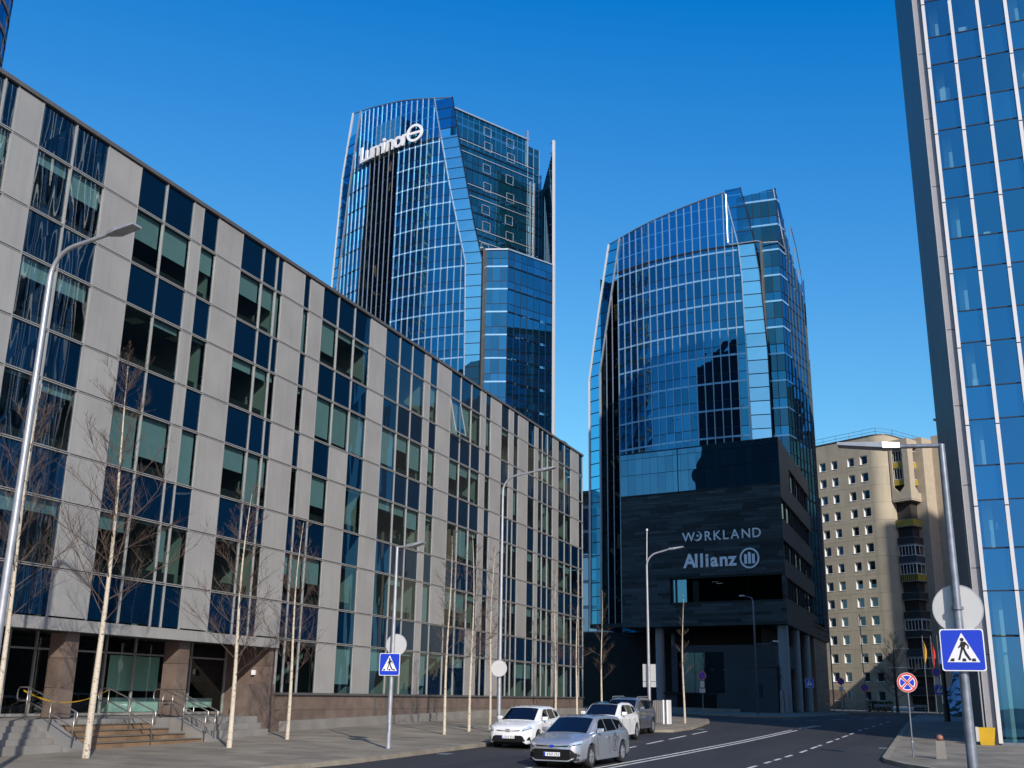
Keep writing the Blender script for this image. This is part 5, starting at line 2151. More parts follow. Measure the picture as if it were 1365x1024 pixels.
# open balconies below
fronts = ['yellow_panel', 'balcony_dark', 'grey_wall', 'yellow_panel', 'balcony_dark', 'balcony_dark', 'balcony_dark', 'grey_wall', 'balcony_dark', 'balcony_dark']
for k in range(10):
    zf = 26.2 - 2.8 * k
    mb = MB()
    lbox(mb, .3, 3.2, .3, 6.8, zf - .12, zf)
    mb.build('balcony_slab', M['concrete'], flats)
    mb = MB()
    lbox(mb, .32, 3.2, .32, .38, zf + .001, zf + 1.0)
    lbox(mb, .32, .38, .38, 6.8, zf + .001, zf + 1.0)
    o = mb.build('balcony_front', M[fronts[k]], flats)
    mb = MB()
    lbox(mb, .30, 3.2, .30, .40, zf + 1.0, zf + 1.07)
    lbox(mb, .30, .40, .40, 6.8, zf + 1.0, zf + 1.07)
    if k in (2, 3, 6, 8):
        for q in range(6):
            a = lerp(.36, 3.15, q / 5)
            lbox(mb, a - .04, a + .04, .33, .39, zf + 1.07, zf + 2.55)
            a = lerp(.5, 6.7, q / 5)
            lbox(mb, .33, .39, a - .04, a + .04, zf + 1.07, zf + 2.55)
        lbox(mb, .30, 3.2, .30, .40, zf + 2.5, zf + 2.6)
        lbox(mb, .30, .40, .40, 6.8, zf + 2.5, zf + 2.6)
    mb.build('balcony_window', M['pvc'] if k in (2, 3, 6, 8) else M['galv_dark'], flats)
    if k == 3:
        mb = MB()
        for q in range(9):
            a = lerp(.4, 3.1, q / 8)
            lbox(mb, a - .1, a + .06, .29, .31, zf + .05, zf + .95)
        mb.build('balcony_slat', M['balcony_dark'], flats)
# plinth zone: garage door and low wall at the foot
mb = MB()
mb.hexa([rf(8.3, -1.3, 1.5), rf(4.3, -1.3, 1.5), rf(4.3, -1.3, 1.2), rf(8.3, -1.3, 1.2), rf(8.3, 0.5, 1.5), rf(4.3, 0.5, 1.5), rf(4.3, 0.5, 1.2), rf(8.3, 0.5, 1.2)])
mb.build('porch_wall', M['beige_lt'], flats)
mb = MB()
mb.hexa([rf(12.5, -1.3, .05), rf(9.0, -1.3, .05), rf(9.0, -1.3, -.1), rf(12.5, -1.3, -.1), rf(12.5, 1.7, .05), rf(9.0, 1.7, .05), rf(9.0, 1.7, -.1), rf(12.5, 1.7, -.1)])
mb.build('garage_door', M['stone_brown'], flats)

# ------------------------------------------------------------------ far office glimpsed between the left building and the tower
fo = empty('far_office', (-53, 172, -1.3))
tag(fo, 'pale blue glass office in the narrow gap between beige office and curved tower', 'office building')
random.seed(61)
for r in range(10):
    z = 29.4 - r * 4.0
    for k in range(4):
        a, b = -57 + 1.4 * k * 1.0, -57 + 1.4 * (k + 1)
        flat('window', M['far_glass'], fo, (a + .05, 165, z - 3.5), (b - .05, 165, z - 3.5), (b - .05, 165, z), (a + .05, 165, z))
    mb = MB()
    mb.box(-57.4, -51.4, 164.9, 165.2, z, z + .5)
    mb.build('floor_band', M['far_band'], fo)
mb = MB()
mb.box(-57.4, -51.4, 165.25, 176, -1.4, 29.8)
mb.build('wall', M['far_band'], fo)
mb = MB()
mb.box(-56.5, -52.2, 166, 175, 29.8, 31.8)
mb.box(-57.2, -51.6, 165.4, 175.5, 31.8, 32.4)
mb.build('roof_storey', M['alu_dark'], fo)

# ------------------------------------------------------------------ round tower fragment at the top left
EUC = Vector((-125.5, 82.2, -2.2))
eu = empty('round_tower', EUC)
tag(eu, 'round glass tower with rust coloured bands, its edge showing in the top left corner', 'tower')
ER = 16.0
random.seed(71)
NSEG = 56


def ec(k, z, r=ER):
    a = 2 * math.pi * k / NSEG
    return (EUC.x + r * math.cos(a), EUC.y + r * math.sin(a), z)


pn = MB()
for fl in range(36):
    z = -2 + fl * 3.5
    b = MB()
    for k in range(NSEG):
        j = random.uniform(-.02, .02)
        pn.quad(ec(k + .04, z + .62, ER + j), ec(k + .96, z + .62, ER - j), ec(k + .96, z + 3.48, ER), ec(k + .04, z + 3.48, ER))
        b.add([ec(k, z, ER + .12), ec(k + 1, z, ER + .12), ec(k + 1, z + .6, ER + .12), ec(k, z + .6, ER + .12), ec(k, z, ER - .2), ec(k + 1, z, ER - .2), ec(k + 1, z + .6, ER - .2), ec(k, z + .6, ER - .2)],
              [(0, 1, 2, 3), (0, 4, 5, 1), (3, 2, 6, 7)])
    b.build('floor_band', M['copper'], eu)
    if fl > 18:
        f = MB()
        for k in range(0, NSEG, 2):
            f.bar(ec(k, z + .6, ER + .02), ec(k, z + 3.5, ER + .02), .12, .12)
        f.build('mullion', M['alu_dark'], eu)
tag(pn.build('panes', M['t_glass_lo'], eu), kind='stuff')
mb = MB()
mb.tube([(EUC.x, EUC.y, -2.2), (EUC.x, EUC.y, 124)], ER - .3, 40)
mb.build('core', M['shade_wall'], eu)

# ------------------------------------------------------------------ cars (local: +x forward, +y left, z up, wheels on z = 0)
def ring_x(tab, x):
    return [interp(x, tab[0], col) for col in tab[1:]]


def make_car(name, label, P, group=None):
    """P: dict of body dimensions"""
    L, W, H = P['L'], P['W'], P['H']
    hw = W / 2
    wr = P['wr']
    fx, rx = P['fx'], P['rx']           # axle positions from the nose, measured backwards
    root = empty(name, (0, 0, 0))
    tag(root, label, 'car', group)
    pm = P['paint']
    # --- lower body: stations from nose (0) to tail (L); s = distance from nose
    hood = P['hood']                    # [(s, z)] top line: nose, hood, cowl, belt ... tail
    hs, hz = [h[0] for h in hood], [h[1] for h in hood]
    ps = [0, .05, .14, .3, .55, L * .5, L - .5, L - .22, L - .08, L]
    pw = [.66, .76, .86, .94, .985, 1.0, .985, .93, .84, .74]
    sill = P['sill']
    b = MB()
    xs = [0, .03, .07, .12, .2, .3]
    x = .38
    while x < L - .35:
        xs.append(x)
        x += .055
    xs += [L - .3, L - .2, L - .12, L - .06, L]
    nr = 0
    for s in xs:
        w = interp(s, ps, pw) * hw
        zt = interp(s, hs, hz)
        zb = interp(s, [0, .12, .35, L - .4, L - .1, L], [sill + .08, sill - .01, sill, sill, sill + .1, sill + .2])
        arch = 0
        for ax in (fx, rx):
            d = abs(s - ax)
            R = wr + .055
            if d < R:
                arch = max(arch, wr + math.sqrt(R * R - d * d))
        lo = max(zb, arch)
        flare = 1.0 + (.012 if arch else 0)
        sh = zt - .05                   # shoulder
        mid = lerp(zb, sh, .55)
        nose = interp(s, [0, .1, .3], [.80, .92, 1.0])
        r = [(w * .90, lo), (w * flare, max(lo + .015, zb + .09)), (w * 1.0 * flare, max(lo + .03, mid)), (w * .985, max(lo + .045, lerp(mid, sh, .6))), (w * .955, max(lo + .06, sh)),
             (w * .90, max(lo + .07, zt - .008)), (w * .62, zt + .018), (w * .3, zt + .03), (0, zt + .034)]
        for y, z in r:
            b.v.append((-s, y, z))
        for y, z in reversed(r[:-1]):
            b.v.append((-s, -y, z))
        nr = len(r) * 2 - 1
    n = len(xs)
    for i in range(n - 1):
        for k in range(nr - 1):
            b.f.append((i * nr + k, i * nr + k + 1, (i + 1) * nr + k + 1, (i + 1) * nr + k))
            b.mi.append(0)
    b.f.append(tuple(range(nr)))
    b.mi.append(0)
    b.f.append(tuple((n - 1) * nr + k for k in reversed(range(nr))))
    b.mi.append(0)
    body = b.build('body', pm, root, smooth=True, local=True, sharp=0.75)
    # --- dark underside and wheel wells
    u = MB()
    u.box(-L + .25, -.25, -hw * .84, hw * .84, sill - .05, P['belt'] - .25)
    u.build('underbody', M['car_black'], root, local=True)
    # --- cabin
    roof = P['roof']                    # (s, z) from windscreen base to rear screen base
    cs, cz = [c[0] for c in roof], [c[1] for c in roof]
    belt = P['belt']
    wb, wt = hw * .90, hw * P.get('rooftaper', .70)

    def side_y(s, z):
        e = interp(s, [cs[0], cs[0] + .9, cs[-1] - .8, cs[-1]], [.93, 1, 1, .90])
        return lerp(wb, wt, clamp((z - belt) / (H - belt), 0, 1)) * e
    c = MB()
    st = []
    m = 26
    for i in range(m + 1):
        st.append(lerp(cs[0], cs[-1], i / m))
    nr2 = 0
    for s in st:
        zt = interp(s, cs, cz)
        base = interp(s, hs, hz) - .02
        base = min(base, belt)
        zt = max(zt, base + .012)
        q = [(side_y(s, base), base), (side_y(s, lerp(base, zt, .5)), lerp(base, zt, .5)), (side_y(s, zt) + .0, zt - min(.05, (zt - base) * .3)),
             (side_y(s, zt) * .93, zt - .012), (side_y(s, zt) * .55, zt + .012), (0, zt + .02)]
        for y, z in q:
            c.v.append((-s, y, z))
        for y, z in reversed(q[:-1]):
            c.v.append((-s, -y, z))
        nr2 = len(q) * 2 - 1
    for i in range(m):
        for k in range(nr2 - 1):
            c.f.append((i * nr2 + k, i * nr2 + k + 1, (i + 1) * nr2 + k + 1, (i + 1) * nr2 + k))
            c.mi.append(0)
    c.f.append(tuple(range(nr2)))
    c.mi.append(0)
    c.f.append(tuple(m * nr2 + k for k in reversed(range(nr2))))
    c.mi.append(0)
    c.build('roof', P.get('roofmat', pm), root, smooth=True, local=True, sharp=0.8)
    # windscreen and rear screen

    def screen(s0, s1, nm, inset, t0=.06, t1=.93):
        g_ = MB()
        k = 10
        rows_ = 6
        vs = []
        for j in range(rows_ + 1):
            t = lerp(t0, t1, j / rows_)
            s = lerp(s0, s1, t)
            z = interp(s, cs, cz)
            wz = side_y(s, z) * .93 - inset
            for i in range(k + 1):
                y = lerp(-wz, wz, i / k)
                e = abs(y) / max(.01, side_y(s, z))
                zz = z + interp(e, [0, .55, .93], [.02, .012, -.012])
                vs.append((-s, y, zz + .012))
        fs = []
        for j in range(rows_):
            for i in range(k):
                a = j * (k + 1) + i
                fs.append((a, a + 1, a + k + 2, a + k + 1))
        g_.add(vs, fs)
        return g_.build(nm, M['car_glass'], root, smooth=True, local=True)
    screen(roof[0][0], roof[1][0], 'windscreen', .03)
    screen(roof[-1][0], roof[-2][0], 'rear_window', .06, .15, .9)
    if P.get('sunroof'):
        screen(roof[1][0] - .02, roof[3][0] - .1, 'glass_roof', .05, 0, 1)
    # side windows
    for sgn in (1, -1):
        for wn_ in P['windows']:
            g_ = MB()
            g_.add([(-s, sgn * (side_y(s, z) + .008), z) for s, z in wn_], [tuple(range(len(wn_)))])
            g_.build('side_window', M['car_glass'], root, local=True)
        # door mirror
        mm = MB()
        s0 = P['mirror'][0]
        y0 = sgn * (wb - .02)
        mm.hexa([(-s0 - .10, y0 + sgn * .04, P['mirror'][1] - .07), (-s0, y0 + sgn * .04, P['mirror'][1] - .07), (-s0 - .02, y0 + sgn * .24, P['mirror'][1] - .05), (-s0 - .10, y0 + sgn * .24, P['mirror'][1] - .05),
                 (-s0 - .10, y0 + sgn * .04, P['mirror'][1] + .08), (-s0, y0 + sgn * .04, P['mirror'][1] + .07), (-s0 - .03, y0 + sgn * .24, P['mirror'][1] + .07), (-s0 - .10, y0 + sgn * .24, P['mirror'][1] + .08)])
        mm.build('door_mirror', pm, root, local=True, bevel=.02, smooth=True)
        # door handles
        for s in P['handles']:
            h_ = MB()
            zz = belt - .12
            h_.bar((-s, sgn * (hw * .985 + .008), zz), (-s - .17, sgn * (hw * .985 + .008), zz), .03, .03)
            h_.build('door_handle', pm, root, local=True)
        # door seams
        for s in P['seams']:
            h_ = MB()
            h_.bar((-s, sgn * hw * 1.0, sill + .12), (-s, sgn * hw * .992, belt - .1), .006, .008, (0, 1, 0))
            h_.build('door_seam', M['car_black'], root, local=True)
        h_ = MB()
        h_.bar((-fx - wr - .1, sgn * (hw * .99), sill + .05), (-rx + wr + .1, sgn * (hw * .99), sill + .05), .03, .1)
        h_.build('sill', P.get('sillmat', pm), root, local=True)

    # --- wheels
    for ax in (fx, rx):
        for sgn in (1, -1):
            yo = sgn * (hw * .985)
            t = MB()
            pr = [(wr * .62, .0), (wr * .70, .012), (wr * .93, .004), (wr, -.03), (wr, -.17), (wr * .93, -.2), (wr * .6, -.2)]
            k = 28
            vs = []
            for j in range(k):
                a = 2 * math.pi * j / k
                for r, d in pr:
                    vs.append((-ax + r * math.cos(a), yo + sgn * d, wr + r * math.sin(a)))
            fs = []
            q = len(pr)
            for j in range(k):
                j2 = (j + 1) % k
                for i in range(q - 1):
                    fs.append((j * q + i, j * q + i + 1, j2 * q + i + 1, j2 * q + i))
            t.add(vs, fs)
            wh = t.build('wheel', M['rubber'], root, smooth=True, local=True, sharp=.8)
            rmb = MB()
            axv = ((1, 0, 0), (0, 0, 1), (0, sgn, 0))
            rmb.disc((-ax, yo - sgn * .055, wr), wr * .63, axv, .012, 24, 0)
            rmb.disc((-ax, yo - sgn * .04, wr), wr * .68, axv, .045, 24, 0, wr * .6)
            rmb.build('rim', M['galv_dark'], wh, local=True)
            smb = MB()
            for j in range(5):
                a = 2 * math.pi * j / 5 + .3
                for da in (-.13, .13):
                    smb.bar((-ax + math.cos(a + da) * wr * .08, yo - sgn * .015, wr + math.sin(a + da) * wr * .08),
                            (-ax + math.cos(a + da * .8) * wr * .64, yo - sgn * .02, wr + math.sin(a + da * .8) * wr * .64), .045, .03, (0, 1, 0))
            smb.disc((-ax, yo - sgn * .03, wr), wr * .15, axv, .03, 12)
            smb.disc((-ax, yo - sgn * .03, wr), wr * .68, axv, .034, 24, 0, wr * .61)
            smb.build('spoke', M['rim'], wh, local=True)
            w_ = MB()
            w_.disc((-ax, yo - sgn * .22, wr + .02), wr + .05, axv, .02, 20)
            w_.build('wheel_well', M['car_black'], root, local=True)

    # --- front face pieces, laid on the rounded nose
    def nose(y):
        e = abs(y) / hw
        return interp(e, [0, .66, .76, .86, .94], [0, -.0, -.05, -.14, -.3])

    def face(nm, poly, mat, d=.012, par=root):
        mb_ = MB()
        ya, yb = min(p[0] for p in poly), max(p[0] for p in poly)
        k_ = max(2, int((yb - ya) / .08))
        cols_ = []
        for j in range(k_ + 1):
            y = clamp(lerp(ya, yb, j / k_), ya + 1e-4, yb - 1e-4)
            hit = []
            for (p0, p1) in zip(poly, poly[1:] + poly[:1]):
                if (p0[0] - y) * (p1[0] - y) <= 0 and abs(p0[0] - p1[0]) > 1e-9:
                    hit.append(lerp(p0[1], p1[1], (y - p0[0]) / (p1[0] - p0[0])))
            cols_.append((y, min(hit), max(hit)))
        vs = []
        for y, za, zc in cols_:
            vs += [(nose(y) + d, y, za), (nose(y) + d, y, zc), (nose(y) - .04, y, za), (nose(y) - .04, y, zc)]
        fs = []
        for j in range(k_):
            i = 4 * j
            fs += [(i, i + 4, i + 5, i + 1), (i + 1, i + 5, i + 7, i + 3), (i, i + 2, i + 6, i + 4)]
        fs += [(0, 1, 3, 2), (4 * k_, 4 * k_ + 2, 4 * k_ + 3, 4 * k_ + 1)]
        mb_.add(vs, fs)
        return mb_.build(nm, mat, par, local=True)
    for poly, nm, mat, d in P['front']:
        face(nm, poly, mat, d)
    # headlamps: wrap round the corner
    for sgn in (1, -1):
        y0, y1, z0, z1, z2 = P['lamp']
        rows_ = 8
        mb_ = MB()
        vs = []
        for j in range(rows_ + 1):
            t = j / rows_
            y = lerp(y0, y1, t)
            za, zc = lerp(z0, z0 + P['lamprise'], t), lerp(z1, z2, t)
            xx = nose(y * hw) + .016
            vs += [(xx, sgn * y * hw, za), (xx - .045 * (1 if t < .9 else .6), sgn * y * hw * .995, zc)]
        mb_.add(vs, [(2 * j, 2 * j + 2, 2 * j + 3, 2 * j + 1) for j in range(rows_)])
        hl = mb_.build('headlight', M['lamp_glass'], root, local=True, smooth=True)
        mb_ = MB()
        vs = []
        for t in (.08, .5, .92):
            y = lerp(y0, y1, t)
            za = lerp(z0, z0 + P['lamprise'], t)
            vs += [(nose(y * hw) + .02, sgn * y * hw, za - .012), (nose(y * hw) + .02, sgn * y * hw, za + .012)]
        mb_.add(vs, [(0, 2, 3, 1), (2, 4, 5, 3)])
        mb_.build('lamp_trim', M['car_black'], hl, local=True)
    # number plate
    pz = P['plate']
    mb_ = MB()
    mb_.box(.012, .03, -.26, .26, pz - .055, pz + .055)
    pl = mb_.build('number_plate', M['sign_white'], root, local=True)
    mb_ = MB()
    mb_.box(.03, .033, -.258, -.205, pz - .052, pz + .052)
    mb_.build('plate_band', M['sign_blue'], pl, local=True)
    mb_ = MB()
    rr = random.Random(P.get('seed', 1))
    yy = .235
    for k in range(7):
        w_ = rr.uniform(.03, .042)
        mb_.box(.03, .0325, yy - w_ * .35, yy, pz - .034, pz + .034)
        mb_.box(.03, .0325, yy - w_, yy - w_ * .35, pz + (.02 if k % 2 else -.034), pz + (.034 if k % 2 else -.016))
        yy -= w_ + (.04 if k == 2 else .018)
    mb_.build('plate_mark', M['black'], pl, local=True)
    if P.get('rails'):
        for sgn in (1, -1):
            mb_ = MB()
            y = sgn * wt * .9
            mb_.tube([(-roof[1][0] - .1, y, H - .02), (-roof[1][0] - .25, y, H + .045), (-roof[-2][0] + .4, y, H + .04), (-roof[-2][0] + .2, y, H - .03)], .018, 6)
            mb_.build('roof_rail', M['car_black'] if P.get('rails') == 'b' else M['rim'], root, local=True)
    return root


def mirror(poly):
    return poly + [(-a, b) for a, b in reversed(poly)]


silver = dict(L=4.65, W=1.80, H=1.45, wr=.32, fx=.94, rx=3.64, sill=.19, belt=.94, paint=M['car_silver'], seed=2,
              hood=[(0, .66), (.06, .72), (.2, .77), (.6, .86), (1.05, .94), (1.3, .965), (3.9, .97), (4.5, .96), (4.65, .86)],
              roof=[(1.02, .94), (1.95, 1.40), (2.5, 1.45), (3.3, 1.44), (4.0, 1.37), (4.55, .97)], rooftaper=.69,
              windows=[[(1.62, .975), (2.42, .985), (2.38, 1.34), (2.2, 1.345), (2.0, 1.29)], [(2.49, .985), (3.32, 1.0), (3.18, 1.335), (2.46, 1.345)], [(3.4, 1.005), (4.05, 1.06), (3.85, 1.27), (3.27, 1.33)]],
              mirror=(1.55, 1.02), handles=[2.25, 3.15], seams=[1.45, 2.46, 3.3],
              front=[(mirror([(.62, .22), (.80, .24), (.72, .42), (.60, .545)]), 'lower_grille', M['car_black'], .010),
                     (mirror([(.54, .205), (.70, .30), (.66, .315), (.52, .235)]), 'chrome_strip', M['rim'], .03),
                     (mirror([(.0 + .5, .615), (.56, .66), (.5, .655), (.1, .632)]), 'upper_slot', M['car_black'], .014),
                     ([(-.07, .61), (-.035, .59), (.035, .59), (.07, .61), (.07, .65), (.035, .67), (-.035, .67), (-.07, .65)], 'badge', M['sign_blue'], .03),
                     (mirror([(.74, .33), (.80, .30), (.815, .37), (.77, .44)]), 'fog_trim', M['car_black'], .012)],
              lamp=(.60, .95, .615, .70, .79), lamprise=.10, plate=.40)
car1 = make_car('parked_car', 'silver estate car nearest the camera, round emblem on its doors', silver, 'cars by the left kerb')
car1.name = 'estate_car'
# round badge with a figure on the front door
mb = MB()
for sgn in (1, -1):
    mb.disc((-2.95, sgn * .905, .62), .25, ((-1, 0, 0), (0, 0, 1), (0, sgn, 0)), .004, 28, 0, .21)
    mb.disc((-2.95, sgn * .905, .70), .07, ((-1, 0, 0), (0, 0, 1), (0, sgn, 0)), .004, 14)
    mb.bar((-2.95, sgn * .907, .63), (-2.95, sgn * .907, .47), .13, .004, (0, 1, 0))
    mb.bar((-2.95, sgn * .907, .93), (-2.95, sgn * .907, .89), .18, .004, (0, 1, 0))
mb.build('door_emblem', M['galv_dark'], car1, local=True)

hatch = dict(L=4.2, W=1.78, H=1.47, wr=.31, fx=.86, rx=3.42, sill=.18, belt=.95, paint=M['car_white'], seed=5,
             hood=[(0, .68), (.06, .73), (.2, .79), (.6, .88), (1.0, .95), (1.25, .97), (3.6, .99), (4.1, .96), (4.2, .85)],
             roof=[(.95, .95), (1.8, 1.42), (2.35, 1.47), (3.1, 1.45), (3.6, 1.36), (4.12, .98)], rooftaper=.70,
             windows=[[(1.5, .985), (2.3, .995), (2.26, 1.36), (2.05, 1.365), (1.85, 1.3)], [(2.37, .995), (3.1, 1.02), (2.95, 1.35), (2.33, 1.36)], [(3.18, 1.03), (3.6, 1.1), (3.45, 1.24), (3.06, 1.33)]],
             mirror=(1.45, 1.03), handles=[2.15, 2.98], seams=[1.35, 2.34, 3.1],
             front=[(mirror([(.50, .24), (.66, .28), (.60, .43), (.50, .47)]), 'lower_grille', M['car_black'], .012),
                    (mirror([(.40, .62), (.50, .66), (.40, .655), (.08, .63)]), 'upper_slot', M['car_black'], .014),
                    ([(-.08, .6), (.08, .6), (.08, .70), (-.08, .70)], 'badge', M['rim'], .03),
                    ([(.70, .3), (.80, .3), (.80, .42), (.72, .40)], 'fog_lamp', M['car_black'], .014), ([(-.80, .3), (-.70, .3), (-.72, .40), (-.80, .42)], 'fog_lamp', M['car_black'], .014)],
             lamp=(.62, .97, .62, .70, .84), lamprise=.12, plate=.42)
car2 = make_car('parked_car', 'white hatchback parked closest to the tall lamp post, front facing the camera', hatch, 'cars by the left kerb')
cross = dict(hatch)
cross.update(L=4.3, W=1.80, H=1.60, wr=.33, sill=.24, belt=1.03, fx=.88, rx=3.5, sunroof=True, seed=7,
             hood=[(0, .80), (.06, .85), (.2, .9), (.6, .97), (1.0, 1.03), (1.25, 1.05), (3.7, 1.06), (4.2, 1.03), (4.3, .9)],
             roof=[(.95, 1.03), (1.75, 1.50), (2.35, 1.57), (3.2, 1.55), (3.75, 1.45), (4.22, 1.06)],
             windows=[[(1.5, 1.065), (2.35, 1.075), (2.3, 1.46), (2.05, 1.465), (1.8, 1.38)], [(2.42, 1.075), (3.2, 1.1), (3.05, 1.44), (2.37, 1.46)], [(3.28, 1.11), (3.75, 1.18), (3.58, 1.34), (3.15, 1.42)]],
             mirror=(1.45, 1.12), handles=[2.2, 3.05], seams=[1.35, 2.4, 3.2],
             lamp=(.62, .97, .70, .79, .92), lamprise=.12, plate=.5)
car3 = make_car('parked_car', 'white car with a dark glass roof, half hidden behind the silver estate car', cross, 'cars by the left kerb')
suv = dict(hatch)
suv.update(L=4.55, W=1.86, H=1.68, wr=.36, sill=.28, belt=1.12, fx=.92, rx=3.56, paint=M['car_grey'], seed=9, rails='s',
           hood=[(0, .86), (.06, .94), (.2, 1.0), (.6, 1.06), (1.0, 1.11), (1.25, 1.13), (3.9, 1.14), (4.45, 1.12), (4.55, .95)],
           roof=[(1.0, 1.11), (1.75, 1.60), (2.3, 1.68), (3.5, 1.66), (4.1, 1.56), (4.48, 1.14)], rooftaper=.74,
           windows=[[(1.5, 1.145), (2.4, 1.155), (2.36, 1.56), (2.05, 1.565), (1.82, 1.48)], [(2.47, 1.155), (3.3, 1.17), (3.22, 1.55), (2.43, 1.56)], [(3.38, 1.18), (4.05, 1.24), (3.9, 1.46), (3.3, 1.54)]],
           mirror=(1.48, 1.2), handles=[2.25, 3.15], seams=[1.4, 2.45, 3.3],
           front=[(mirror([(.55, .30), (.72, .36), (.66, .50), (.55, .52)]), 'lower_grille', M['car_black'], .012),
                  (mirror([(.52, .70), (.6, .84), (.5, .85), (.1, .80)]), 'upper_grille', M['car_black'], .014),
                  (mirror([(.5, .24), (.8, .28), (.8, .30), (.5, .27)]), 'skid_plate', M['rim'], .02),
                  ([(-.08, .74), (.08, .74), (.08, .84), (-.08, .84)], 'badge', M['rim'], .03)],
           lamp=(.60, .98, .74, .86, .95), lamprise=.08, plate=.6)
car4 = make_car('parked_car', 'grey sport utility car with roof rails, furthest of the cars along the kerb', suv, 'cars by the left kerb')
for c, x, y, yaw in ((car1, -11.25, 31.55, -4.0), (car2, -15.45, 38.5, 0.5), (car3, -14.15, 44.7, -1.0), (car4, -14.95, 50.45, -1.0)):
    zf = G(x, y + .9) - .12
    zr = G(x, y + 3.6) - .12
    c.location = (x, y, zf - (zr - zf) / 2.7 * .9)
    c.rotation_euler = (0, -math.atan2(zf - zr, 2.7) * -1 * -1, math.radians(-90 + yaw))

# ------------------------------------------------------------------ entrance steps, ramp walls, handrails
steps = empty('entrance_steps', (-25.5, 28, G(-25.5, 28)))
tag(steps, 'stone steps with brown risers leading up to the office entrance, left foreground', 'steps')
random.seed(81)
SZ = [PZ - 0.17 * k for k in range(0, 6)]
# platform
mb = MB()
mb.box(-30, -26.35, 12, 38.38, -2.0, PZ - .03)
mb.box(-30, -27.62, 38.39, 39.98, -2.0, PZ - .03)
mb.build('platform', M['concrete'], steps)
for k in range(1, 5):
    x0, x1 = -26.35 + (k - 1) * .36, -26.35 + k * .36
    z = PZ - .17 * k
    ya, yb = 27.35, 33.0 - (4 - k) * 0.45
    y = ya
    while y < yb - .05:
        e = min(yb, y + random.choice((.55, .75, .95)))
        mb = MB()
        mb.box(x0, x1 - .03, y + .006, e - .006, -2.05, z - .024)
        mb.build('riser_block', M['granite_step'], steps)
        y = e
    mb = MB()
    mb.box(x0 - .02, x1 + .006, ya, yb, z - .022, z)
    mb.build('tread', M['tread'], steps)
# grey flight further left
for k in range(1, 5):
    x0, x1 = -26.35 + (k - 1) * .36, -26.35 + k * .36
    z = PZ - .17 * k
    y = 14.0
    while y < 26.3:
        e = min(26.35, y + random.choice((.8, 1.1)))
        mb = MB()
        mb.box(x0, x1, y + .006, e - .006, -2.05, z - .004 * (k % 2))
        mb.build('riser_block', M['concrete'], steps)
        y = e
# ramp cheeks
mb = MB()
mb.prism([(-26.35, -2.0), (-24.75, -2.0), (-24.75, -1.75), (-26.35, -0.93)], lambda a, b, t: (a, t, b), 26.4, 27.3)
mb.build('cheek_wall', M['concrete'], steps)
mb = MB()
mb.prism([(-26.35, -2.0), (-24.55, -2.0), (-24.55, -1.72), (-26.35, -0.95)], lambda a, b, t: (a, t, b), 33.05, 33.6)
mb.build('cheek_wall', M['concrete'], steps)
mb = MB()
mb.box(-26.34, -25.6, 33.65, 38.1, -2.0, -1.42)
mb.box(-26.34, -25.95, 33.65, 38.1, -1.419, -1.2)
mb.build('ledge', M['concrete'], steps)

random.seed(82)


def handrail(y, x0=-26.7, x1=-24.75, label=None):
    zt, zb_ = PZ + .95, PZ + .95 - .17 * 4
    zl, zl2 = PZ + .55, PZ + .55 - .17 * 4
    o = empty('handrail', (x0, y, PZ))
    tag(o, label, 'handrail', 'stainless steel handrails on the entrance steps')
    r = .024
    for yy in (y,):
        mb = MB()
        pts = [(x0 - .35, yy, zl), (x0 - .42, yy, zl + .1), (x0 - .42, yy, zt - .1), (x0 - .35, yy, zt), (x0, yy, zt), (x1, yy, zb_), (x1 + .1, yy, zb_ - .05), (x1 + .1, yy, zl2 - .02), (x1, yy, zl2 - .05), (x0, yy, zl), (x0 - .35, yy, zl)]
        mb.tube(pts, r, 8)
        mb.build('rail', M['stainless'], o, smooth=True)
        for t in (0, .5, 1):
            mb = MB()
            x = lerp(x0, x1, t)
            mb.tube([(x, yy, lerp(PZ - .02, PZ - .72, t)), (x, yy, lerp(zt, zb_, t))], .022, 8)
            mb.build('post', M['stainless'], o, smooth=True)
    return o


handrail(26.55, label='steel handrail on the cheek wall left of the brown steps, tape tied to it')
handrail(30.1, label='steel handrail in the middle of the brown steps')
handrail(32.9, label='outer steel handrail at the right end of the brown steps')
handrail(33.45, label='low steel handrail on the right cheek wall of the steps')
# barrier tape sagging between two handrails
mb = MB()
n = 14
a, b = Vector((-26.9, 26.55, PZ + .85)), Vector((-26.75, 30.1, PZ + .9))
vs = []
for k in range(n + 1):
    t = k / n
    p = a.lerp(b, t) - Vector((0, 0, .38 * 4 * t * (1 - t)))
    vs += [p - Vector((0, 0, .02)), p + Vector((0.02, 0, .02))]
mb.add(vs, [(2 * k, 2 * k + 2, 2 * k + 3, 2 * k + 1) for k in range(n)])
tag(mb.build('barrier_tape', M['yellow']), 'yellow barrier tape sagging between the handrails in front of the entrance', 'barrier tape')
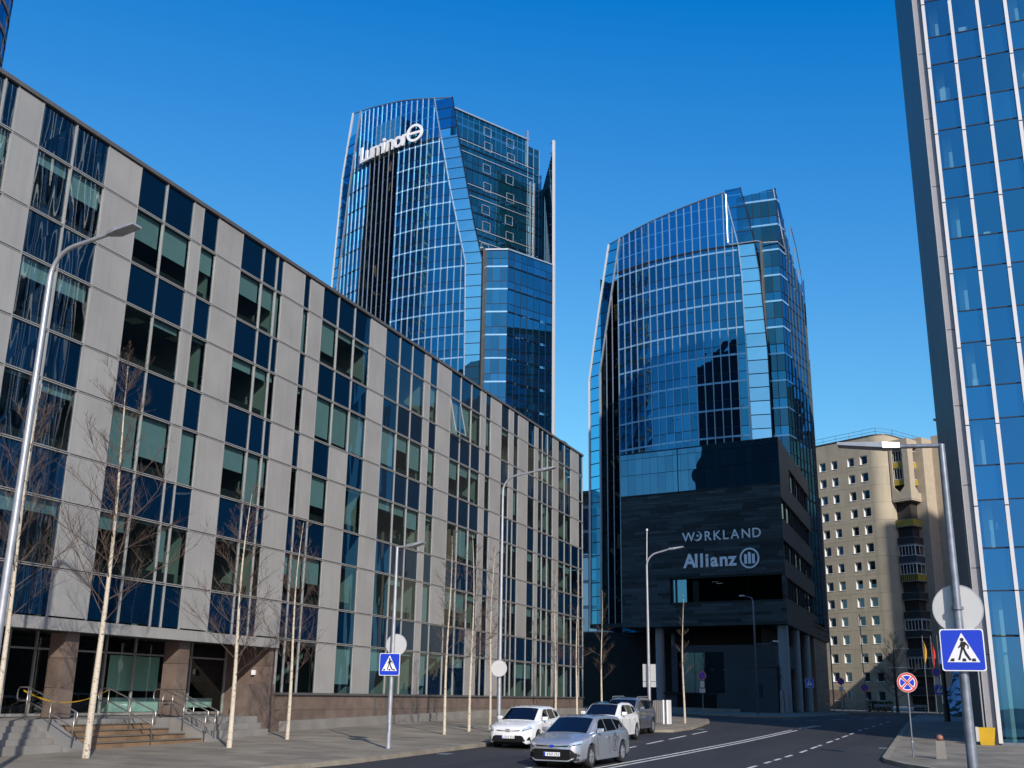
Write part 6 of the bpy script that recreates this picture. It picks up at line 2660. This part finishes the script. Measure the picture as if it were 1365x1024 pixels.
# posters on the entrance doors
for (y, z, w, h, m1, lab) in ((25.45, .05, .62, .4, 'grass', 'green and white poster on the left entrance door glass'), (27.35, -.02, .45, .38, 'spandrel', 'small dark green notice on the right entrance door glass')):
    o = empty('door_poster', (ENTX + .05, y, z))
    tag(o, lab, 'poster')
    mb = MB()
    mb.box(ENTX + .055, ENTX + .06, y - w / 2, y + w / 2, z, z + h)
    mb.build('sheet', M['sign_white'] if m1 == 'grass' else M['galv'], o)
    mb = MB()
    mb.box(ENTX + .061, ENTX + .064, y - w * .18 if m1 == 'grass' else y - w * .4, y + w * .4, z + h * .25, z + h * .92)
    mb.build('print', solid('poster_green', (.12, .28, .03), .6, var=.5, nscale=8) if m1 == 'grass' else solid('notice_green', (.01, .12, .08), .5), o)
mb = MB()
mb.bar((ENTX + .1, 26.2, PZ), (ENTX + .1, 26.2, 1.2), .09, .09)
mb.bar((ENTX + .1, 27.75, PZ), (ENTX + .1, 27.75, 1.2), .09, .09)
mb.build('door_post', M['stainless'], office)
# wall lamp on the granite pier
wl_ = empty('wall_lamp', (FX - .5, 39.9, 0.8))
tag(wl_, 'small pale lamp fixed on the granite pier at the right end of the entrance', 'lamp')
mb = MB()
mb.box(FX - .85, FX - .72, 39.86, 39.99, .68, .88)
mb.build('housing', M['white'], wl_)


# ------------------------------------------------------------------ signs and lamp posts
def ped_sign(parent, c, w, yaw=0.0, t=0.03):
    """blue crossing sign facing -y (rotated by yaw): plate, white triangle, walking figure, stripes"""
    c = Vector(c)
    ca, sa = math.cos(yaw), math.sin(yaw)
    X_, Z_, N_ = Vector((ca, sa, 0)), Vector((0, 0, 1)), Vector((sa, -ca, 0))

    def fn(a, b, d):
        return c + X_ * a * w + Z_ * b * w + N_ * d

    def rr(h, r=.06):
        out = []
        for (x, y, a0_) in ((h - r, h - r, 0), (-h + r, h - r, 90), (-h + r, -h + r, 180), (h - r, -h + r, 270)):
            for k in range(4):
                a = math.radians(a0_ + 30 * k)
                out.append((x + r * math.cos(a), y + r * math.sin(a)))
        return out
    mb = MB()
    mb.prism(rr(.5), fn, -t, 0)
    p = mb.build('sign_plate', M['sign_white'], parent)
    mb = MB()
    mb.prism(rr(.475), fn, 0, .003)
    mb.build('blue_field', M['sign_blue'], p)
    mb = MB()
    mb.prism([(-.37, -.29), (.37, -.29), (0, .41)], fn, .003, .006)
    mb.build('triangle', M['sign_white'], p)
    f = MB()
    d0, d1 = .006, .009
    f.prism([(.045 * math.cos(2 * math.pi * k / 14) - .0, .045 * math.sin(2 * math.pi * k / 14) + .245) for k in range(14)], fn, d0, d1)
    for poly in ([(-.03, .195), (.055, .20), (.075, .12), (.045, .03), (-.035, .03), (-.045, .10)],                      # trunk
                 [(-.035, .05), (.02, .04), (-.035, -.10), (-.075, -.24), (-.125, -.24), (-.075, -.09)],                    # rear leg
                 [(.0, .05), (.045, .04), (.09, -.07), (.185, -.24), (.13, -.25), (.04, -.11)],                            # front leg
                 [(.03, .195), (.075, .19), (.15, .10), (.135, .02), (.11, .03), (.115, .095), (.05, .14)],                 # right arm
                 [(-.03, .19), (-.055, .12), (-.105, .06), (-.085, .035), (-.03, .09), (-.005, .15)]):                       # left arm
        f.prism(poly, fn, d0, d1)
    for x in (-.26, .02, .24):
        f.prism([(x - .055, -.27), (x + .045, -.27), (x + (.03 if x > 0 else .06), -.20), (x - (.04 if x > 0 else .01), -.20)], fn, d0, d1)
    f.build('walking_figure', M['black'], p)
    return p


def disc_sign(parent, c, r, kind, yaw=0.0, back=False):
    c = Vector(c)
    ca, sa = math.cos(yaw), math.sin(yaw)
    ax = (Vector((ca, sa, 0)), Vector((0, 0, 1)), Vector((sa, -ca, 0)))
    mb = MB()
    mb.disc(c - ax[2] * .02, r, ax, .02, 40)
    p = mb.build('sign_disc', M['sign_back'] if back else M['sign_white'], parent)
    if back:
        mb = MB()
        mb.disc(c - ax[2] * .03, r, ax, .035, 40, 0, r * .965)
        mb.build('disc_rim', M['galv'], p)
        return p
    mb = MB()
    mb.disc(c, r * .97, ax, .003, 40, 0, r * .80)
    if kind != 'arrow':
        for a in ((45, 135) if kind == 'nostop' else (-45,)):
            d = ax[0] * math.cos(math.radians(a)) + ax[1] * math.sin(math.radians(a))
            for w_, m_, dd in ((.19, 0, .004),):
                mb.bar(c - d * r * .82 + ax[2] * dd, c + d * r * .82 + ax[2] * dd, .13 * r, .004, tuple(ax[2]))
    mb.build('red_ring', M['sign_red'], p)
    mb = MB()
    if kind == 'nostop':
        for k in range(4):
            a = math.radians(90 * k)
            d, e = ax[0] * math.cos(a) + ax[1] * math.sin(a), -ax[0] * math.sin(a) + ax[1] * math.cos(a)
            pts = [d * .16 * r]
            for q in range(-4, 5):
                b_ = math.radians(q * 8.2)
                pts.append((d * math.cos(b_) + e * math.sin(b_)) * r * .70)
            n_ = len(pts)
            mb.add([c + q_ + ax[2] * .003 for q_ in pts], [tuple(range(n_))])
    else:
        mb.disc(c + ax[2] * .0005, r * .79, ax, .0015, 32)
    mb.build('blue_field', M['sign_blue'], p)
    return p


def lamp_post(name, label, x, y, top, arm, style, r0=.09, group='street lamp posts', azi=(1, 0), head=0.8, pm='galv'):
    z0 = G(x, y)
    o = empty(name, (x, y, z0))
    tag(o, label, 'lamp post', group)
    ax_, ay_ = azi
    mb = MB()
    if style == 'curve':
        R = .75
        pts = [(x, y, z0), (x, y, z0 + 1.6), (x, y, top - R)]
        rad = [r0, r0 * .92, r0 * .55]
        for k in range(1, 7):
            a = math.radians(82 * k / 6)
            pts.append((x + ax_ * R * (1 - math.cos(a)), y + ay_ * R * (1 - math.cos(a)), top - R + R * math.sin(a)))
            rad.append(r0 * .5)
        pts.append((x + ax_ * (arm - head), y + ay_ * (arm - head), top + .16))
        rad.append(r0 * .42)
        mb.tube(pts, rad, 12)
    else:
        pts = [(x, y, z0), (x, y, z0 + 1.6), (x, y, top)]
        mb.tube(pts, [r0, r0 * .9, r0 * .62], 12)
        mb.tube([(x - ax_ * .05, y, top - .02), (x + ax_ * arm * .5, y + ay_ * arm * .5, top + .02)], r0 * .42, 10)
    mb.build('pole', M[pm], o, smooth=True, sharp=1.0)
    mb = MB()
    mb.tube([(x, y, z0 - .02), (x, y, z0 + .03)], r0 * 1.7, 12)
    mb.bar((x - r0 * .2, y - r0 * .93, z0 + .55), (x - r0 * .2, y - r0 * .93, z0 + .85), .08, .02, (0, 1, 0))
    mb.build('base_cover', M['galv_dark'], o)
    # luminaire: flat wedge shaped head
    hx0, hx1 = (arm - head, arm) if style == 'curve' else (arm * .42, arm)
    zt = top + (.17 if style == 'curve' else .03)
    mb = MB()

    def hp(s, t, z):
        return (x + ax_ * s - ay_ * t, y + ay_ * s + ax_ * t, z)
    w0, w1 = .08, .17
    lift = .06
    mb.hexa([hp(hx0 - .05, -w0, zt - .05), hp(hx0 + .25, -w1, zt - .07 + lift * .3), hp(hx0 + .25, w1, zt - .07 + lift * .3), hp(hx0 - .05, w0, zt - .05),
             hp(hx0 - .05, -w0 * .7, zt + .05), hp(hx0 + .25, -w1 * .8, zt + .07), hp(hx0 + .25, w1 * .8, zt + .07), hp(hx0 - .05, w0 * .7, zt + .05)])
    mb.hexa([hp(hx0 + .25, -w1, zt - .06 + lift * .3), hp(hx1, -w1 * .9, zt + lift), hp(hx1, w1 * .9, zt + lift), hp(hx0 + .25, w1, zt - .06 + lift * .3),
             hp(hx0 + .25, -w1, zt + .06), hp(hx1, -w1 * .9, zt + lift + .05), hp(hx1, w1 * .9, zt + lift + .05), hp(hx0 + .25, w1, zt + .06)])
    mb.build('lamp_head', M['galv'], o)
    return o


lp = lamp_post('lamp_post', 'tall curved lamp post at the left edge, in front of the entrance', -19.6, 18.4, 10.35, 2.5, 'curve', .115)
lp = lamp_post('lamp_post', 'tall curved lamp post with a small round sign, beside the parked white hatchback', -18.75, 45.6, 9.85, 2.6, 'curve', .10)
disc_sign(lp, (-18.72, 45.45, 1.15), .36, '', 0.25, True)
lp = lamp_post('lamp_post', 'curved lamp post with a square pale board, before the dark slate block', -15.35, 58.6, 7.78, 2.1, 'curve', .10)
mb = MB()
mb.box(-15.72, -15.0, 58.72, 58.75, .86, 1.76)
mb.box(-15.72, -15.0, 58.72, 58.75, .56, .84)
mb.build('board', M['sign_back'], lp)
mb = MB()
mb.tube([(-15.35, 58.6, 7.0), (-15.3, 58.6, 9.0)], .03, 8)
mb.tube([(-15.3, 58.6, 9.0), (-15.3, 58.6, 9.12)], .07, 8)
mb.build('antenna', M['galv'], lp)
lp = lamp_post('lamp_post', 'short lamp post with a blue crossing sign, on the left pavement', -17.85, 33.7, 4.98, 1.05, 'arm', .085, 'lamp posts with crossing signs')
disc_sign(lp, (-17.78, 33.83, 1.62), .37, '', 0.2, True)
ped_sign(lp, (-17.88, 33.58, .96), .74, 0.12)
lp = lamp_post('lamp_post', 'near lamp post on the right carrying the larger blue crossing sign', .16, 20.5, 4.5, 1.8, 'arm', .095, 'lamp posts with crossing signs', (-1, 0.0), pm='pole_near')
disc_sign(lp, (.17, 20.64, 1.58), .42, '', -.02, True)
ped_sign(lp, (.18, 20.36, .87), .70, -.04)
mb = MB()
for z in (.65, 1.1, 1.58):
    mb.tube([(.16, 20.5, z - .025), (.16, 20.5, z + .025)], .105, 12)
mb.build('clamp', M['galv_dark'], lp)


def sign_post(name, label, x, y, h, mat='galv_dark', r=.03, group=None):
    o = empty(name, (x, y, G(x, y)))
    tag(o, label, 'road sign', group)
    mb = MB()
    mb.tube([(x, y, G(x, y) - .05), (x, y, G(x, y) + h)], r, 8)
    mb.build('post', M[mat], o, smooth=True, sharp=1.0)
    return o


s = sign_post('road_sign', 'round red and blue no stopping sign on a thin post near the right kerb', -1.62, 43.4, 2.75)
disc_sign(s, (-1.62, 43.35, .69), .35, 'nostop', .03)
mb = MB()
mb.tube([(-1.62, 43.4, -1.4), (-1.62, 43.4, -1.36)], .05, 8)
mb.build('clamp', M['galv'], s)
# distant signs
s = sign_post('road_sign', 'small round sign on a pale post beside the brown stone pier', -13.2, 144.5, 4.1, 'sign_back', .06)
disc_sign(s, (-13.2, 144.4, 2.35), .42, 'nopark', 0)
mb = MB()
mb.box(-13.45, -12.95, 144.4, 144.43, 1.2, 1.7)
mb.build('sub_plate', M['sign_white'], s)
s = sign_post('road_sign', 'small round blue and red sign on a dark post in front of the beige flats', -10.6, 147.0, 12.0, 'galv_dark', .06)
disc_sign(s, (-10.6, 146.9, 1.65), .48, 'nopark', 0)
s = sign_post('road_sign', 'round blue sign above a small blue crossing sign, behind the near pole', -1.25, 92.0, 4.6, 'galv_dark', .05)
disc_sign(s, (-1.25, 91.9, 2.25), .34, 'nopark', 0)
mb = MB()
mb.box(-1.38, -1.06, 91.93, 91.96, 1.35, 1.88)
mb.build('sub_plate', M['sign_back'], s)
ped_sign(s, (-1.1, 91.9, .93), .72, 0)
s = sign_post('road_sign', 'round sign with small plates on a thin post in front of the dark grey wall', -20.6, 97.0, 4.2, 'galv_dark', .04)
disc_sign(s, (-20.6, 96.9, 1.95), .36, 'nopark', 0)
mb = MB()
mb.box(-20.78, -20.42, 96.9, 96.93, .95, 1.5)
mb.box(-20.85, -20.35, 96.9, 96.93, .5, .85)
mb.build('sub_plate', M['sign_back'], s)
s = sign_post('road_sign', 'blue crossing sign in front of the third grey column of the slate block', -12.6, 106.5, 3.5, 'galv_dark', .045)
ped_sign(s, (-12.55, 106.4, 1.55), .78, 0)
s = sign_post('road_sign', 'blue crossing sign in deep shade at the mouth of the side street', -29.4, 86.5, 4.4, 'galv_dark', .045)
ped_sign(s, (-29.4, 86.4, 1.75), .74, 0)
# dark double lamp post in front of the block
o = empty('lamp_post', (-16.75, 102.4, -1.26))
tag(o, 'dark two armed lamp post in front of the slate block corner', 'lamp post')
mb = MB()
mb.tube([(-16.75, 102.4, -1.26), (-16.75, 102.4, 8.7), (-16.85, 102.4, 9.1), (-17.6, 102.4, 9.3)], [.11, .075, .05, .045], 8)
mb.tube([(-16.75, 102.4, 4.95), (-15.6, 102.4, 4.9), (-15.0, 102.4, 5.12)], .04, 6)
mb.build('pole', M['galv_dark'], o, smooth=True)
mb = MB()
mb.box(-18.0, -17.5, 102.3, 102.5, 9.25, 9.36)
mb.box(-15.1, -14.6, 102.28, 102.52, 5.08, 5.22)
mb.build('lamp_head', M['galv'], o)
# litter bin with pale panels
o = empty('litter_bin', (-15.6, 62.4, G(-15.6, 62.4)))
tag(o, 'square grey litter bin with white corner panels on the pavement corner', 'litter bin')
zb = G(-15.6, 62.4)
mb = MB()
mb.box(-16.0, -15.25, 62.0, 62.75, zb, zb + 1.28)
mb.build('body', M['galv_dark'], o)
for k in range(5):
    mb = MB()
    x = -16.02 + k * .105
    mb.box(x, x + .07, 61.96, 61.99, zb + .05, zb + 1.25)
    mb.build('slat', M['concrete'], o)
for x in (-15.46, -15.24):
    mb = MB()
    mb.box(x, x + .09, 61.93, 61.955 if x < -15.3 else 62.7, zb, zb + 1.3)
    mb.build('corner_panel', M['white'], o)
# stone bollard with a brown ball on top
o = empty('stone_bollard', (-.67, 43.0, G(-.67, 43.0)))
tag(o, 'pale square stone bollard with a rusty ball on top, on the right pavement', 'bollard')
zb = G(-.67, 43)
mb = MB()
mb.hexa([(-.84, 42.84, zb), (-.5, 42.84, zb), (-.5, 43.16, zb), (-.84, 43.16, zb), (-.82, 42.86, zb + .62), (-.52, 42.86, zb + .62), (-.52, 43.14, zb + .62), (-.82, 43.14, zb + .62)])
mb.build('shaft', M['concrete'], o, bevel=.015)
mb = MB()
mb.tube([(-.67, 43, zb + .615), (-.67, 43, zb + .65), (-.67, 43, zb + .70), (-.67, 43, zb + .78), (-.67, 43, zb + .83)], [.06, .10, .13, .11, .04], 12)
mb.build('ball', M['copper'], o, smooth=True)
# yellow salt tub by the right tower
o = empty('yellow_tub', (1.2, 54.6, G(1.2, 54.6)))
tag(o, 'yellow plastic tub standing against the foot of the right tower wall', 'tub')
zb = G(1.2, 54.6)
mb = MB()
mb.hexa([(.85, 54.45, zb), (1.4, 54.45, zb), (1.4, 54.95, zb), (.85, 54.95, zb), (.7, 54.35, zb + .75), (1.5, 54.35, zb + .75), (1.5, 55.05, zb + .75), (.7, 55.05, zb + .75)])
mb.build('tub', M['yellow'], o)
mb = MB()
mb.box(.68, .8, 54.33, 54.9, zb + .15, zb + .77)
mb.build('side', M['sign_back'], o)
# grey utility cabinet and kiosk in the dark distance
o = empty('dark_bollard', (-1.0, 90.5, G(-1, 90.5)))
tag(o, 'stout dark post at the road edge beside the far blue signs', 'bollard')
mb = MB()
mb.tube([(-.75, 90.5, G(-.75, 90.5)), (-.75, 90.5, G(-.75, 90.5) + 4.2)], .17, 10)
mb.tube([(-.75, 90.5, G(-.75, 90.5)), (-.75, 90.5, G(-.75, 90.5) + 1.3)], .24, 10)
mb.build('post', M['black'], o)
# benches before the flats
for k, (x, y, lab) in enumerate(((-8.0, 138.5, 'wooden bench in the shade below the beige flats, left one'), (-4.3, 139.5, 'wooden bench in the shade below the beige flats, right one'))):
    o = empty('bench', (x, y, -1.26))
    tag(o, lab, 'bench', 'benches below the flats')
    mb = MB()
    mb.box(x - 1.1, x + 1.1, y - .25, y + .25, -.82, -.76)
    mb.build('seat', M['concrete'], o)
    mb = MB()
    mb.box(x - 1.1, x + 1.1, y + .22, y + .27, -.6, -.3)
    mb.build('backrest', M['galv_dark'], o)
    for s_ in (-1, 1):
        mb = MB()
        mb.box(x + s_ * .9 - .05, x + s_ * .9 + .05, y - .2, y + .26, -1.27, -.3)
        mb.build('leg', M['galv_dark'], o)
# railing by the flats
o = empty('railing', (-11.5, 143, -1.26))
tag(o, 'thin metal railing along the pavement in front of the beige flats', 'railing')
mb = MB()
for h in (.45, .95):
    mb.bar((-14.6, 149, -1.26 + h), (-9.6, 142.0, -1.26 + h), .05, .05)
mb.build('rail', M['beige_lt'], o)
for k in range(6):
    mb = MB()
    x, y = lerp(-14.6, -9.6, k / 5), lerp(149, 142.0, k / 5)
    mb.bar((x, y, -1.26), (x, y, -.28), .06, .06)
    mb.build('post', M['beige_lt'], o)
# three flags hanging limp on masts
for k, (x, m, lab) in enumerate(((-3.35, 'flag_y', 'yellow flag hanging limp in front of the dark balconies'), (-2.35, 'flag_r', 'red flag hanging limp between the yellow and the blue one'),
                                 (-1.6, 'flag_b', 'blue flag hanging limp, rightmost of the three'))):
    o = empty('flag', (x, 150, -1.26))
    tag(o, lab, 'flag', 'flags in front of the flats')
    mb = MB()
    mb.tube([(x, 150, -1.26), (x, 150, 8.2)], .05, 6)
    mb.build('mast', M['galv_dark'], o)
    mb = MB()
    n = 7
    top = 7.6 - k * .35
    vs = []
    for j in range(9):
        t = j / 8
        z = top - 2.9 * t
        for i in range(4):
            f = i / 3
            vs.append((x + .05 + f * (.12 + .3 * math.sin(math.pi * min(1, t * 1.1)) ** 1) * (1 - .3 * t), 149.95 + .12 * math.sin(i * 2.2 + t * 3), z - .25 * f))
    mb.add(vs, [(4 * j + i, 4 * j + i + 1, 4 * j + i + 5, 4 * j + i + 4) for j in range(8) for i in range(3)])
    mb.build('cloth', M[m], o, smooth=True)
# snowy bank seen past the right tower
o = MB()
random.seed(91)
nx, ny = 14, 16
for j in range(ny + 1):
    for i in range(nx + 1):
        x = lerp(-1.1, 7, i / nx)
        y = lerp(112, 132, j / ny)
        o.v.append((x, y, -1.27 + 5.2 * (j / ny) ** .9 * clamp(i / 2, .55, 1) + random.uniform(-.12, .12) * (j > 0)))
for j in range(ny):
    for i in range(nx):
        a = j * (nx + 1) + i
        o.f.append((a, a + 1, a + nx + 2, a + nx + 1))
        o.mi.append(0)
m, nt, N, L, out = new_mat('snow_patches')
p = N.new('ShaderNodeBsdfPrincipled')
L.new(p.outputs[0], out.inputs[0])
vec, _ = coords(nt, (1, .5, 1.4))
n1 = noise(nt, vec, .75, 4, .6)
L.new(ramp(nt, n1, ((.44, (.03, .05, .02)), (.5, (.55, .6, .68)))), p.inputs['Base Color'])
p.inputs['Roughness'].default_value = .9
bank = o.build('snowy_bank', m, smooth=True)
bank['kind'] = 'structure'

# ------------------------------------------------------------------ bare trees
def tree(name, label, x, y, h, seed, spread=1.0, first=.22, nb=26, trunk_mat='birch', lean=(0, 0), group='young birches along the left pavement', r0=.085, dense=1.0, twig_n=13, up=.80):
    rr = random.Random(seed)
    z0 = G(x, y)
    o = empty(name, (x, y, z0))
    tag(o, label, 'tree', group)
    pts, rad = [], []
    n = 12
    ph = rr.uniform(0, 6)
    for k in range(n + 1):
        t = k / n
        pts.append(Vector((x + lean[0] * t * h + .05 * math.sin(ph + t * 5) * t * 2, y + lean[1] * t * h + .05 * math.cos(ph + t * 4) * t * 2, z0 - .05 + t * h)))
        rad.append(lerp(r0, .008, t ** .85))
    mb = MB()
    mb.tube(pts, rad, 8)
    mb.build('trunk', M[trunk_mat], o, smooth=True, sharp=1.2)

    def pt(t):
        f = t * n
        i = min(int(f), n - 1)
        return pts[i].lerp(pts[i + 1], f - i)
    br = MB()

    def shoot(p, d, L, r, lev):
        k = 4 if lev == 0 else 3
        q = [p]
        dd = d.copy()
        for _ in range(k):
            dd = (dd + Vector((rr.uniform(-.28, .28), rr.uniform(-.28, .28), rr.uniform(-.06, .24)))).normalized()
            q.append(q[-1] + dd * L / k)
        br.tube(q, [lerp(r, r * .3, i / k) for i in range(k + 1)], 4 if lev == 0 else 3, cap=False)
        if lev < 2:
            m_ = int((twig_n if lev == 0 else 5) * dense)
            for j in range(m_):
                t = rr.uniform(.2, .98)
                i = min(int(t * k), k - 1)
                b = q[i].lerp(q[i + 1], t * k - i)
                ang = rr.uniform(0, 2 * math.pi)
                side = Vector((math.cos(ang), math.sin(ang), rr.uniform(-.1, .5)))
                nd = (dd * .8 + side * .75).normalized()
                shoot(b, nd, L * rr.uniform(.25, .55) * (1.15 - t * .4), max(.0032, r * .45), lev + 1)
    for b in range(nb):
        t = first + (1 - first) * (b + rr.random()) / nb * .98
        a = b * 2.4 + rr.uniform(-.5, .5)
        L = h * lerp(.26, .06, (t - first) / (1 - first)) * rr.uniform(.75, 1.15) * spread
        u_ = lerp(up - .12, up + .25, (t - first) / (1 - first))
        shoot(pt(t), Vector((math.cos(a), math.sin(a), u_)).normalized(), L, max(.005, rad[0] * lerp(.22, .09, t)), 0)
    br.build('branches', M['twig'], o)
    return o


tree('birch_tree', 'young bare birch at the left edge, behind the tall lamp post', -23.75, 22.6, 10.4, 1, 1.0, .34, 26, r0=.095)
tree('birch_tree', 'tallest bare birch in front of the entrance steps', -22.5, 24.75, 11.6, 2, 1.05, .30, 32, r0=.11)
tree('birch_tree', 'bare birch right of the entrance steps', -22.0, 30.6, 8.4, 3, 1.15, .26, 28, r0=.095)
tree('birch_tree', 'smaller bare birch next right of the one by the steps, in front of granite', -23.1, 35.65, 8.1, 4, 1.05, .26, 26, r0=.08)
tree('birch_tree', 'slim bare birch, leftmost of the close trio right of the crossing sign', -20.1, 42.9, 8.4, 5, .8, .30, 22, r0=.075)
tree('birch_tree', 'slim bare birch, middle one of the close trio', -20.3, 45.9, 8.8, 6, .75, .30, 22, r0=.075)
tree('birch_tree', 'slim bare birch just left of the tall lamp post with the disc', -20.3, 48.3, 8.5, 7, .75, .30, 20, r0=.07)
tree('birch_tree', 'slim bare birch above the parked white hatchback', -24.2, 68.5, 9.4, 8, .6, .28, 18, r0=.085)
tree('birch_tree', 'slim bare birch at the far end of the beige office, left of the white car', -24.1, 72.6, 9.2, 9, .6, .28, 18, r0=.085)
tree('birch_tree', 'slim bare birch in front of the dark undercroft, between office and tower', -24.6, 80.0, 9.2, 10, .7, .26, 18, r0=.09)
tree('birch_tree', 'lone slim birch in front of the slate block', -14.75, 64.3, 7.4, 11, .42, .35, 16, r0=.075)
tree('bare_tree', 'dark spreading bare tree in front of the beige flats', -6.9, 148, 9.5, 12, 1.5, .16, 30, 'bark_dark', group=None, r0=.2, dense=1.2, up=.5)
tree('bare_tree', 'bare tree in the shade of the slate block soffit', -36.5, 100, 8.5, 13, 1.0, .2, 18, 'bark_dark', group=None, r0=.12)
# low hedge under the flats
hd = MB()
rr = random.Random(5)
for k in range(900):
    x, y, z = rr.uniform(-10.2, -7.2), rr.uniform(143, 144.2), -1.26 + rr.random() ** .8 * 1.3
    s_ = .09
    d1 = Vector((rr.uniform(-1, 1), rr.uniform(-1, 1), rr.uniform(-1, 1))).normalized() * s_
    d2 = Vector((rr.uniform(-1, 1), rr.uniform(-1, 1), rr.uniform(-1, 1))).normalized() * s_
    c = Vector((x, y, z))
    hd.quad(c - d1, c - d2, c + d1, c + d2)
tag(hd.build('hedge', M['grass']), 'low green hedge at the foot of the beige flats', 'hedge')
